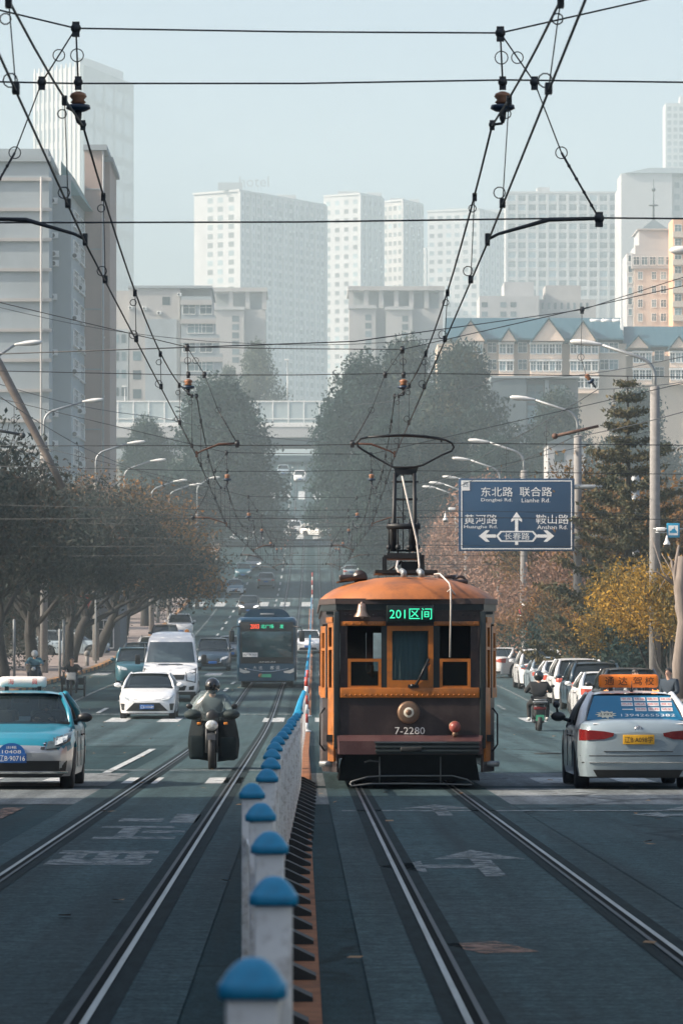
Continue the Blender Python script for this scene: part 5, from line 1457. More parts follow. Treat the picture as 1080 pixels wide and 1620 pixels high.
m.build('spring_gear', STEEL, pan)
m = MB()
for xa, xb in ((621.5, 624.5), (654, 657.5)):
    m.tube([(bx_(xa), 0, bz(872)), (bx_(xa), 0, bz(835)), (bx_((xa + xb) / 2), 0, bz(820)), (bx_(xb if xa < 640 else xa + 1), 0, bz(748))], [.055, .06, .035, .03], 8)
for py, a, b_ in ((762, 619.5, 661.5), (790, 619.5, 660), (871, 616, 662)): m.tube([(bx_(a), 0, bz(py)), (bx_(b_), 0, bz(py))], .018, 6)
m.tube([(bx_(637.5), 0, bz(870)), (bx_(637.5), 0, bz(742))], .008, 4)
m.prism([(bx_(622), bz(739)), (bx_(627), bz(756)), (bx_(632), bz(751)), (bx_(650), bz(751)), (bx_(655), bz(756)), (bx_(662), bz(738)), (bx_(650), bz(740.5)), (bx_(636), bz(740.5))], -.012, .012, 'Y')
m.build('mast', STEEL, pan, recalc=True)
loop = [(622, 739), (600, 727), (573, 711), (566, 706), (564.5, 700), (570, 694.5), (581, 692), (600, 690.5), (630, 689), (655, 690), (680, 692.5), (703, 696), (714, 701), (717.5, 707), (714, 713), (700, 719), (668, 736), (655, 739), (640, 739.5)]
m = MB().tube([(bx_(x), .05 * math.sin(i), bz(y)) for i, (x, y) in enumerate(loop)], .016, 7, closed=True)
m.tube([(bx_(582), -.03, bz(692)), (bx_(610), -.03, bz(689.5)), (bx_(640), -.03, bz(688)), (bx_(670), -.03, bz(690)), (bx_(697), -.03, bz(694))], .019, 6); m.box(bx_(696), bx_(699), -.03, .0, bz(700), bz(694))
m.build('bow', STEEL, pan)
# running gear, fender wires
m = MB()
m.add([(tx(546), .1, tz(1194)), (tx(752), .1, tz(1194)), (tx(760), .3, tz(1236)), (tx(535), .3, tz(1236)), (tx(546), 2.5, tz(1194)), (tx(752), 2.5, tz(1194)), (tx(760), 2.5, tz(1236)), (tx(535), 2.5, tz(1236))],
      [(0,3,2,1), (4,5,6,7), (0,4,7,3), (1,2,6,5), (3,7,6,2)])
m.box(-1.1, 1.1, 2.5, 8.2, .45, z0 + .45); m.box(-.9, .9, 3.6, 7, .28, .5)
tp(m, 'underframe', T_UNDER, recalc=True)
for y in (3.0, 5.0, 7.6):
    m = MB()
    for sd in (-.7175, .7175): m.lathe([(.05, sd - .06), (.40, sd - .06), (.40, sd + .06), (.05, sd + .06)], (0, y, .40), 'X', 24)
    m.tube([(-.75, y, .4), (.75, y, .4)], .06, 8); tp(m, 'wheelset', T_UNDER)
lw = [(553, 1239), (556, 1236), (580, 1229), (600, 1227.5), (650, 1227), (715, 1227), (738, 1233), (748, 1240)]
m = MB().tube([(tx(a), -.15, tz(b_)) for a, b_ in lw], .013, 6); m.tube([(tx(a), -.16, tz(b_)) for a, b_ in ((553, 1239), (556, 1243), (585, 1239.5), (640, 1239), (700, 1240), (745, 1241))], .014, 6)
for px in (600, 696): m.tube([(tx(px), -.15, tz(1197)), (tx(px), -.15, tz(1240))], .012, 6)
m.tube([(tx(576), -.1, tz(1206)), (tx(584), -.1, tz(1203)), (tx(600), -.12, tz(1205)), (tx(600), -.14, tz(1228))], .016, 6); tp(m, 'fender_wire', pm('worn_steel_wire', (.16, .17, .175), .5, .5))
# ================================================================== vehicles
def paint(name, col, rough=.32, metal=0.0):
    return pm(name, col, rough, metal, .05, 2, 0, .6, dirt=tuple(c * .75 + .03 for c in col), dirt_amt=.35, dscale=2.5)
P_WHITE = paint('car_paint_white', (.72, .73, .73))
P_WHITE2 = paint('van_paint_white', (.70, .71, .71))
P_TURQ = paint('car_paint_turquoise', (.008, .20, .29))
P_SILVER = paint('car_paint_silver', (.42, .43, .44), .3, .5)
P_PALE = paint('car_paint_pale_blue', (.27, .34, .385), .3, .1)
P_BLACK = paint('car_paint_black', (.012, .014, .016))
P_NAVY = paint('car_paint_dark_blue', (.02, .045, .07))
P_GREY = paint('car_paint_grey', (.16, .18, .19), .3, .3)
P_TEAL = paint('car_paint_teal', (.02, .09, .12))
P_BUS = paint('bus_paint_teal', (.003, .036, .074))
CGL = glass_mat('car_glass', (.012, .018, .02), .72)
CGL_C = glass_mat('clear_windscreen', (.03, .045, .05), .42)
TYRE = pm('tyre_rubber', (.014, .015, .016), .8, 0, .2, 12)
RIM = pm('alloy_rim', (.40, .41, .42), .3, .8, .1)
TRIMB = pm('black_trim', (.012, .013, .014), .5, 0, .1)
SEATM = pm('car_seat_grey', (.05, .055, .06), .8, 0, .15, 5)
HLAMP = pm('headlamp_glass', (.55, .58, .58), .12, .3, .35, 30, spec=.8)
HLIT = pm('headlamp_lit', (.9, .9, .85), .2, emit=(1, .96, .9), estr=1.6)
TLAMP = pm('tail_lamp_red', (.16, .012, .012), .2, 0, .25, 20, spec=.7)
TLAMPL = pm('tail_lamp_light_red', (.42, .07, .045), .25, 0, .3, 14, spec=.7)
TLIT = pm('tail_lamp_lit', (.8, .2, .05), .3, emit=(1.0, .33, .08), estr=1.3)
AMBER = pm('amber_lens', (.55, .20, .03), .3, 0, .2, 20)
PLATEB = pm('plate_blue', (.012, .10, .34), .45, 0, .08, 10)
PLATEY = pm('plate_yellow', (.62, .34, .02), .5, 0, .1, 12)
PLATEG = pm('plate_green', (.06, .35, .20), .5)
INK = pm('black_ink', (.012, .012, .012), .6)
INKR = pm('red_ink', (.50, .03, .03), .6)

def lerp_pts(pts, x):
    return float(np.interp(x, [p[0] for p in pts], [p[1] for p in pts]))
STY = {
 # y runs forward; heights over the road; half widths
 'sedan': dict(L=4.60, W=1.79, zt=[(-2.30, .84), (-2.26, .96), (-2.15, 1.01), (-1.65, 1.03), (-.9, .97), (.95, .97), (1.25, .93), (1.9, .82), (2.15, .73), (2.26, .64), (2.30, .56)],
    plan=[(-2.30, .76), (-2.2, .82), (-1.9, .87), (-1.3, .893), (1.4, .893), (1.9, .86), (2.15, .79), (2.25, .74), (2.30, .70)], wb=(1.40, -1.28), R=.325,
    gh=dict(zb=.955, zr=1.455, yb0=-1.72, yb1=1.10, yr0=-.95, yr1=.28, wb=.80, wr=.585), bf=.16, br=.10, zl=.20),
 'suv': dict(L=4.55, W=1.85, zt=[(-2.27, .92), (-2.25, 1.05), (-2.0, 1.08), (-.9, 1.06), (.95, 1.06), (1.3, 1.02), (1.9, .95), (2.15, .86), (2.24, .72), (2.27, .62)],
    plan=[(-2.27, .80), (-2.15, .86), (-1.8, .91), (-1.2, .925), (1.4, .925), (1.85, .90), (2.1, .84), (2.2, .79), (2.27, .74)], wb=(1.38, -1.28), R=.36,
    gh=dict(zb=1.045, zr=1.66, yb0=-2.18, yb1=1.02, yr0=-1.80, yr1=.22, wb=.84, wr=.66), bf=.15, br=.08, zl=.25),
 'mpv': dict(L=4.8, W=1.85, zt=[(-2.40, .95), (-2.38, 1.08), (-2.1, 1.1), (-.9, 1.06), (1.1, 1.06), (1.5, 1.0), (2.0, .90), (2.25, .80), (2.36, .68), (2.40, .58)],
    plan=[(-2.40, .82), (-2.3, .87), (-1.8, .91), (-1.2, .925), (1.4, .925), (1.95, .90), (2.2, .84), (2.32, .78), (2.40, .72)], wb=(1.45, -1.4), R=.34,
    gh=dict(zb=1.05, zr=1.74, yb0=-2.3, yb1=1.28, yr0=-2.0, yr1=.35, wb=.84, wr=.68), bf=.15, br=.06, zl=.24)}

def make_wheel(R_, w=.20):
    t = MB().lathe([(R_ * .62, -w/2), (R_ * .93, -w/2), (R_, -w/2 + .03), (R_, w/2 - .03), (R_ * .93, w/2), (R_ * .62, w/2)], (0, 0, 0), 'X', 28)
    r = MB().lathe([(.02, .02), (R_ * .2, .03), (R_ * .22, .0), (R_ * .56, -.02), (R_ * .60, .04), (R_ * .66, .045), (R_ * .66, -.02)], (0, 0, w/2 - .05), 'Z', 24)
    for k in range(5):
        a = 2 * math.pi * k / 5
        r.add([(math.cos(a + d) * q, math.sin(a + d) * q, w/2 - .035 + h) for q, d, h in ((R_*.12, -.5, .02), (R_*.6, -.16, .0), (R_*.6, .16, .0), (R_*.12, .5, .02))], [(0,1,2,3)])
    to = t.build('tyre', TYRE, recalc=True); ro = MB().merge(r, lambda p: (p[2], p[0], p[1])).build('rim', RIM, recalc=True)
    a, b = to.data, ro.data; bpy.data.objects.remove(to); bpy.data.objects.remove(ro); return a, b
_WH = {}
class Car:
    def __init__(s, style, mat, name='parked_car', lower=None):
        s.d = STY[style]; s.style = style; s.mat = mat; s.e = empty(name); s.lower = lower or mat
        s.body()
    def w(s, y): return lerp_pts(s.d['plan'], y)
    def zt(s, y): return lerp_pts(s.d['zt'], y)
    def shift(s, x, y):
        d = s.d; yf = d['plan'][-1][0]; yr_ = d['plan'][0][0]; a = (abs(x) / (d['W'] / 2)) ** 2.5
        f = max(0, min(1, (y - (yf - .6)) / .6)); r = max(0, min(1, ((yr_ + .6) - y) / .6))
        return -d['bf'] * a * f + d['br'] * a * r
    def prof(s, z, front):
        """lean of nose / tail with height"""
        return -.05 * max(0, .42 - z) / .2 if front else .06 * max(0, .45 - z) / .2
    def body(s):
        d = s.d; yf = d['plan'][-1][0]; yr_ = d['plan'][0][0]; zl = d['zl']; Rr = d['R']
        ys_ = sorted(set([round(yr_ + (yf - yr_) * k / 44, 3) for k in range(45)] + [q[0] for q in d['zt']] +
                         [c + sg * (Rr + .05) * f for c in d['wb'] for sg in (-1, 1) for f in (1, .99, .92, .75, .4)]))
        def sec(y):
            W_ = s.w(y); top = s.zt(y); zb = zl
            for c in d['wb']:
                q = (Rr + .05) ** 2 - (y - c) ** 2
                if q > 0: zb = max(zb, Rr + math.sqrt(q))
            zb = min(zb, top - .12); H = top - zl
            hs = [(.955, zb), (.985, max(zb + .01, zl + H * .18)), (1.0, max(zb + .02, zl + H * .45)), (.995, max(zb + .03, zl + H * .66)), (.975, max(zb + .05, zl + H * .82)), (.93, top - .055), (.86, top - .018), (.55, top + .012), (0, top + .022)]
            half = [(W_ * f, z) for f, z in hs]; zf = max(0, min(1, (y - yf + .35) / .35)); zr_ = max(0, min(1, (yr_ + .35 - y) / .35))
            pts = []
            for x, z in half + [(-x, z) for x, z in half[-2::-1]]:
                pts.append((x, y + s.shift(x, y) + s.prof(z, True) * zf + s.prof(z, False) * zr_, z))
            return pts
        rows = [sec(y) for y in ys_]; m = MB().sheet(rows, 0, True)
        nP = len(rows[0]); h = nP // 2
        for row, y, fr_ in ((rows[0], yr_, False), (rows[-1], yf, True)):
            g = []
            for i in range(h + 1):
                a, b_ = row[i], row[nP - 1 - i]
                g.append([(a[0] + (b_[0] - a[0]) * k / 10, y + s.shift(a[0] + (b_[0] - a[0]) * k / 10, y) + s.prof(a[2], fr_), a[2] + .0) for k in range(11)])
            m.sheet(g, 0, True)
        o = m.build('body', [s.mat, s.lower], s.e, weld=True)
        if s.lower is not s.mat:
            for p in o.data.polygons:
                if p.center.z < .62 and abs(p.normal.z) < .95: p.material_index = 1
        # underside and inner arches
        u = MB().box(-.70, .70, yr_ + .15, yf - .2, zl - .02, zl + .3); u.box(-d['W']/2 + .09, d['W']/2 - .09, d['wb'][1] + Rr + .06, d['wb'][0] - Rr - .06, zl - .02, zl + .25)
        u.build('underbody', TRIMB, s.e)
        # cabin
        g = d['gh']; zb, zt_ = g['zb'], g['zr']
        def ring(z, y0, y1, w, cr):
            return [(w, y0 + .06, z), (w * 1.0, (y0 + y1) / 2, z), (w, y1 - .10, z), (w * .55, y1 + cr * .6, z), (0, y1 + cr, z), (-w * .55, y1 + cr * .6, z), (-w, y1 - .10, z), (-w, (y0 + y1) / 2, z), (-w, y0 + .06, z), (-w * .55, y0 - cr * .25, z), (0, y0 - cr * .4, z), (w * .55, y0 - cr * .25, z)]
        b0 = ring(zb - .03, g['yb0'], g['yb1'], g['wb'], .14); t0 = ring(zt_ - .05, g['yr0'], g['yr1'], g['wr'], .08)
        s.b0, s.t0 = b0, t0; s.zt_r = zt_
        def face(idx, name, mat):
            m = MB(); N_ = 5
            m.sheet([[tuple(Vector(b0[i]).lerp(Vector(t0[i]), k / N_) + Vector((0, 0, 0)) + (Vector((math.copysign(.03 * math.sin(math.pi * k / N_), b0[i][0]), 0, 0)) if abs(b0[i][0]) > .3 else Vector())) for i in idx] for k in range(N_ + 1)], 0, True)
            return m.build(name, mat, s.e)
        s.face = face
    def cabin(s, glass=CGL, screen=None, roofmat=None, side_dark=False, seats=False):
        s.face([2, 3, 4, 5, 6], 'windscreen', screen or glass); s.face([8, 9, 10, 11, 0], 'rear_window', glass)
        s.face([0, 1, 2], 'side_window', glass); s.face([6, 7, 8], 'side_window', glass)
        b0, t0 = s.b0, s.t0; g = s.d['gh']; rm = roofmat or s.mat
        def pil(i, r0, r1, off=0):
            m = MB(); a = Vector(b0[i]); c = Vector(t0[i]); mid = a.lerp(c, .5) + Vector((math.copysign(.03, a.x), 0, 0)); out = Vector((math.copysign(.012, a.x), 0, 0))
            m.tube([a + out - Vector((0, 0, .03)), mid + out, c + out], [r0, (r0 + r1) / 2, r1], 8); m.build('pillar', rm, s.e)
        for i in (2, 6): pil(i, .048, .036)
        for i in (0, 8): pil(i, .085 if s.style == 'sedan' else .10, .05)
        for i in (1, 7):
            q = MB()
            a = Vector(b0[i]); c = Vector(t0[i]); mid = a.lerp(c, .5) + Vector((math.copysign(.035, a.x), 0, 0)); q.tube([a, mid, c], .035, 6); q.build('door_pillar', TRIMB, s.e)
        rows = []; zt_ = s.zt_r; y0, y1, w = g['yr0'] - .05, g['yr1'] + .06, g['wr'] + .035
        for k in range(11):
            v = k / 10; y = y0 + (y1 - y0) * v; e = min(1, min(v, 1 - v) / .12)
            rows.append([(w * sx * (1 - .05 * (1 - e)), y + (.09 if v > .5 else -.05) * (1 - abs(sx) ** 2) * (1 if v in (0, 1) else (abs(v - .5) * 2) ** 4), zt_ - .06 + (.06 * (1 - abs(sx) ** 4) * (.45 + .55 * math.sin(e * math.pi / 2))) ) for sx in [-1 + j / 6 for j in range(13)]])
        m = MB().sheet(rows, 0, True)
        m.build('roof', rm, s.e)
        f = MB(); d = s.d   # dark cabin floor keeps the body paint from showing through the glass
        f.box(-g['wb'] + .03, g['wb'] - .03, g['yb0'] + .12, g['yb1'] - .12, g['zb'] - .01, g['zb'] + .035)
        f.build('parcel_shelf', TRIMB, s.e)
        if seats:
            for x in (-.36, .36):
                for y in (-.15, -1.0):
                    t = MB().box(x - .24, x + .24, y - .08, y + .08, g['zb'] - .1, g['zb'] + .20, 0, .05).box(x - .12, x + .12, y - .05, y + .05, g['zb'] + .20, g['zb'] + .40, 0, .04)
                    t.build('seat', SEATM, s.e)
            MB().tube([(-.36 + .19 * math.cos(t * .5236), .62 + .05 * math.sin(t * .5236), g['zb'] + .02 + .16 * math.sin(t * .5236)) for t in range(12)], .016, 6, closed=True).build('steering_wheel', TRIMB, s.e)
            MB().box(-.12, .12, .20, .26, zt_ - .19, zt_ - .11, 0, .02).build('rear_view_mirror', TRIMB, s.e)
        return s
    def wheels(s):
        R_ = s.d['R']
        if R_ not in _WH: _WH[R_] = make_wheel(R_)
        for y in s.d['wb']:
            for sd in (-1, 1):
                o = bpy.data.objects.new('wheel', _WH[R_][0]); COL.objects.link(o); o.parent = s.e
                o.location = (sd * (s.d['W'] / 2 - .13), y, R_); o.rotation_euler = (0, 0, 0 if sd > 0 else math.pi)
                link_mesh('rim', _WH[R_][1], o)
        return s
    def mirrors(s, mat=None):
        g = s.d['gh']
        for sd in (-1, 1):
            m = MB().ball((sd * (g['wb'] + .19), g['yb1'] - .42, g['zb'] + .10), .1, 0, 12, 8, (1.15, .75, .75)); m.tube([(sd * (g['wb'] - .0), g['yb1'] - .40, g['zb'] + .03), (sd * (g['wb'] + .12), g['yb1'] - .42, g['zb'] + .07)], .03, 6)
            m.build('wing_mirror', mat or s.mat, s.e)
        return s
    def doorlines(s):
        d = s.d; m = MB()
        for sd in (-1, 1):
            for y in (d['gh']['yb1'] - .18, .0, -1.05):
                x = sd * (s.w(y) + .002)
                m.box(x - .004, x + .004, y - .006, y + .006, d['zl'] + .12, s.zt(y) - .12)
            for y in (.1 - .3, -.75):
                x = sd * (s.w(y) + .012); m.box(x - .012, x + .012, y - .09, y + .09, s.zt(y) - .2, s.zt(y) - .17, 0, .008)
        m.build('door_seam', TRIMB, s.e); return s
    def sy(s, x, z, front):
        d = s.d; pl = d['plan'] if front else d['plan'][::-1]; ye, we = pl[-1]
        ax = abs(x)
        if ax <= we: y = ye
        else:
            y = pl[0][0]
            for (ya, wa), (yb, wb_) in zip(pl[:-1], pl[1:]):
                if (wa - ax) * (wb_ - ax) <= 0 and wa != wb_: y = ya + (yb - ya) * (ax - wa) / (wb_ - wa)
        y += s.shift(x, y); k = max(0, min(1, 1 - abs(y - ye) / .35)); y += s.prof(z, front) * k
        # over the bonnet or boot edge the surface leans back with the profile
        for _ in range(12):
            if z > s.zt(y) - .02: y -= .03 if front else -.03
        return y
    def patch(s, name, lo, up, mat, front=True, proud=.012, n=14, parent=None, thick=.05, mir=False):
        """strip between two (x, z) lines laid on the nose or tail"""
        if mir:
            a = s.patch(name, lo, up, mat, front, proud, n, parent, thick); b = s.patch(name, [(-x, z) for x, z in lo][::-1], [(-x, z) for x, z in up][::-1], mat, front, proud, n, parent, thick); return a
        lo = sorted(lo); up = sorted(up); m = MB(); sg = 1 if front else -1
        R0, R1 = [], []
        for k in range(n + 1):
            t = k / n; xa = lo[0][0] + (lo[-1][0] - lo[0][0]) * t; xb = up[0][0] + (up[-1][0] - up[0][0]) * t
            za, zb_ = lerp_pts(lo, xa), lerp_pts(up, xb)
            R0.append([(xa + (xb - xa) * q, s.sy(xa + (xb - xa) * q, za + (zb_ - za) * q, front) + sg * proud, za + (zb_ - za) * q) for q in (0, .33, .67, 1)])
            R1.append([(x, y - sg * thick, z) for x, y, z in R0[-1]])
        m.sheet(R0, 0, True); m.sheet([[r[0], q[0]] for r, q in zip(R0, R1)]); m.sheet([[r[-1], q[-1]] for r, q in zip(R0, R1)])
        m.sheet([R0[0], R1[0]]); m.sheet([R0[-1], R1[-1]])
        return m.build(name, mat, parent or s.e, recalc=True)
    def plate(s, txt, z, front=True, mat=PLATEB, ink=SIGNW, x=0, w=.44):
        y = s.sy(x, z, front); sg = 1 if front else -1
        o = MB().box(x - w/2, x + w/2, min(y + sg * .012, y + sg * .028), max(y + sg * .012, y + sg * .028), z - .07, z + .07, 0, .005).build('number_plate', mat, s.e)
        if txt: MB().text(txt, (x, y + sg * .0285, z), (-sg, 0, 0), (0, 0, 1), width=w * .9, size=.092, thick=.002).build('lettering', ink, o)
        return s
    def front(s, lit=False, grille='wide'):
        d = s.d; zt = s.zt(d['plan'][-1][0] - .1)
        s.patch('headlight', [(.40, zt - .14), (.62, zt - .12), (.82, zt - .02)], [(.44, zt - .03), (.66, zt + .03), (.86, zt + .08)], HLIT if lit else HLAMP, mir=True)
        if grille == 'tall':
            s.patch('grille', [(-.42, zt - .30), (.42, zt - .30)], [(-.46, zt - .04), (.46, zt - .04)], CHROME); s.patch('grille_bars', [(-.39, zt - .28), (.39, zt - .28)], [(-.42, zt - .06), (.42, zt - .06)], TRIMB, proud=.02)
        else: s.patch('grille', [(-.40, zt - .13), (.40, zt - .13)], [(-.42, zt - .05), (.42, zt - .05)], TRIMB)
        s.patch('lower_intake', [(-.60, d['zl'] + .04), (.60, d['zl'] + .04)], [(-.50, d['zl'] + .19), (.50, d['zl'] + .19)], TRIMB)
        return s
    def back(s, lit=False, lampmat=None, plate='', style=0):
        d = s.d; zt = s.zt(d['plan'][0][0] + .12); lm_ = lampmat or (TLIT if lit else TLAMPL)
        if s.style == 'sedan': s.patch('tail_light', [(.46, zt - .20), (.84, zt - .26)], [(.44, zt - .07), (.85, zt - .05)], lm_, False, mir=True)
        else: s.patch('tail_light', [(.56, zt - .22), (.86, zt - .22)], [(.60, zt - .03), (.87, zt + .0)], lm_, False, mir=True)
        s.patch('rear_bumper_trim', [(-.66, d['zl'] + .02), (.66, d['zl'] + .02)], [(-.70, d['zl'] + .14), (.70, d['zl'] + .14)], TRIMB, False)
        s.plate(plate, zt - (.24 if s.style == 'sedan' else .30), False)
        return s
    def put(s, x, y, rz, label, cat='car', group=None):
        place(s.e, x, y, rz=rz); tag(s.e, label, cat, group); return s
    def roof_bars(s):
        g = s.d['gh']; m = MB()
        for sd in (-1, 1): m.tube([(sd * (g['wr'] - .03), g['yr0'] + .1, s.zt_r - .02), (sd * (g['wr'] - .03), g['yr0'] + .3, s.zt_r + .04), (sd * (g['wr'] - .03), g['yr1'] - .3, s.zt_r + .04), (sd * (g['wr'] - .03), g['yr1'] - .1, s.zt_r - .02)], .022, 6)
        m.build('roof_rail', STEEL, s.e); return s
FRONT = math.pi   # facing the camera

# ---- turquoise taxi, left edge
c = Car('sedan', P_TURQ, 'taxi', P_SILVER).cabin(CGL_C, CGL_C, seats=True).wheels().mirrors(BLACKP).doorlines()
zt = .70
c.patch('grille', [(-.48, .60), (.48, .60)], [(-.52, .755), (.52, .755)], TRIMB)
m_ = None
for z in (.64, .685, .73): c.patch('grille_bar', [(-.49, z - .007), (.49, z - .007)], [(-.49, z + .007), (.49, z + .007)], CHROME, proud=.02)
h_ = c.patch('headlight', [(.50, .60), (.70, .63), (.84, .72)], [(.53, .755), (.70, .80), (.86, .86)], pm('dark_headlamp', (.05, .07, .075), .12, 0, .4, 20, spec=.8), mir=True)
c.patch('headlight_lens', [(.63, .655), (.80, .72)], [(.63, .755), (.80, .80)], HLAMP, proud=.02, mir=True)
c.patch('chrome_strip', [(-.80, .245), (.80, .245)], [(-.82, .27), (.82, .27)], CHROME)
c.patch('lower_intake', [(-.78, .28), (.78, .28)], [(-.80, .43), (.80, .43)], TRIMB)
c.patch('chin', [(-.72, .20), (.72, .20)], [(-.76, .238), (.76, .238)], TRIMB)
c.plate('辽B·90716', .47)
y_ = c.sy(0, .56, True) + .03
m = MB(); m.prism([(.20 * math.cos(R(a)), .535 + .16 * math.sin(R(a))) for a in range(0, 181, 15)], y_, y_ + .012, 'Y'); o = m.build('taxi_badge', PLATEB, c.e, recalc=True)
m = MB().text('10408', (0, y_ + .013, .565), (-1, 0, 0), (0, 0, 1), width=.28, size=.05, thick=.002).text('出租', (0, y_ + .013, .63), (-1, 0, 0), (0, 0, 1), width=.15, size=.04, thick=.002); m.build('lettering', SIGNW, o)
m = MB(); prof = [(.02, -.36), (.06, -.355), (.08, -.33), (.085, -.25), (.085, .25), (.08, .33), (.06, .355), (.02, .36)]
m.lathe(prof, (0, -.22, s_z := 1.585), 'X', 20); rs = m.build('roof_sign', WHITE, c.e)
m = MB().text('海', (.18, -.22 + .0865, 1.59), (-1, 0, 0), (0, 0, 1), size=.085, thick=.003).text('員', (-.18, -.22 + .0865, 1.59), (-1, 0, 0), (0, 0, 1), size=.085, thick=.003); m.build('lettering', INKR, rs)
MB().box(-.28, -.22, -.27, -.17, 1.43, 1.52).box(.22, .28, -.27, -.17, 1.43, 1.52).build('sign_bracket', BLACKP, c.e)
# driver seen through the screen
DRV = pm('dark_cloth', (.03, .035, .045), .85, 0, .2, 5)
c.put(-4.25, 62.6, FRONT, 'turquoise taxi with silver lower body and white roof sign at the left edge', 'taxi'); TAXI = c

# ---- white driving school saloon, right edge
c = Car('sedan', P_PALE, 'driving_school_car').cabin(CGL, roofmat=P_WHITE).wheels().mirrors(BLACKP).doorlines()
zt = 1.0
c.patch('tail_light', [(.37, .795), (.50, .75), (.85, .73)], [(.36, .84), (.50, .865), (.85, .895)], TLAMP, False, mir=True)
c.patch('boot_lid', [(-.50, .575), (.50, .575)], [(-.60, .72), (.60, .72)], P_PALE, False, proud=.006)
c.patch('boot_seam', [(-.50, .565), (.50, .565)], [(-.51, .575), (.51, .575)], TRIMB, False)
c.patch('bumper_crease', [(-.82, .40), (.82, .40)], [(-.82, .418), (.82, .418)], CHROME, False, proud=.004)
c.patch('bumper_crease', [(-.84, .50), (.84, .50)], [(-.84, .512), (.84, .512)], TRIMB, False, proud=.003)
c.patch('rear_valance', [(-.60, .20), (.60, .20)], [(-.66, .30), (.66, .30)], TRIMB, False)
c.patch('spoiler_lip', [(-.66, .97), (.66, .97)], [(-.66, .985), (.66, .985)], P_WHITE, False, proud=.02)
c.plate('辽B·A098学', .745, False, PLATEY, INK, w=.46)
y_ = c.sy(0, .88, False) - .012
m = MB().tube([(.055 * math.cos(R(a)), y_ - .004, .895 + .055 * math.sin(R(a))) for a in range(0, 360, 20)], .006, 6, closed=True)
for q in ([(-.035, .93), (-.012, .865), (0, .90), (.012, .865), (.035, .93)], [(-.016, .944), (0, .905), (.016, .944)]):
    m.tube([(x, y_ - .004, z) for x, z in q], .006, 5)
m.build('round_emblem', CHROME, c.e)
m = MB().text('通达', (.0, 0, 0), (-1, 0, 0), (0, 0, 1), size=.001)
# orange roof board
rs = MB().box(-.45, .45, -.50, -.38, 1.50, 1.70, 0, .045).build('roof_sign', pm('sign_orange', (.85, .22, .025), .45, 0, .05, 6), c.e)
for k, ch_ in enumerate('通达驾校'): MB().text(ch_, ((-.29, -.09, .13, .31)[k], -.502, 1.60), (1, 0, 0), (0, 0, 1), size=.125, width=.135, thick=.003).build('lettering', INK, rs)
MB().box(-.3, -.24, -.47, -.41, 1.43, 1.51).box(.24, .3, -.47, -.41, 1.43, 1.51).build('sign_bracket', BLACKP, c.e)
# advert film on the rear window
A = [Vector(p) for p in (c.b0[10], c.t0[10], c.b0[11], c.t0[11])]
base = Vector((0, c.b0[10][1], c.b0[10][2])); tip = Vector((0, c.t0[10][1], c.t0[10][2])); up_ = (tip - base); ul_ = up_.length; up_.normalize(); nr_ = Vector((1, 0, 0)).cross(up_)
def rw(x, v, d=.004):   # point on the rear window
    t = abs(x) / (.80 * (1 - v) + .585 * v); return base + up_ * (ul_ * v) + Vector((x, .045 * t ** 2 , 0)) + nr_ * (.03 + d)
N_ = 12
ad = MB().sheet([[rw(-(.745 - .2 * v) + 2 * (.745 - .2 * v) * k / N_, v, 0) for k in range(N_ + 1)] for v in (.16, .5, .90)]).build('window_advert', pm('advert_blue', (.010, .16, .30), .35, 0, .05, 4), c.e)
m = MB().text('13942655382', rw(.20, .28, .012), (1, 0, 0), up_, width=.80, size=.075, thick=.001)
for r_, row in enumerate(('学车 考试 教练 接送', '快速 取证 服务 到位', '一 费制 包过 试学')):
    pass
m.build('lettering', SIGNW, ad)
wb = MB(); WORDS = [('学车', '快速', '随到', '接送'), ('热线', '通达', '随学', '报名'), ('一', '驾校', '包教', '试学')]
for r_ in range(3):
    for k in range(4):
        x_ = -.09 + k * .195; v = .78 - r_ * .155
        if r_ == 2 and k == 0: wb.sheet([[rw(x_ - .08, v - .015, .006), rw(x_ + .08, v - .015, .006)], [rw(x_ - .08, v + .015, .006), rw(x_ + .08, v + .015, .006)]]); continue
        wb.sheet([[rw(x_ - .085, v - .055, .006), rw(x_ + .085, v - .055, .006)], [rw(x_ - .085, v + .055, .006), rw(x_ + .085, v + .055, .006)]])
        MB().text(WORDS[r_][k], rw(x_, v, .012), (1, 0, 0), up_, width=.15, size=.055, thick=.001).build('advert_words', INKR, ad)
wb.build('advert_label', SIGNW, ad)
st = MB(); pts = []
for k in range(22):
    a = 2 * math.pi * k / 22; rr = (1 if k % 2 else .62) * (.9 + .2 * ((k * 7) % 5) / 5); pts.append(rw(-.42 + .17 * rr * math.cos(a), .31 + .13 * rr * math.sin(a), .006))
st.add(pts, [tuple(range(22))]); st.build('advert_star', pm('star_cream', (.70, .66, .50), .5), ad)
MB().text('2799', rw(-.42, .31, .012), (1, 0, 0), up_, width=.19, size=.06, thick=.001).build('advert_words', INK, ad)
MB().tube([(0, -1.02, 1.44), (0, -1.06, 1.60)], [.012, .004], 6).lathe([(.03, 1.44), (.02, 1.47)], (0, -1.02, 0), 'Z', 10).build('aerial', BLACKP, c.e)
MB().ball((-1.02, .66, 1.24), .055).tube([(-1.0, .68, 1.1), (-1.02, .66, 1.24)], .02, 6).build('extra_mirror', BLACKP, c.e)
c.put(4.93, 62.5, 0, 'pale blue white driving school saloon with orange roof board and blue rear window advert', 'car')

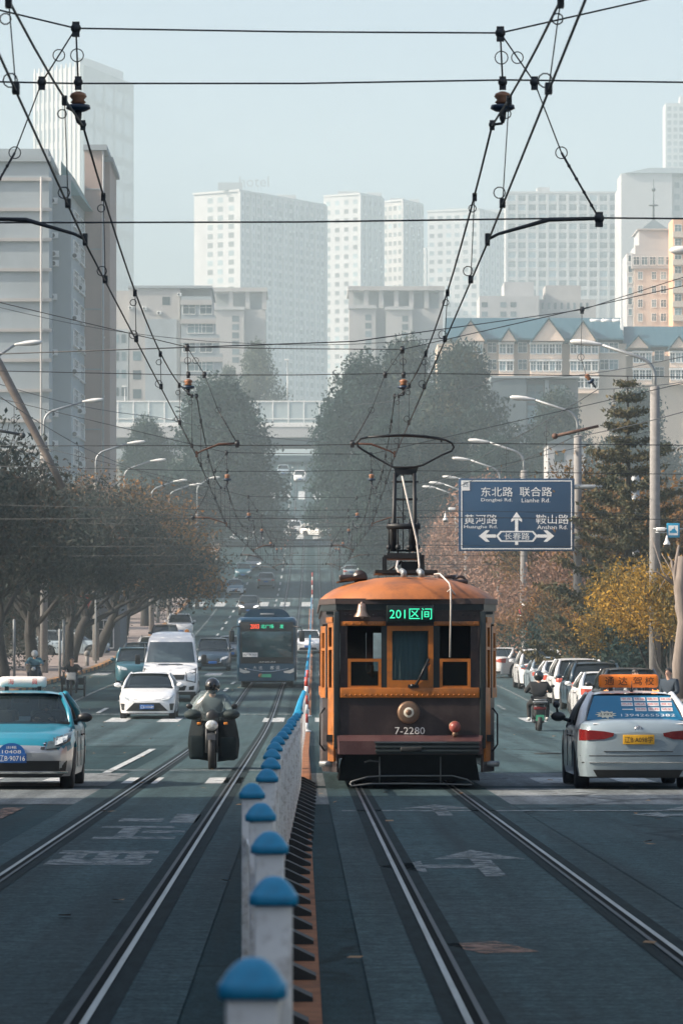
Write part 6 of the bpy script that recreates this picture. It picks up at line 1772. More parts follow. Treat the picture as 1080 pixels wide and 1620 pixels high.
# ---- white saloon coming towards us
c = Car('sedan', P_WHITE, 'white_saloon').cabin(CGL).wheels().mirrors().doorlines()
c.patch('headlight', [(.40, .60), (.62, .62), (.80, .69)], [(.42, .645), (.62, .69), (.84, .79)], HLAMP, mir=True)
c.patch('headlight_lit', [(.42, .595), (.52, .60)], [(.42, .63), (.52, .645)], HLIT, proud=.02, mir=False)
c.patch('grille', [(-.40, .61), (.40, .61)], [(-.42, .635), (.42, .635)], TRIMB)
c.patch('emblem_backing', [(-.13, .545), (.13, .545)], [(-.16, .645), (.16, .645)], TRIMB, proud=.014)
y_ = c.sy(0, .60, True) + .018
MB().tube([(.05 * math.cos(R(a)), y_, .60 + .032 * math.sin(R(a))) for a in range(0, 360, 24)], .006, 5, closed=True).tube([(.022 * math.cos(R(a)), y_, .602 + .03 * math.sin(R(a))) for a in range(0, 360, 24)], .005, 5, closed=True).build('oval_emblem', CHROME, c.e)
c.patch('lower_intake', [(-.66, .265), (.66, .265)], [(-.40, .52), (.40, .52)], TRIMB)
c.patch('fog_vent', [(.72, .29), (.80, .29)], [(.70, .50), (.84, .50)], TRIMB, mir=True)
c.plate('辽B·105GM', .395)
c.put(ux(234, 129), 130.6, FRONT, 'white oncoming saloon with black lower grille ahead of the white van', 'car')

# ---- generic traffic and parked cars, each its own look
def quick(style, mat, px, Y, rz, label, front=True, name='parked_car', group='cars parked along the kerb', lit=False, grille='wide', bars=False, plate='', lamp=None, glass=CGL, X=None):
    c = Car(style, mat, name).cabin(glass).wheels().mirrors(); c.doorlines()
    if front: c.front(lit, grille); c.plate(plate, .46)
    else: c.back(lit, lamp, plate)
    if bars: c.roof_bars()
    return c.put(ux(px, Y) if X is None else X, Y, (FRONT if front else 0) + rz, label, 'car', group)
TR = 'moving cars further up the road'
quick('suv', P_TEAL, 216, 178, .05, 'blue green car half hidden behind the white van at its left', True, 'parked_car', 'cars along the left kerb')
quick('suv', P_NAVY, 222, 205, .05, 'dark blue car parked behind the blue green car', True, 'parked_car', 'cars along the left kerb')
quick('suv', P_WHITE, 243, 232, .05, 'white roofed off-roader parked above the white van roof', True, 'parked_car', 'cars along the left kerb', bars=True)
quick('mpv', P_NAVY, 338, 220, .0, 'dark blue people carrier with chrome grille right of the white van', True, 'oncoming_car', TR, grille='tall')
quick('sedan', P_GREY, 366, 245, 0, 'grey saloon half hidden behind the left side of the bus', True, 'oncoming_car', TR)
quick('suv', P_BLACK, 262, 268, .05, 'black car parked beyond the white off-roader', True, 'parked_car', 'cars along the left kerb')
quick('suv', P_WHITE, 285, 300, .05, 'small white car parked near the left pavement corner', True, 'parked_car', 'cars along the left kerb')
quick('suv', P_BLACK, 394, 355, 0, 'black saloon with lit headlights between bus roof and far taxi', True, 'oncoming_car', TR, lit=True)
c = Car('sedan', P_TEAL, 'taxi', P_WHITE).cabin().wheels().mirrors().front(); MB().box(-.3, .3, -.3, -.15, 1.47, 1.60, 0, .03).build('roof_sign', WHITE, c.e); c.plate('', .46)
c.put(ux(372, 412), 412, FRONT, 'small turquoise and white taxi far up the left lanes', 'taxi', TR)
quick('suv', P_GREY, 421, 428, 0, 'dark grey car seen right above the bus pole', False, 'far_car', TR)
quick('suv', P_TEAL, 385, 452, 0, 'blue grey car above the far turquoise taxi', True, 'far_car', TR)
quick('suv', P_GREY, 401, 470, 0, 'grey car with bright headlights under the hanging wires', True, 'far_car', TR, lit=True)
quick('sedan', P_PALE, 555, 452, 0, 'pale grey saloon far up the hill left of the tram mast', False, 'far_car', TR)
quick('suv', P_WHITE, 466, 540, 0, 'white car facing us at the far crossing', True, 'far_car', TR)
c = Car('suv', P_WHITE, 'turning_car').cabin().wheels().mirrors().front().doorlines(); c.put(ux(502, 535), 535, FRONT + .95, 'white car turning across the far crossing', 'car', TR)
quick('suv', P_WHITE, 474, 640, 0, 'tiny white car with bonnet up at the top of the hill', True, 'far_car', TR)
quick('suv', P_PALE, 448, 655, 0, 'tiny pale car highest left on the hill under the overpass', True, 'far_car', TR)
quick('sedan', P_WHITE, 470, 262, .0, 'white car just right of the bus, half hidden by the fence', True, 'oncoming_car', TR, X=ux(487, 262))
# right side
c = Car('sedan', P_WHITE, 'turning_car').cabin().wheels().mirrors().doorlines().back(); c.put(ux(811, 200), 200, .0, 'white saloon turned across the right lane beside the tram', 'car')
c.e.rotation_euler = (Matrix.Rotation(slope(200), 3, 'X') @ Matrix.Rotation(-.62, 3, 'Z')).to_euler()
PK = 'cars parked along the right kerb'
quick('suv', P_BLACK, 997, 125, .03, 'black off-roader with orange brake lights right behind the orange roof board', False, 'parked_car', PK, True, bars=False, lamp=TLIT, X=9.8)
quick('sedan', P_WHITE, 0, 132, .03, 'white parked car wedged left of the black off-roader', False, 'parked_car', PK, X=9.6)
quick('suv', P_NAVY, 0, 139.5, .03, 'dark parked car with roof rails behind the wedged white car', False, 'parked_car', PK, bars=True, X=9.8)
quick('suv', P_WHITE, 0, 147, .03, 'white parked car with rounded back behind the dark roof railed car', False, 'parked_car', PK, X=9.75)
quick('sedan', P_WHITE, 0, 155, .03, 'white parked saloon showing one tail light and back window', False, 'parked_car', PK, X=9.75)
quick('sedan', P_PALE, 0, 163, .03, 'silver parked saloon ahead of the white saloon', False, 'parked_car', PK, X=9.8)
quick('suv', P_WHITE, 0, 172, .03, 'white parked off-roader with roof rails at the far end of the row', False, 'parked_car', PK, bars=True, X=9.85)
quick('sedan', P_GREY, 1118, 84, .04, 'grey car cut off by the right edge next to the people', False, 'parked_car', PK, X=8.62)
quick('suv', P_PALE, 112, 252, 1.4, 'pale car parked sideways in front of the red fascia', True, 'parked_car', 'cars along the left kerb', X=ux(112, 250))

# ---- white van
v = empty('van')
prof = [(2.75, .30), (2.78, .55), (2.72, .95), (2.62, 1.10), (1.85, 1.33), (1.72, 1.40), (1.02, 2.30), (.80, 2.46), (.3, 2.54), (-2.7, 2.54), (-2.75, 2.4), (-2.75, .35)]
def hw(z): return lerp_pts([(.3, .97), (.6, 1.0), (1.2, .99), (1.5, .96), (2.3, .82), (2.56, .70)], z)
rows = []
for y, z in prof:
    w = hw(z); k = .16 if y > 1 else .03
    rows.append([(w * sx, y - k * abs(sx) ** 3 * (1 if y > 0 else -1), z - (.05 * abs(sx) ** 4 if z > 2.3 else 0)) for sx in [-1 + j / 8 for j in range(17)]])
m = MB().sheet(rows, 0, True); n_ = len(rows)
for sd in (0, -1):
    m.add([r[sd] for r in rows], [tuple(range(n_))])
m.build('body', P_WHITE2, v, recalc=True)
def vfront(z): 
    pz = [(b_, a) for a, b_ in prof[:9]]; return lerp_pts(sorted(pz), z)
def vpatch(name, lo, up, mat, proud=.015, n=12, mir=False):
    for sgn in ((1, -1) if mir else (1,)):
        m = MB(); L_, U_ = sorted((x * sgn, z) for x, z in lo), sorted((x * sgn, z) for x, z in up); rows = []
        for k in range(n + 1):
            t = k / n; xa = L_[0][0] + (L_[-1][0] - L_[0][0]) * t; xb = U_[0][0] + (U_[-1][0] - U_[0][0]) * t; za, zb_ = lerp_pts(L_, xa), lerp_pts(U_, xb); r = []
            for q in (0, .25, .5, .75, 1):
                x, z = xa + (xb - xa) * q, za + (zb_ - za) * q; r.append((x, vfront(z) - .16 * (abs(x) / hw(z)) ** 3 + proud, z))
            rows.append(r)
        m.sheet(rows, 0, True); back = [[(x, y - .05, z) for x, y, z in r] for r in rows]
        m.sheet([[a[0], b_[0]] for a, b_ in zip(rows, back)]); m.sheet([[a[-1], b_[-1]] for a, b_ in zip(rows, back)])
        o = m.build(name, mat, v)
    return o
vpatch('windscreen', [(-.90, 1.44), (.90, 1.44)], [(-.78, 2.18), (.78, 2.18)], WGLASS, .02)
vpatch('bonnet_gap', [(-.45, 1.34), (.45, 1.34)], [(-.45, 1.375), (.45, 1.375)], TRIMB)
vpatch('grille', [(-.52, .82), (.52, .82)], [(-.56, 1.0), (.56, 1.0)], TRIMB)
vpatch('headlight', [(.64, .80), (.92, .74)], [(.62, 1.05), (.94, 1.17)], HLAMP, mir=True); vpatch('headlight_surround', [(.60, .77), (.95, .70)], [(.58, 1.1), (.97, 1.24)], TRIMB, .008, mir=True)
vpatch('lower_intake', [(-.55, .42), (.55, .42)], [(-.62, .60), (.62, .60)], TRIMB); vpatch('fog_vent', [(.70, .44), (.88, .44)], [(.70, .56), (.90, .60)], TRIMB, mir=True)
vpatch('bumper', [(-.95, .28), (.95, .28)], [(-.96, .38), (.96, .38)], TRIMB, .03)
MB().box(-.22, .22, 2.79, 2.81, .62, .75).build('number_plate', PLATEB, v)
for sd in (-1, 1):
    m = MB().box(sd * 1.22 - .10, sd * 1.22 + .10, 1.28, 1.42, 1.36, 1.72, 0, .04).tube([(sd * .93, 1.4, 1.45), (sd * 1.15, 1.36, 1.45)], .03, 6); m.build('wing_mirror', BLACKP, v)
    MB().box(sd * .985 - .01, sd * .985 + .01, .2, 1.3, 1.5, 2.1).build('side_window', WGLASS, v)
_WH['v'] = make_wheel(.35, .24)
for y in (1.9, -1.6):
    for sd in (-1, 1):
        o = link_mesh('wheel', _WH['v'][0], v, (sd * .86, y, .35)); o.rotation_euler = (0, 0, 0 if sd > 0 else math.pi); link_mesh('rim', _WH['v'][1], o)
MB().box(-.85, .85, -2.5, 2.6, .26, .5).build('underbody', TRIMB, v)
MB().lathe([(.09, 2.53), (.08, 2.60), (.03, 2.64)], (-.55, -.3, 0), 'Z', 12).build('roof_lamp', AMBER, v)
place(v, ux(271, 152), 153, rz=FRONT); tag(v, 'tall white van with black windscreen behind the white saloon', 'van')

# ---- bus
b = empty('bus'); BW, BH, BL = 1.25, 2.98, 11.5
def section(y, ins, zb, zt_, r=.22):
    pts = []; w = BW - ins
    for (cx_, cz, a0) in ((w - r, zt_ - r, 0), (-w + r, zt_ - r, 90)):
        for k in range(7): a = R(a0 + 90 * k / 6); pts.append((cx_ + r * math.cos(a), y, cz + r * math.sin(a)))
    pts += [(-w, y, 1.1), (-w + .02, y, zb), (w - .02, y, zb), (w, y, 1.1)]
    return pts
rows = [section(y, i_, .32, BH - t_) for y, i_, t_ in ((5.75, .09, .12), (5.70, .04, .06), (5.55, .0, .015), (5.2, 0, 0), (-5.6, 0, 0), (-5.7, .05, .05))]
m = MB().sheet([r + [r[0]] for r in rows], 0, True); m.add(rows[0], [tuple(range(len(rows[0])))]); m.add(rows[-1], [tuple(range(len(rows[-1])))])
m.build('body', P_BUS, b, recalc=True)
yF = 5.75
MB().box(-1.10, 1.10, yF - .02, yF + .012, 1.05, 2.78, 0, .01).build('windscreen_surround', TRIMB, b)
MB().box(-1.04, 1.04, yF, yF + .02, 1.30, 2.38, 0, .006).build('windscreen', pm('bus_glass', (.02, .05, .06), .08, 0, .5, 1.2, spec=.7), b)
s1 = MB().box(-.72, .72, yF, yF + .03, 2.46, 2.72).build('destination_sign', LEDPANEL, b)
MB().text('2003', (.50, yF + .031, 2.59), (-1, 0, 0), (0, 0, 1), width=.36, size=.19, thick=.003).build('lettering', LEDR, s1)
MB().text('北广场', (-.02, yF + .031, 2.59), (-1, 0, 0), (0, 0, 1), width=.52, size=.16, thick=.003).text('发', (-.62, yF + .031, 2.59), (-1, 0, 0), (0, 0, 1), size=.16, thick=.003).build('lettering', LEDG, s1)
s2 = MB().box(.38, 1.0, yF + .02, yF + .03, 1.32, 1.50).build('route_card', SIGNW, b); MB().text('北广场 2003', (.69, yF + .031, 1.41), (-1, 0, 0), (0, 0, 1), width=.54, size=.09, thick=.002).build('lettering', INK, s2)
GREYL = pm('grey_lettering', (.42, .45, .46), .5)
MB().text('ANKAI', (0, yF + .013, 1.11), (-1, 0, 0), (0, 0, 1), width=.68, size=.055, thick=.002).build('badge_letters', GREYL, b)
for ch_, x in zip('大连客运', (.50, .26, -.22, -.46)): MB().text(ch_, (x, yF + .004, .87), (-1, 0, 0), (0, 0, 1), size=.15, width=.16, thick=.003).build('front_lettering', GREYL, b)
MB().tube([(x, yF + .012, .70 + .14 * (abs(x) / .9) ** 1.6) for x in [-.9 + .15 * k for k in range(13)]], .013, 6).build('chrome_line', CHROME, b)
for sd in (-1, 1):
    m = MB().prism([(sd * 1.13, .86), (sd * 1.13, .70), (sd * .98, .63), (sd * .72, .66), (sd * .70, .72), (sd * .98, .78)], yF - .03, yF + .014, 'Y'); m.build('headlight', HLAMP, b, recalc=True)
    m = MB().box(sd * 1.46 - .11, sd * 1.46 + .11, yF + .05, yF + .25, 1.95, 2.42, 0, .04).tube([(sd * 1.1, yF - .02, 2.6), (sd * 1.42, yF + .16, 2.55), (sd * 1.46, yF + .15, 2.40)], .03, 6); m.build('wing_mirror', BLACKP, b)
    for k in range(7): MB().box(sd * (BW + .0) - .012, sd * (BW + .0) + .012, 4.6 - 1.45 * k - 1.2, 4.6 - 1.45 * k, 1.25, 2.35).build('side_window', WGLASS, b)
MB().box(-.18, .32, yF, yF + .02, .47, .60).build('number_plate', PLATEG, b)
MB().lathe([(.085, 0), (.085, .02)], (.26, yF, .54), 'Y', 14).build('round_sticker', pm('sticker_red', (.5, .1, .06), .5), b)
m = MB(); pr = [(-.98, 2.97), (-.90, 3.10), (-.72, 3.28), (-.5, 3.32), (.5, 3.32), (.72, 3.28), (.90, 3.10), (.98, 2.97)]
m.prism(pr, 1.0, 4.9, 'Y'); m.build('roof_pod', P_BUS, b, recalc=True); MB().box(-.30, .28, 4.88, 4.93, 3.06, 3.14, 0, .02).build('roof_lamp', GALV, b)
_WH['b'] = make_wheel(.48, .30)
for y in (3.2, -2.8):
    for sd in (-1, 1):
        o = link_mesh('wheel', _WH['b'][0], b, (sd * .95, y, .48)); o.rotation_euler = (0, 0, 0 if sd > 0 else math.pi); link_mesh('rim', _WH['b'][1], o)
MB().box(-.95, .95, -5.3, 5.5, .25, .6).build('underbody', TRIMB, b)
place(b, ux(422, 171), 177, rz=FRONT); tag(b, 'dark teal city bus with red and green destination lights on the left tracks', 'bus')
# ================================================================== people and two-wheelers
SKIN = pm('skin', (.50, .31, .23), .55, 0, .06, 12)
HAIR = pm('black_hair', (.012, .010, .010), .55, 0, .2, 30)
CL_BLACK = pm('black_cloth', (.016, .018, .020), .85, 0, .25, 6)
CL_NAVY = pm('navy_cloth', (.018, .032, .050), .85, 0, .25, 6)
CL_GREY = pm('grey_cloth', (.11, .135, .14), .85, 0, .2, 7)
CL_BLUE = pm('blue_cloth', (.07, .19, .25), .85, 0, .2, 6)
CL_RED = pm('rust_cloth', (.22, .06, .045), .85, 0, .2, 6)
SHOE = pm('white_shoe', (.55, .55, .53), .6, 0, .1)
HELM = pm('black_helmet', (.014, .015, .016), .18, 0, .1, 3, coat=.6)
HELMW = pm('white_helmet', (.70, .71, .70), .3, 0, .05)
CLEARP = glass_mat('clear_plastic', (.20, .25, .26), .20, .2)
def skin_mesh(verts, edges, root=0, lv=2):
    """verts: (point, radius); one smooth surface grown round the edges"""
    me = bpy.data.meshes.new('figure'); me.from_pydata([tuple(v[0]) for v in verts], edges, [])
    o = bpy.data.objects.new('figure', me); COL.objects.link(o)
    mo = o.modifiers.new('skin', 'SKIN'); mo.use_smooth_shade = True
    for i, v in enumerate(verts):
        r = v[1]; sv_ = me.skin_vertices[0].data[i]; sv_.radius = (r, r) if not isinstance(r, tuple) else r; sv_.use_root = i == root
    sb = o.modifiers.new('sub', 'SUBSURF'); sb.levels = sb.render_levels = lv
    dg = bpy.context.evaluated_depsgraph_get()
    out = bpy.data.meshes.new_from_object(o.evaluated_get(dg)); bpy.data.objects.remove(o); bpy.data.meshes.remove(me)
    return out
def mesh_to_mb(me, mi=0):
    m = MB(); m.add([v.co for v in me.vertices], [tuple(p.vertices) for p in me.polygons], mi, True); return m
def figure(J, parent, top, legs, shoe=CL_BLACK, face=-1, hair='short', thick=1.0, glove=None, mask=None):
    """J: joints; one continuous body with five-fingered hands, clothing grown round the same joints"""
    V = Vector; P = {k: V(v) for k, v in J.items()}
    vs, es, ix = [], [], {}
    def ad(k, p, r, link=None):
        ix[k] = len(vs); vs.append((p, r))
        if link is not None: es.append((ix[link], ix[k]))
    T = thick
    ad('pel', P['pelvis'], (.13 * T, .11)); ad('ch', P['chest'], (.155 * T, .115), 'pel'); ad('nk', P['neck'], .058, 'ch'); ad('jaw', P['neck'].lerp(P['head'], .62) + V((0, face * .025, 0)), (.062, .07), 'nk'); ad('hd', P['head'], (.078, .094), 'jaw'); ad('cr', P['head'] + (P['head'] - P['neck']).normalized() * .085, (.06, .072), 'hd')
    for s in 'lr':
        ad('s' + s, P['sh' + s], .066, 'ch'); ad('e' + s, P['el' + s], .046, 's' + s); ad('w' + s, P['ha' + s], .030, 'e' + s)
        d = (P['ha' + s] - P['el' + s]).normalized(); fd = V(J.get('grip', (0, face * .5, -.8))).normalized(); fd = (d * .5 + fd * .6).normalized()
        pm_ = P['ha' + s] + d * .07; ad('p' + s, pm_, (.040, .022), 'w' + s)
        sx = V((1, 0, 0)) if abs(d.x) < .8 else V((0, 0, 1)); sx = (sx - d * sx.dot(d)).normalized()
        for k, (o_, ln) in enumerate(((-.030, .062), (-.010, .075), (.010, .070), (.029, .055))):
            a = pm_ + sx * o_ + d * .025; b_ = a + (d * .6 + fd * .4).normalized() * ln * .5; c_ = b_ + (d * .2 + fd * .9).normalized() * ln * .5
            n = 'f%s%d' % (s, k); ad(n + 'a', a, .010, 'p' + s); ad(n + 'b', b_, .0095, n + 'a'); ad(n + 'c', c_, .008, n + 'b')
        sg = 1 if (s == 'r') == (face < 0) else -1
        a = P['ha' + s] + d * .03 + sx * (.030 * sg); ad('t%sa' % s, a + sx * .012 * sg, .012, 'w' + s); ad('t%sb' % s, a + sx * .028 * sg + d * .03 + fd * .02, .010, 't%sa' % s)
        ad('h' + s, P['hip' + s], .088 * T, 'pel'); ad('k' + s, P['kn' + s], .058, 'h' + s); ad('a' + s, P['an' + s], .040, 'k' + s); ad('o' + s, P['to' + s], .034, 'a' + s)
    CLO = {'pel': .62, 'ch': .62, 'sl': .6, 'sr': .6, 'el': .72, 'er': .72, 'hl': .6, 'hr': .6, 'kl': .66, 'kr': .66, 'al': .72, 'ar': .72}
    bv = [(p, r) for p, r in vs]
    for k, f_ in CLO.items():
        p, r = vs[ix[k]]; bv[ix[k]] = (p, (r[0] * f_, r[1] * f_) if isinstance(r, tuple) else r * f_)
    body = skin_mesh(bv, es); body.materials.append(SKIN)
    h = P['head']; f = V((0, face, 0)); m = mesh_to_mb(body)
    m.tube([h + f * .088 + V((0, 0, .01)), h + f * .112 + V((0, 0, -.022)), h + f * .092 + V((0, 0, -.032))], [.010, .017, .012], 7)   # nose
    for sd in (-1, 1):
        m.ball(h + V((sd * .082, face * -.005, -.015)), .026, 0, 8, 6, (.4, .7, 1.1)); m.ball(h + f * .083 + V((sd * .032, 0, .012)), .012, 1, 8, 5, (1.2, .5, .7)); m.ball(h + f * .086 + V((sd * .033, 0, .034)), .014, 1, 6, 4, (1.5, .5, .35))
    m.ball(h + f * .088 + V((0, 0, -.056)), .022, 2, 8, 5, (1.1, .4, .35))
    if body: bpy.data.meshes.remove(body)
    bo = m.build('body', [SKIN, HAIR, pm('lips', (.36, .15, .13), .5)], parent)
    def cloth(keys, scale, mat, name, extra=.014, root=0):
        v2, map_ = [], {}
        for k in keys: map_[ix[k]] = len(v2); r = vs[ix[k]][1]; r = r if isinstance(r, tuple) else (r, r); v2.append((vs[ix[k]][0], (r[0] * scale + extra, r[1] * scale + extra)))
        e2 = [(map_[a], map_[b_]) for a, b_ in es if a in map_ and b_ in map_]
        me = skin_mesh(v2, e2, root); me.materials.append(mat); return link_mesh(name, me, parent)
    cloth(['pel', 'ch', 'sl', 'el', 'wl', 'sr', 'er', 'wr'], 1.10, top, 'jacket', .018)
    cloth(['pel', 'hl', 'kl', 'al', 'hr', 'kr', 'ar'], 1.08, legs, 'trousers', .012)
    for s in 'lr':
        a, b_ = vs[ix['a' + s]][0], vs[ix['o' + s]][0]; t = MB().tube([a + (a - b_) * .25 - V((0, 0, .02)), a - V((0, 0, .025)), a.lerp(b_, .6) - V((0, 0, .01)), b_ + (b_ - a) * .12], [.04, .05, .048, .028], 10)
        t.build('shoe', shoe, parent)
    if hair:
        hm_ = MB(); n1, n2 = 12, 18; rows = []
        for i in range(n1):
            th = math.pi * .62 * i / (n1 - 1); r = []
            for j in range(n2 + 1):
                a = 2 * math.pi * j / n2; lim = 1.0
                fy = math.sin(a) * face   # >0 towards the face
                tt = th * (1 - .42 * max(0, fy))
                r.append(h + V((.096 * math.sin(tt) * math.cos(a), .112 * math.sin(tt) * math.sin(a) - face * .004, .035 + .098 * math.cos(tt))))
            rows.append(r)
        hm_.sheet(rows, 0, True); hm_.build('hair', HAIR, parent)
    if mask:
        mm = MB().ball(h + f * .062 + V((0, 0, -.045)), .062, 0, 12, 8, (1.05, .75, .85)); mm.build('face_mask', mask, parent)
    return bo
def full_helmet(p, parent, mat, face=-1, open_=True):
    m = MB().ball(p, .150, 0, 20, 14, (.92, 1.06, 1.0))
    o = m.build('helmet', mat, parent)
    if open_:
        v = MB(); rows = []
        for i in range(6):
            z = -.055 + .11 * i / 5; r = []
            for j in range(11):
                a = (-70 + 14 * j); q = math.sqrt(max(0, 1 - (z / .15) ** 2)) * .153; r.append((p[0] + .93 * q * math.sin(R(a)), p[1] + face * 1.06 * q * math.cos(R(a)), p[2] + z))
            rows.append(r)
        v.sheet(rows, 0, True); v.build('visor', pm('dark_visor', (.006, .007, .008), .06, spec=.8), o)
    return o
def tyre(c, R_, w): return MB().lathe([(R_ - .07, -w/2), (R_ - .02, -w/2), (R_, 0), (R_ - .02, w/2), (R_ - .07, w/2)], c, 'X', 28)

# ---- motorcyclist with clear windshield on the left track (facing the camera)
MY = 73.7; S_ = F / MY
mo = empty('motorcycle'); hx = lambda px: (px - 336) / S_; hz = lambda py: (1217 - py) / S_
tyre((0, -.62, .31), .31, .115).build('front_wheel', BLACK, mo, recalc=True); tyre((0, .68, .31), .31, .13).build('rear_wheel', BLACK, mo, recalc=True)
m = MB()
for sd in (-1, 1): m.tube([(sd * .085, -.62, .31), (sd * .085, -.55, .6), (sd * .09, -.38, .95)], [.028, .03, .03], 8)
m.build('fork', STEEL, mo)
m = MB(); m.sheet([[( x, -.62 - (.34) * math.sin(R(a)), .31 + .345 * math.cos(R(a)) + .015 * (1 - abs(x) / .075)) for x in (-.075, 0, .075)] for a in range(-40, 60, 10)], 0, True); m.build('mudguard', BLACKP, mo)
m = MB().ball((0, -.50, hz(1147)), .115, 0, 16, 10, (1, .55, .85)); m.build('headlight', HLAMP, mo)
m = MB().ball((0, -.42, hz(1135)), .14, 0, 16, 10, (1.0, .7, 1.15)).box(-.12, .12, -.45, .3, .55, .95, 0, .05).box(-.14, .14, -.2, .75, .68, .82, 0, .05).tube([(-.36, -.28, 1.02), (0, -.3, 1.0), (.36, -.28, 1.02)], .018, 7).box(-.13, .13, -.25, .35, .3, .6, 0, .04); m.build('frame', BLACKP, mo)
for x0, x1, za, zb in ((hx(297), hx(330), .16, hz(1128)), (hx(345), hx(379), .14, hz(1128))):
    sd = -1 if x0 < 0 else 1; xo, xi = (x0, x1) if sd < 0 else (x1, x0); rows = []
    for i in range(9):
        t = i / 8; z = za + (zb - za) * t; r = []
        for j in range(9):
            u = j / 8; x = xi + (xo - xi) * u * (.82 + .18 * math.sin(t * 3 + .5)) ; y = -.42 + .5 * u ** 2 - .06 * math.sin(math.pi * u) + .04 * math.sin(7 * u + 5 * t); r.append((x, y, z + (.05 * u if t < .3 else -.04 * u)))
        rows.append(r)
    m = MB().sheet(rows, 0, True); back = [[(x * .97, y + .14, z) for x, y, z in r] for r in rows]; m.sheet(back, 0, True); m.sheet([rows[-1], back[-1]]); m.sheet([rows[0], back[0]]); m.sheet([[a[-1], b_[-1]] for a, b_ in zip(rows, back)])
    m.build('leg_cover', pm('black_vinyl', (.007, .011, .013), .8, 0, .3, 5, spec=.15), mo)
    lp = MB().box(min(xi, xo) + .04, max(xi, xo) - .05, -.50, -.43, za + .03, za + .45, 0, .05); lp.build('lower_flap', pm('grey_vinyl', (.010, .018, .021), .85, 0, .25, 5, spec=.15), mo)
    MB().box(sd * .37 - .04, sd * .37 + .04, .1, .5, .25, .62, 0, .03).build('pannier', BLACKP, mo)
    MB().box(hx(313) if sd < 0 else hx(355), hx(319) if sd < 0 else hx(361), -.50, -.46, hz(1146), hz(1142), 0, .01).build('indicator', AMBER, mo)
    m = MB().ball((sd * .33, -.34, hz(1130)), .15, 0, 14, 8, (1.15, 1.1, .62)); m.build('hand_muff', pm('muff_green_black', (.010, .022, .024), .75, 0, .25, 6), mo)
    m = MB().ball((sd * .40, -.30, hz(1117)), .06, 0, 12, 8, (1.0, .4, .8)).tube([(sd * .34, -.28, 1.02), (sd * .40, -.29, hz(1117))], .01, 5); m.build('mirror', BLACKP, mo)
m = MB(); rows = []
for i in range(7):
    t = i / 6; w = (.34, .40, .42, .41, .37, .30, .18)[i]; rows.append([(w * u, -.52 + .22 * abs(u) ** 2 + .12 * t, hz(1140) + (hz(1092) - hz(1140)) * t) for u in [-1 + j / 6 for j in range(13)]])
m.sheet(rows, 0, True); m.build('clear_windshield', CLEARP, mo)
MB().tube([(.20, -.30, 1.0), (.235, -.33, hz(1105))], .012, 5).build('windshield_stay', GALV, mo)
mo.location = (ux(336, MY), MY, 0); tag(mo, 'dark motorcycle with big clear windshield and black leg covers on the left track', 'motorcycle')
pe = empty('person', mo.location.copy(), 0, 'motorcyclist in black helmet and grey jacket behind the clear windshield', 'person')
J = dict(pelvis=(0, .25, .86), chest=(0, .18, 1.17), neck=(0, .14, 1.34), head=(0, .11, 1.49), shl=(-.20, .17, 1.27), shr=(.20, .17, 1.27), ell=(-.34, .02, 1.05), elr=(.34, .02, 1.05), hal=(-.33, -.22, 1.02), har=(.33, -.22, 1.02),
         hipl=(-.11, .22, .82), hipr=(.11, .22, .82), knl=(-.20, -.16, .72), knr=(.20, -.16, .72), anl=(-.18, .05, .36), anr=(.18, .05, .36), tol=(-.19, -.1, .32), tor=(.19, -.1, .32), grip=(0, -.3, -.9))
figure(J, pe, CL_GREY, CL_BLACK, hair=None); full_helmet((0, .10, 1.495), pe, HELM)

# ---- scooter rider seen from behind, right lane
def scooter(name, label, cat, x, Y, rz, body_mat, platem=PLATEG, tailm=TLAMP):
    sc_ = empty(name, (0, 0, 0), 0)
    tyre((0, .58, .24), .24, .10).build('front_wheel', BLACK, sc_, recalc=True); tyre((0, -.58, .24), .24, .12).build('rear_wheel', BLACK, sc_, recalc=True)
    m = MB().box(-.15, .15, -.72, -.05, .38, .74, 0, .08).box(-.16, .16, -.15, .42, .22, .32, 0, .04).box(-.17, .17, .36, .50, .28, 1.0, 0, .06); m.build('bodywork', body_mat, sc_)
    MB().box(-.16, .16, -.70, .10, .72, .82, 0, .05).build('saddle', BLACK, sc_)
    m = MB().tube([(0, .58, .24), (0, .46, .6), (0, .36, 1.02)], .03, 8).tube([(-.34, .26, 1.08), (0, .36, 1.03), (.34, .26, 1.08)], .016, 7); m.build('handlebar', STEEL, sc_)
    MB().box(-.17, .17, -.75, -.71, .60, .68, 0, .02).build('tail_light', tailm, sc_)
    MB().box(-.11, .11, -.74, -.72, .30, .46).build('number_plate', platem, sc_)
    MB().ball((0, .52, .92), .09, 0, 12, 8, (1, .5, 1)).build('headlight', HLAMP, sc_)
    for sd in (-1, 1):
        MB().tube([(sd * .30, .27, 1.08), (sd * .40, .24, 1.22)], .008, 5).ball((sd * .41, .23, 1.24), .055, 0, 10, 7, (1.1, .4, .75)).build('mirror', BLACKP, sc_)
    MB().box(-.2, .2, -1.0, -.72, .80, .84, 0, .01).tube([(-.18, -.98, .88), (.18, -.98, .88)], .015, 6).build('rear_rack', GALV, sc_)
    place(sc_, x, Y, rz=rz); tag(sc_, label, cat); return sc_
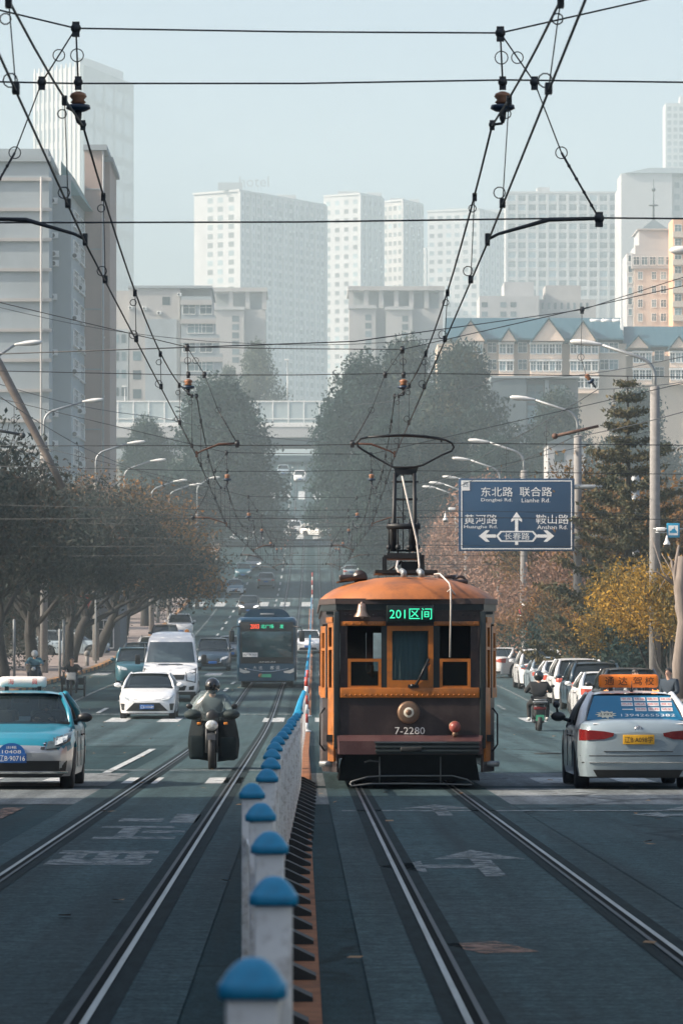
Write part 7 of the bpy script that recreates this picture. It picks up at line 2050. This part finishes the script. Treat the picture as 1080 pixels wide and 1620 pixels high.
def seated(name_label, x, Y, rz, top, legs, helmet=None, hair='short', shoe=CL_BLACK, splay=.16, mask=None, up=0.0):
    pe = empty('person', (0, 0, 0)); place(pe, x, Y, rz=rz); tag(pe, name_label, 'person')
    # built facing +y
    J = dict(pelvis=(0, -.25, .90), chest=(0, -.20, 1.20 + up), neck=(0, -.17, 1.37 + up), head=(0, -.14, 1.52 + up), shl=(-.21, -.19, 1.30 + up), shr=(.21, -.19, 1.30 + up), ell=(-.34, .0, 1.10), elr=(.34, .0, 1.10), hal=(-.31, .20, 1.10), har=(.31, .20, 1.10),
             hipl=(-.12, -.2, .86), hipr=(.12, -.2, .86), knl=(-splay - .06, .20, .74), knr=(splay + .06, .20, .74), anl=(-splay - .05, .12, .36), anr=(splay + .05, .12, .36), tol=(-splay - .06, .28, .32), tor=(splay + .06, .28, .32), grip=(0, .3, -.9))
    figure(J, pe, top, legs, shoe, face=1, hair=hair, thick=1.1, mask=mask)
    if helmet: full_helmet((0, -.15, 1.525 + up), pe, helmet, 1, helmet is HELM)
    return pe
scooter('motor_scooter', 'dark scooter with green plate and red tail strip in the right lane', 'scooter', ux(853, 113), 113.6, 0, BLACKP)
seated('scooter rider in black jacket and dark helmet seen from behind', ux(853, 113), 113.6, 0, CL_BLACK, CL_BLACK, HELM, None, SHOE, .20)
scooter('motor_scooter', 'scooter ridden by the masked woman, hidden behind the driving school car', 'scooter', ux(968, 96), 96, math.pi, CL_RED)
seated('woman in rust jacket with pale blue face mask behind the driving school car', ux(968, 96), 96, math.pi, CL_RED, CL_BLACK, None, 'long', mask=pm('mask_blue', (.45, .62, .68), .8), up=-.10)
scooter('electric_bike', 'electric bike of the rider in blue beside the left kerb', 'bicycle', ux(55, 166), 166, math.pi, BLACKP)
seated('rider in pale blue coat and white helmet beside the left kerb', ux(55, 166), 166, math.pi, CL_BLUE, CL_NAVY, HELMW, None)
# ---- cargo tricycle facing us
TY_ = 157
tc_ = empty('cargo_tricycle')
tyre((0, -.95, .30), .30, .06).build('front_wheel', BLACK, tc_, recalc=True)
for sd in (-1, 1):
    tyre((sd * .43, .55, .30), .30, .06).build('rear_wheel', BLACK, tc_, recalc=True)
    MB().tube([(sd * .28, -.55, 1.0), (sd * .36, -.5, 1.10)], .01, 5).ball((sd * .37, -.5, 1.12), .05, 0, 8, 6, (1.1, .4, .8)).build('mirror', BLACKP, tc_)
m = MB().tube([(0, -.95, .3), (0, -.78, .7), (0, -.68, .98)], .025, 7).tube([(-.32, -.56, 1.0), (0, -.68, .99), (.32, -.56, 1.0)], .016, 6).tube([(0, -.72, .62), (0, -.2, .42), (0, .5, .45)], .03, 7).tube([(-.42, .55, .3), (.42, .55, .3)], .03, 7); m.build('frame', STEEL, tc_)
m = MB().box(-.44, .44, .0, 1.15, .48, .53)
for sd in (-1, 1): m.box(sd * .44 - .015, sd * .44 + .015, .0, 1.15, .53, .80)
m.box(-.44, .44, .0, .03, .53, .74); m.build('cargo_bed', STEEL, tc_)
MB().box(-.17, .17, -.82, -.74, .68, .96, 0, .02).build('front_basket', pm('dull_white_card', (.50, .50, .48), .8, 0, .15, 8), tc_)
MB().box(-.13, .13, -.25, .05, .68, .76, 0, .03).build('saddle', BLACK, tc_)
place(tc_, ux(115, TY_), TY_, tilt=True); tag(tc_, 'three wheeled cargo tricycle with white front box beside the left kerb', 'tricycle')
pe = empty('person'); place(pe, ux(115, TY_), TY_); tag(pe, 'tricycle rider in black top seen from the front', 'person')
J = dict(pelvis=(0, -.06, .80), chest=(0, -.12, 1.10), neck=(0, -.15, 1.27), head=(0, -.17, 1.42), shl=(-.20, -.12, 1.20), shr=(.20, -.12, 1.20), ell=(-.34, -.26, 1.02), elr=(.34, -.26, 1.02), hal=(-.31, -.48, 1.02), har=(.31, -.48, 1.02),
         hipl=(-.11, -.08, .76), hipr=(.11, -.08, .76), knl=(-.19, -.42, .68), knr=(.19, -.42, .60), anl=(-.16, -.36, .32), anr=(.16, -.36, .24), tol=(-.16, -.5, .28), tor=(.16, -.5, .2), grip=(0, -.3, -.9))
figure(J, pe, CL_BLACK, CL_NAVY)
# ---- two men standing by the parked cars
def standing(label, px, Y, face, top, legs, h=1.0, arm='down', rz=0, group=None):
    pe = empty('person', (ux(px, Y), Y, zr(Y)), rz, label, 'person'); f = face
    J = dict(pelvis=(0, 0, .95), chest=(0, f * .01, 1.28), neck=(0, f * .02, 1.47), head=(0, f * .045, 1.62), shl=(-.21, 0, 1.40), shr=(.21, 0, 1.40), ell=(-.27, f * -.03, 1.12), elr=(.27, f * .02, 1.12), hal=(-.26, f * .10, .90), har=(.20, f * .22, 1.05),
             hipl=(-.1, 0, .90), hipr=(.1, 0, .90), knl=(-.11, f * .03, .50), knr=(.11, f * .03, .50), anl=(-.12, 0, .09), anr=(.12, 0, .09), tol=(-.13, f * .15, .04), tor=(.13, f * .15, .04), grip=(0, f * .3, -.9))
    for k in J:
        if k != 'grip': J[k] = tuple(c * h for c in J[k])
    figure(J, pe, top, legs, face=f, thick=1.1); return pe
CL_PAT = pm('black_white_pattern', (.02, .022, .024), .8, 0, .2, 6, dirt=(.7, .7, .68), dirt_amt=1.0, dscale=9)
standing('man in black jacket with white pattern beside the golden shrub', 1003, 110, -1, CL_PAT, CL_BLACK, 1.0, rz=.5)
standing('man in plain dark navy jacket at the right edge of the photo', 1058, 108, -1, CL_NAVY, CL_BLACK, 1.02, rz=-.7)
# taxi driver behind the wheel
pe = empty('person', (TAXI.e.location.x + .36, TAXI.e.location.y - .02, 0), 0, 'driver in dark clothes at the wheel of the turquoise taxi', 'person')
J = dict(pelvis=(0, .30, .48), chest=(0, .28, .82), neck=(0, .22, 1.0), head=(0, .19, 1.14), shl=(-.2, .24, .93), shr=(.2, .24, .93), ell=(-.25, .0, .78), elr=(.25, .0, .78), hal=(-.14, -.26, .98), har=(.14, -.26, .98), hipl=(-.11, .26, .45), hipr=(.11, .26, .45), knl=(-.16, -.2, .52), knr=(.16, -.2, .52), anl=(-.15, -.5, .28), anr=(.15, -.5, .28), tol=(-.15, -.6, .32), tor=(.15, -.6, .32), grip=(0, -.3, -.9))
figure(J, pe, CL_NAVY, CL_BLACK)
# ================================================================== overhead lines, lamps, road sign
LINEM = WIREM
INS_O = pm('insulator_brown', (.22, .10, .05), .4, 0, .15, 10); INS_B = pm('insulator_dark_blue', (.012, .03, .06), .4, 0, .1, 10)
ARM_M = pm('rusty_arm', (.10, .055, .04), .7, .3, .3, 6)
ZC = 5.37
SP = [0, 35, 69, 103, 137, 171, 205, 239, 273, 307, 341, 375, 409, 443, 480]
def P3(x, Y, z): return Vector((x + cx(Y), Y, z + zr(Y)))
def lerp3(a, b, t): return a.lerp(b, t)
def ring(m, c, r, tr_=.006, n=14): m.tube([(c[0] + r * math.cos(2*math.pi*k/n), c[1], c[2] + r * math.sin(2*math.pi*k/n)) for k in range(n)], tr_, 5, closed=True)
GW = {-1: 'overhead lines above the left track', 1: 'overhead lines above the right track'}
lab_line = {-1: 'wires and droppers over the left track ', 1: 'wires and droppers over the right track '}
whr = ['crossing the top corner of the photo', 'from the nearest span back to the second span', 'from the second to the third span', 'in the dense tangle beyond the third span']
XC = {-1: -1.82, 1: 1.62}
def stag(i, sd, me=0):
    if i < 2: return {(0, -1): (-1.68, -1.80), (0, 1): (1.48, 1.66), (1, -1): (-1.84, -1.86), (1, 1): (1.58, 1.62)}[(i, sd)][me]
    return XC[sd] + (.10 if i % 2 else -.06) * sd
for sd in (-1, 1):
    for i in range(len(SP) - 1):
        a, b_ = SP[i], SP[i + 1]; e = empty('overhead_line', (0, 0, 0), 0, lab_line[sd] + whr[min(i, 3)], 'overhead line', GW[sd] + ('' if i < 3 else ', further up the hill'))
        A, B = P3(stag(i, sd), a, ZC), P3(stag(i + 1, sd), b_, ZC); A2, B2 = P3(stag(i, sd, 1), a, ZC + 1.0), P3(stag(i + 1, sd, 1), b_, ZC + 1.0)
        N_ = 16; sag = .55
        ce = [A.lerp(B, k / N_) for k in range(N_ + 1)]; cm_ = [A2.lerp(B2, k / N_) - Vector((0, 0, sag * 4 * (k / N_) * (1 - k / N_))) for k in range(N_ + 1)]
        r_ = .009 if a < 100 else .011
        MB().tube(ce, r_, 6).build('contact_wire', LINEM, e); MB().tube(cm_, r_ * 1.1, 6).build('messenger_wire', LINEM, e)
        for t in (.10, .30, .52, .74, .92):
            k = t; p = A.lerp(B, k); q_ = A2.lerp(B2, k) - Vector((0, 0, sag * 4 * k * (1 - k)))
            m = MB().tube([p + Vector((0, 0, .01)), q_], .0045 if a < 100 else .007, 5)
            m.box(p.x - .022, p.x + .022, p.y - .05, p.y + .05, p.z - .015, p.z + .05); m.box(q_.x - .02, q_.x + .02, q_.y - .04, q_.y + .04, q_.z - .05, q_.z + .02)
            if a < 140:
                h = (q_.z - p.z); c1 = p + (q_ - p) * .12; ring(m, (c1.x - .03, c1.y, c1.z), .045, .005, 10); c2 = q_ - Vector((0.02, 0, .12)); ring(m, c2, .035, .005, 10)
            m.build('dropper', LINEM, e)
# cross spans
def insulator(m, top, bot):
    d = (bot - top); L_ = d.length; u = d.normalized(); q = u.to_track_quat('Z', 'Y').to_matrix()
    for mi, pr in ((1, [(.04, .0), (.10, .03), (.12, .08), (.08, .13), (.11, .17), (.07, .20)]), (2, [(.06, .20), (.16, .215), (.17, .27), (.10, .31)]), (0, [(.05, .31), (.045, .42), (.02, .5)])):
        t = MB().lathe(pr, (0, 0, 0), 'Z', 14); k = L_ / .5; m.merge(t, lambda p: top + q @ Vector((p[0] * .62, p[1] * .62, p[2] * k)), mi)
def knot(m, p, r=.05): m.ball(p, r, 0, 10, 7); m.box(p[0] - r*.7, p[0] + r*.7, p[1] - r*.5, p[1] + r*.5, p[2] - r*1.6, p[2] + r*1.2)
spl = ['nearest set of cross wires at the top of the photo', 'second set of cross wires with insulators above the tram roof', 'third set of cross wires behind the tram collector', 'fourth set of cross wires, attached to the tall concrete lamp pole']
for i, Y in enumerate(SP[1:], 1):
    e = empty('span_wire', (0, 0, 0), 0, spl[i - 1] if i <= 4 else 'small cross wire set in the tangle over the road further uphill', 'cross wire', 'cross wire sets above the tracks')
    PX = 12.0; outer = i % 2 == 1
    r_ = .008 if Y < 100 else .010
    nL, nR = P3(-1.92, Y, 7.2), P3(1.69, Y, 7.16)
    up_ = [P3(-PX, Y, 9.6), nL, P3(-.1, Y, 7.17), nR, P3(PX, Y, 9.5)]; lo_ = [P3(-PX, Y, 6.95), P3(-1.95, Y, 6.73), P3(0, Y, 6.73), P3(1.75, Y, 6.76), P3(PX, Y, 6.62)]; bt = [P3(-PX, Y, 5.52), P3(0, Y, 5.55), P3(2.5, Y, 5.585), P3(PX, Y, 5.50)]
    MB().tube(up_, r_, 6).build('upper_cross_wire', LINEM, e); MB().tube(lo_, r_, 6).build('middle_cross_wire', LINEM, e); MB().tube(bt, r_, 6).build('lower_cross_wire', LINEM, e)
    for sd in (-1, 1):
        n0 = nL if sd < 0 else nR; x = n0.x - cx(Y); s2 = sd if outer else -sd
        m = MB(); mid = P3(x + .02, Y, 6.74); top = P3(x + .02, Y, 6.66); tr_x = stag(i, sd)
        botp = P3(stag(i, sd, 1), Y, ZC + 1.01)
        knot(m, n0, .045); m.tube([n0, mid], .008, 5); ring(m, n0.lerp(mid, .5), .055, .005); knot(m, mid, .04); ib = top - Vector((0, 0, .27)); insulator(m, top, ib); m.tube([ib, botp], .012, 5); knot(m, botp, .03)
        m.build('insulator', [LINEM, INS_O, INS_B], e)
        a1 = P3(x + s2 * .29, Y, 6.74); a2 = P3(x + s2 * .52, Y, 6.14); a3 = P3(x + s2 * .84, Y, 5.58); ae = P3(tr_x, Y, ZC + .03)
        m = MB().tube([n0, a1], .007, 5).tube([a1, a2], .006, 5).tube([a2, a3], [.011, .009], 5); knot(m, a1, .04); ring(m, n0.lerp(a1, .5), .05, .005); ring(m, a2, .05, .005); knot(m, a3, .045)
        for k in range(4): m.ball(a2.lerp(a3, .2 + .2 * k), .016, 0, 6, 4)
        m.build('tie_wire', LINEM, e)
        m = MB().tube([a3, a3.lerp(ae, .45) + Vector((0, 0, .07)), ae.lerp(a3, .1) + Vector((0, 0, .03)), ae], [.016, .020, .014, .012], 7); m.box(ae.x - .02, ae.x + .02, Y - .04, Y + .04, ae.z - .05, ae.z + .05); m.build('steady_arm', LINEM if Y < 60 else ARM_M, e)

for Y, sides in ((35, (-1, 1)), (69, (-1, 1)), (103, (-1, 1)), (137, (-1,))):
    for sd in sides:
        o = MB().lathe([(.20, -.1), (.14, 10.2), (.05, 10.25)], (sd * 12.1, Y, zr(Y) + .1), 'Z', 14).build('span_pole', CONC)
        tag(o, 'concrete pole carrying the cross wires, outside the %s edge of the picture' % ('left' if sd < 0 else 'right'), 'pole', 'concrete span poles %s of the road' % ('left' if sd < 0 else 'right'))
# further wires: curved pairs towards the side street, each with droppers
def pair(name, label, A, B, drops, group):
    e = empty(name, (0, 0, 0), 0, label, 'overhead line', group)
    def smooth(pts):
        P_ = [at(*p) for p in pts]; out = []
        for k in range(len(P_) - 1):
            for t in range(6): out.append(P_[k].lerp(P_[k + 1], t / 6) - Vector((0, 0, .06 * math.sin(math.pi * t / 6))))
        return out + [P_[-1]]
    a, b_ = smooth(A), smooth(B)
    MB().tube(a, .012, 6).build('messenger_wire', LINEM, e); MB().tube(b_, .012, 6).build('contact_wire', LINEM, e)
    for t in drops:
        i = min(len(a) - 2, int(t * (len(a) - 1))); p = a[i]; y = p.y
        j = min(range(len(b_)), key=lambda k: abs(b_[k].y - y)); q = b_[j]
        m = MB().tube([p, Vector((p.x, p.y, q.z + .02))], .010, 5); c = p.lerp(Vector((p.x, p.y, q.z)), .35); ring(m, c, .09, .010, 10); m.build('dropper', LINEM, e)
GP = 'curved wire pairs of the turning tracks'
pair('overhead_line', 'curved pair of wires dipping from the left edge above the street trees', [(-40, 600, 110), (125, 705, 135), (300, 775, 175), (430, 830, 230)], [(-40, 675, 110), (105, 744, 135), (290, 800, 175), (400, 842, 230)], (.14, .36, .55, .75), GP)
pair('overhead_line', 'curved pair of wires rising to the right edge above the road sign', [(1120, 598, 100), (945, 616, 118), (800, 700, 150), (640, 790, 200)], [(1120, 640, 100), (905, 692, 118), (780, 745, 150), (620, 812, 200)], (.3, .5, .7), GP)
e = empty('hanging_insulator', (0, 0, 0), 0, 'brown and blue insulator hanging on a ringed wire left of the conifer top', 'insulator')
m = MB(); p0, p1, p2, p3 = at(920, 490, 112), at(918, 565, 112), at(926, 592, 112), at(942, 614, 112)
m.tube([p0, p1, p2], .010, 5); ring(m, p1, .09, .009); knot(m, p0, .07); insulator(m, p2, p3); m.build('insulator_body', [LINEM, INS_O, INS_B], e)
MB().tube([at(0, 560, 75), at(560, 535, 75) + Vector((0, 0, -.06)), at(920, 490, 112), at(1100, 432, 112)], .011, 5).build('carrier_wire', LINEM, e)
e = empty('steady_arm', (0, 0, 0), 0, 'rusty horizontal strut hung in the wires above the road sign', 'strut')
MB().tube([at(877, 690, 118), at(946, 674, 118)], [.05, .04], 8).ball(at(877, 690, 118), .09).build('strut_tube', ARM_M, e)
e = empty('steady_arm', (0, 0, 0), 0, 'dark strut end hung in the wires at the left edge', 'strut')
MB().tube([at(-30, 676, 118), at(36, 688, 118)], [.045, .04], 8).ball(at(36, 689, 118), .09).build('strut_tube', LINEM, e)
e = empty('leaning_beam', (0, 0, 0), 0, 'thick dark beam leaning down from the left edge behind the street lamp', 'beam')
MB().tube([at(-25, 535, 150), at(0, 578, 150), at(75, 722, 150), at(100, 772, 150)], [.17, .17, .14, .12], 10).build('beam_tube', pm('beam_brown_grey', (.13, .11, .10), .7, .2, .2, 4), e)
for k, (pts, lab) in enumerate((([(-10, 484, 160), (330, 540, 160), (700, 535, 160)], 'thin wire sagging across the grey apartment block'),
     ([(-10, 605, 150), (250, 660, 175), (520, 700, 220)], 'thin wire running down past the pink wing towards the big dark tree'),
     ([(560, 640, 240), (800, 600, 170), (1100, 560, 120)], 'thin wire rising to the right in front of the grey hall'),
     ([(-10, 790, 180), (420, 818, 200), (760, 830, 190), (1090, 800, 170)], 'thin wire across the street below the road sign top'))):
    m = MB(); P_ = [at(*p) for p in pts]; out = []
    for a, b_ in zip(P_[:-1], P_[1:]): out += [a.lerp(b_, t / 8) - Vector((0, 0, .2 * math.sin(math.pi * t / 8))) for t in range(8)]
    m.tube(out + [P_[-1]], .013, 5); tag(m.build('overhead_cable', LINEM), lab, 'cable')

# ---- street lamps
LAMPW = pm('lamp_white', (.62, .62, .60), .4, 0, .05); LAMPG = pm('lamp_glass', (.45, .47, .47), .2, 0, .1)
def lamp(x, Y, ytop, ycon, reach, label, group, sd, rise=.35):
    g = zr(Y) + .12; zt_ = uz(ytop, Y) - g; zc_ = uz(ycon, Y) - g; zc_ = max(3, zc_)
    e = empty('street_lamp', (x, Y, g), 0, label, 'street lamp', group)
    MB().lathe([(.20, -.1), (.16, zc_), (.12, zc_ + .03)], (0, 0, 0), 'Z', 14).build('concrete_pole', CONC, e)
    s_ = -sd; rr = .7
    pts = [(0, 0, zc_ - .2), (0, 0, zt_ - rr - rise)] + [(s_ * (rr - rr * math.cos(R(a))), 0, zt_ - rr - rise + rr * math.sin(R(a)) * .95) for a in range(15, 80, 13)] + [(s_ * reach, 0, zt_ + .0)]
    MB().tube(pts, .055, 8).build('arm', GALV, e)
    m = MB(); pr = [(.03, 0), (.07, .05), (.10, .2), (.16, .45), (.17, .75), (.12, 1.0), (.03, 1.08)]
    t = MB().lathe(pr, (0, 0, 0), 'X', 14); q = Matrix.Rotation(-s_ * 0.10, 3, 'Y')
    h = t.merge(MB(), None); hm_ = MB().merge(t, lambda p: Vector((s_ * reach, 0, zt_)) + q @ Vector((s_ * p[0], p[1] * .8, p[2] * .62 + .02)))
    ho_ = hm_.build('lamp_head', LAMPW, e, recalc=True)
    MB().ball((s_ * (reach + .65), 0, zt_ + .02 + .06), .3, 0, 14, 8, (1.25, .42, .34)).build('diffuser', LAMPG, ho_)
    return e
GRL, GLL = 'street lamps along the right pavement', 'street lamps along the left pavement'
lr = ['tallest street lamp on a thick concrete pole beside the conifer', 'second street lamp from the right edge, in front of the grey hall', 'third right hand street lamp, above the road sign corner', 'fourth right hand street lamp, left of the road sign',
      'fifth right hand street lamp with thin arm near the tram mast', 'small sixth right hand lamp beside the tram mast', 'small seventh right hand lamp behind the tram mast']
for k, (px, Y, yt, yc, rch) in enumerate(((1035, 137, 546, 612, 1.75), (913, 171, 633, 690, 1.75), (828, 205, 700, 745, 1.7), (790, 239, 728, 770, 1.7), (764, 268, 757, 790, 1.6), (738, 290, 766, 800, 1.6), (722, 318, 772, 810, 1.6))):
    lamp(ux(px, Y), Y, yt, yc, rch, lr[k], GRL, 1)
ll = ['street lamp whose head pokes in at the left edge before the grey block', 'street lamp in front of the grey apartment block', 'street lamp right of the pink wing, above the street trees', 'fourth left hand street lamp before the olive trees', 'fifth left hand street lamp before the big dark tree',
      'small sixth left hand street lamp before the big dark tree', 'small farthest left hand street lamp before the big dark tree']
for k, (px, Y, yt, yc, rch) in enumerate(((-22, 158, 546, 640, 1.1), (70, 205, 636, 700, 1.9), (152, 239, 702, 765, 1.8), (197, 273, 730, 790, 1.7), (240, 307, 762, 800, 1.6), (268, 335, 768, 810, 1.6), (312, 370, 757, 810, 1.0))):
    lamp(ux(px, Y), Y, yt, yc, rch, ll[k], GLL, -1)
m = MB().tube([at(1110, 398, 137), at(1080, 398, 137)], .05, 8); t = MB().ball(at(1075, 396, 137), .32, 0, 14, 9, (1.15, .5, .45)); e = empty('street_lamp', (0, 0, 0), 0, 'lamp head poking in at the right edge before the orange block', 'street lamp'); m.build('arm', GALV, e); t.build('lamp_head', LAMPW, e)
# grey posts between the left trees
for k, (px, yt, Y) in enumerate(((23, 985, 175), (152, 935, 232), (95, 1000, 190), (101, 985, 192))):
    m = MB().lathe([(.06, 0), (.06, uz(yt, Y) - zr(Y)), (.03, uz(yt, Y) - zr(Y) + .05)], (ux(px, Y), Y, zr(Y) + .1), 'Z', 10)
    tag(m.build('steel_post', pm('dull_steel', (.22, .24, .25), .6, .2)), ['slim grey post at the left edge of the pavement', 'slim grey post behind the tricycle and red shop', 'left one of two grey posts beside the tricycle', 'right one of two grey posts beside the tricycle'][k], 'post')
for k, (px, py, Y) in enumerate(((113, 1033, 225), (138, 1034, 225))):
    m = MB().ball(at(px, py, Y), .17).lathe([(.12, zr(Y)), (.10, at(px, py, Y).z - .1)], (at(px, py, Y).x, Y, 0), 'Z', 12)
    tag(m.build('ball_bollard', CONC), 'left stone ball bollard behind the tricycle' if k == 0 else 'right stone ball bollard behind the tricycle', 'bollard', None)

# ---- blue road sign
SY = 170; e = empty('road_sign', (ux(817, SY), SY, zr(SY)), 0, 'big blue road sign with white Chinese road names and three arrows', 'road sign')
sgx = lambda px: (px - 817) * SY / F; sgz = lambda py: uz(py, SY) - zr(SY)
BLUE = pm('sign_blue', (.005, .042, .105), .4, 0, .06, 1.5)
MB().box(sgx(725), sgx(908), 0, .06, sgz(872), sgz(757), 0, .02).build('panel', BLUE, e)
m = MB()
def rb(x0, x1, y0, y1): m.box(sgx(x0), sgx(x1), -.012, .0, sgz(y1), sgz(y0))
rb(729, 904, 760, 761.6); rb(729, 904, 867.4, 869); rb(729, 730.6, 761.6, 867.4); rb(902.4, 904, 761.6, 867.4)
m.build('border', SIGNW, e)
m = MB(); yp = -.013
def tt(s, px, py, w, h): m.text(s, (sgx(px), yp, sgz(py)), (1, 0, 0), (0, 0, 1), width=w * SY / F, size=h * SY / F, thick=.003)
tt('东北路', 785.5, 778, 50, 15); tt('联合路', 847, 778, 51, 15); tt('黄河路', 760, 821.5, 52, 15); tt('鞍山路', 873, 821.5, 52, 15)
tt('Dongbei Rd.', 785, 791.5, 49, 6.5); tt('Lianhe Rd.', 847, 791.5, 45, 6.5); tt('Huanghe Rd.', 760, 834, 53, 6.5); tt('Anshan Rd.', 873, 834, 48, 6.5)
m.build('lettering', SIGNW, e)
m = MB(); q = lambda pts: m.prism([(sgx(a), sgz(b_)) for a, b_ in pts], -.016, -.001, 'Y')
q([(814, 840), (814, 822), (808, 826), (808, 822), (816.5, 810), (825, 822), (825, 826), (819, 822), (819, 840)]); q([(814, 857), (814, 862), (819, 862), (819, 857)])
q([(757, 848), (768, 839), (774, 839), (768, 845.5), (784, 845.5), (784, 850.5), (768, 850.5), (774, 857), (768, 857)]); q([(876, 848), (865, 839), (859, 839), (865, 845.5), (849, 845.5), (849, 850.5), (865, 850.5), (859, 857), (865, 857)])
q([(784, 848), (791, 840), (843, 840), (850, 848), (843, 857), (791, 857)])
m.build('arrows', SIGNW, e, recalc=True)
m = MB(); m.prism([(sgx(a), sgz(b_)) for a, b_ in ((788, 848), (793, 842), (841, 842), (846, 848), (841, 855), (793, 855))], -.020, -.016, 'Y'); m.build('name_field', BLUE, e, recalc=True)
m = MB(); m.text('长春路', (sgx(817), -.021, sgz(848.3)), (1, 0, 0), (0, 0, 1), width=40 * SY / F, size=11 * SY / F, thick=.003); m.build('lettering', SIGNW, e)
cn = MB().box(sgx(729.5), sgx(742.5), -.018, -.002, sgz(776), sgz(761)).build('corner_plate', SIGNW, e); MB().text('西', (sgx(736), -.019, sgz(766.5)), (1, 0, 0), (0, 0, 1), size=8 * SY / F, thick=.003).build('lettering', BLUE, cn)
m = MB().tube([(sgx(860), .15, sgz(770)), (sgx(1005), .15, sgz(770))], .10, 10).tube([(sgx(860), .15, sgz(849)), (sgx(1005), .15, sgz(849))], .10, 10); m.build('arm', GALV, e)
MB().lathe([(.24, 0), (.17, sgz(752)), (.05, sgz(750))], (sgx(1005), .3, 0), 'Z', 14).build('mast', GALV, e)
m = MB()
for px in (765, 817, 870): m.box(sgx(px) - .06, sgx(px) + .06, .06, .14, sgz(865), sgz(762))
m.build('bracket', GALV, e)
# cameras
def dome(label, px, py, Y, arm_to):
    e = empty('security_camera', at(px, py, Y), 0, label, 'camera'); k = Y / 170
    e.scale = (.62, .62, .62); m = MB().lathe([(.03, .42), (.05, .3), (.10, .12), (.16, .02), (.17, -.06)], (0, 0, 0), 'Z', 14); m.build('housing', WHITE, e); MB().ball((0, 0, -.06), .15, 0, 14, 8, (1, 1, .8)).build('lens_dome', BLACKP, e)
    d = (at(*arm_to, Y) - at(px, py, Y)) / .62; MB().tube([(0, 0, .4), (0, 0, .55), (d.x, 0, .55)], .035, 7).build('bracket', GALV, e)
    b_ = MB().box(d.x * .5 - .25, d.x * .5 + .2, -.1, .1, .62, .80, 0, .04); b_.build('bullet_camera', WHITE, e)
dome('white dome camera on a bracket at the left edge of the road sign', 704, 822, 169, (726, 822)); dome('white dome camera beside the small blue sign at the right edge', 1054, 860, 126, (1036, 845))
e = empty('small_sign', at(1064, 839, 126), 0, 'small square blue sign with a towed car symbol at the right edge', 'sign')
MB().box(-.20, .20, 0, .03, -.22, .22, 0, .01).build('panel', pm('sign_cyan', (.02, .25, .42), .4), e); MB().box(-.145, .145, -.006, -.001, -.15, .15).build('face', SIGNW, e)
m = MB().prism([(-.11, -.08), (-.11, -.02), (-.05, .0), (-.02, .05), (.05, .05), (.08, -.01), (.11, -.02), (.11, -.08)], -.012, -.007, 'Y').box(.02, .04, -.012, -.007, .05, .12); m.build('symbol', pm('sign_cyan', (.02, .25, .42)), e, recalc=True)
MB().tube([(-.6, .1, .05), (.9, .1, .05)], .03, 6).build('bracket', GALV, e)
# no parking sign
NY = 195; e = empty('no_parking_sign', (ux(828, NY), NY, zr(NY) + .1), 0, 'round no parking sign over a white plate beside the tram', 'sign'); zz = lambda py: uz(py, NY) - zr(NY) - .1
MB().lathe([(.10, 0), (.09, zz(955))], (0, .06, 0), 'Z', 12).build('post', pm('pale_post', (.5, .48, .45), .7, 0, .15, 4), e)
MB().box(-.27, .27, 0, .02, zz(994), zz(973), 0, .008).build('text_plate', SIGNW, e)
m = MB()
for r_ in range(3):
    for k in range(5): m.box(-.22 + k * .09, -.16 + k * .09, -.006, -.001, zz(977 + r_ * 6) - .05, zz(977 + r_ * 6) + .03)
m.build('plate_marks', INK, e)
d = MB().lathe([(.24, 0), (.24, .02)], (0, 0, zz(966)), 'Y', 24).build('disc', pm('disc_red', (.45, .04, .04), .4), e); MB().lathe([(.19, -.004), (.19, .0)], (0, 0, zz(966)), 'Y', 24).build('disc_face', BLUE, d)
m = MB()
for a in (45, 135): m.obox((0, -.008, zz(966)), (.38, .006, .05), Matrix.Rotation(R(a), 3, 'Y'))
m.build('disc_cross', pm('disc_red', (.45, .04, .04)), d)
# traffic lights over the far left lanes
e = empty('traffic_light', (0, 0, 0), 0, 'signal arm with two dark round lights over the left lanes uphill', 'traffic light'); Y = 330
MB().tube([at(250, 894, Y), at(372, 892, Y)], .09, 8).build('arm', pm('signal_green', (.03, .10, .09), .5), e)
for px in (334, 345):
    MB().lathe([(.22, -.1), (.22, .1)], at(px, 886, Y), 'Y', 12).build('lamp_housing', BLACKP, e)
MB().box(at(313, 886, Y).x, at(322, 886, Y).x, Y - .05, Y, at(313, 892, Y).z, at(313, 883, Y).z).build('plate', GALV, e)
MB().lathe([(.14, zr(Y)), (.11, at(250, 890, Y).z)], (at(250, 894, Y).x, Y, 0), 'Z', 10).build('pole', GALV, e)
# ================================================================== haze
hz = MB().box(-670, 670, -78, 2420, -1.5, 312)
ho = hz.build('haze', [bpy.data.materials.new('haze_air')], recalc=True); ho['kind'] = 'stuff'
hm = ho.data.materials[0]; hm.use_nodes = True
hn = hm.node_tree; hn.nodes.remove(hn.nodes['Principled BSDF'])
pv = hn.nodes.new('ShaderNodeVolumePrincipled')
pv.inputs['Color'].default_value = (0.76, 0.94, 1.0, 1)
pv.inputs['Density'].default_value = 0.00046
pv.inputs['Anisotropy'].default_value = 0.0
hn.links.new(pv.outputs[0], hn.nodes['Material Output'].inputs['Volume'])
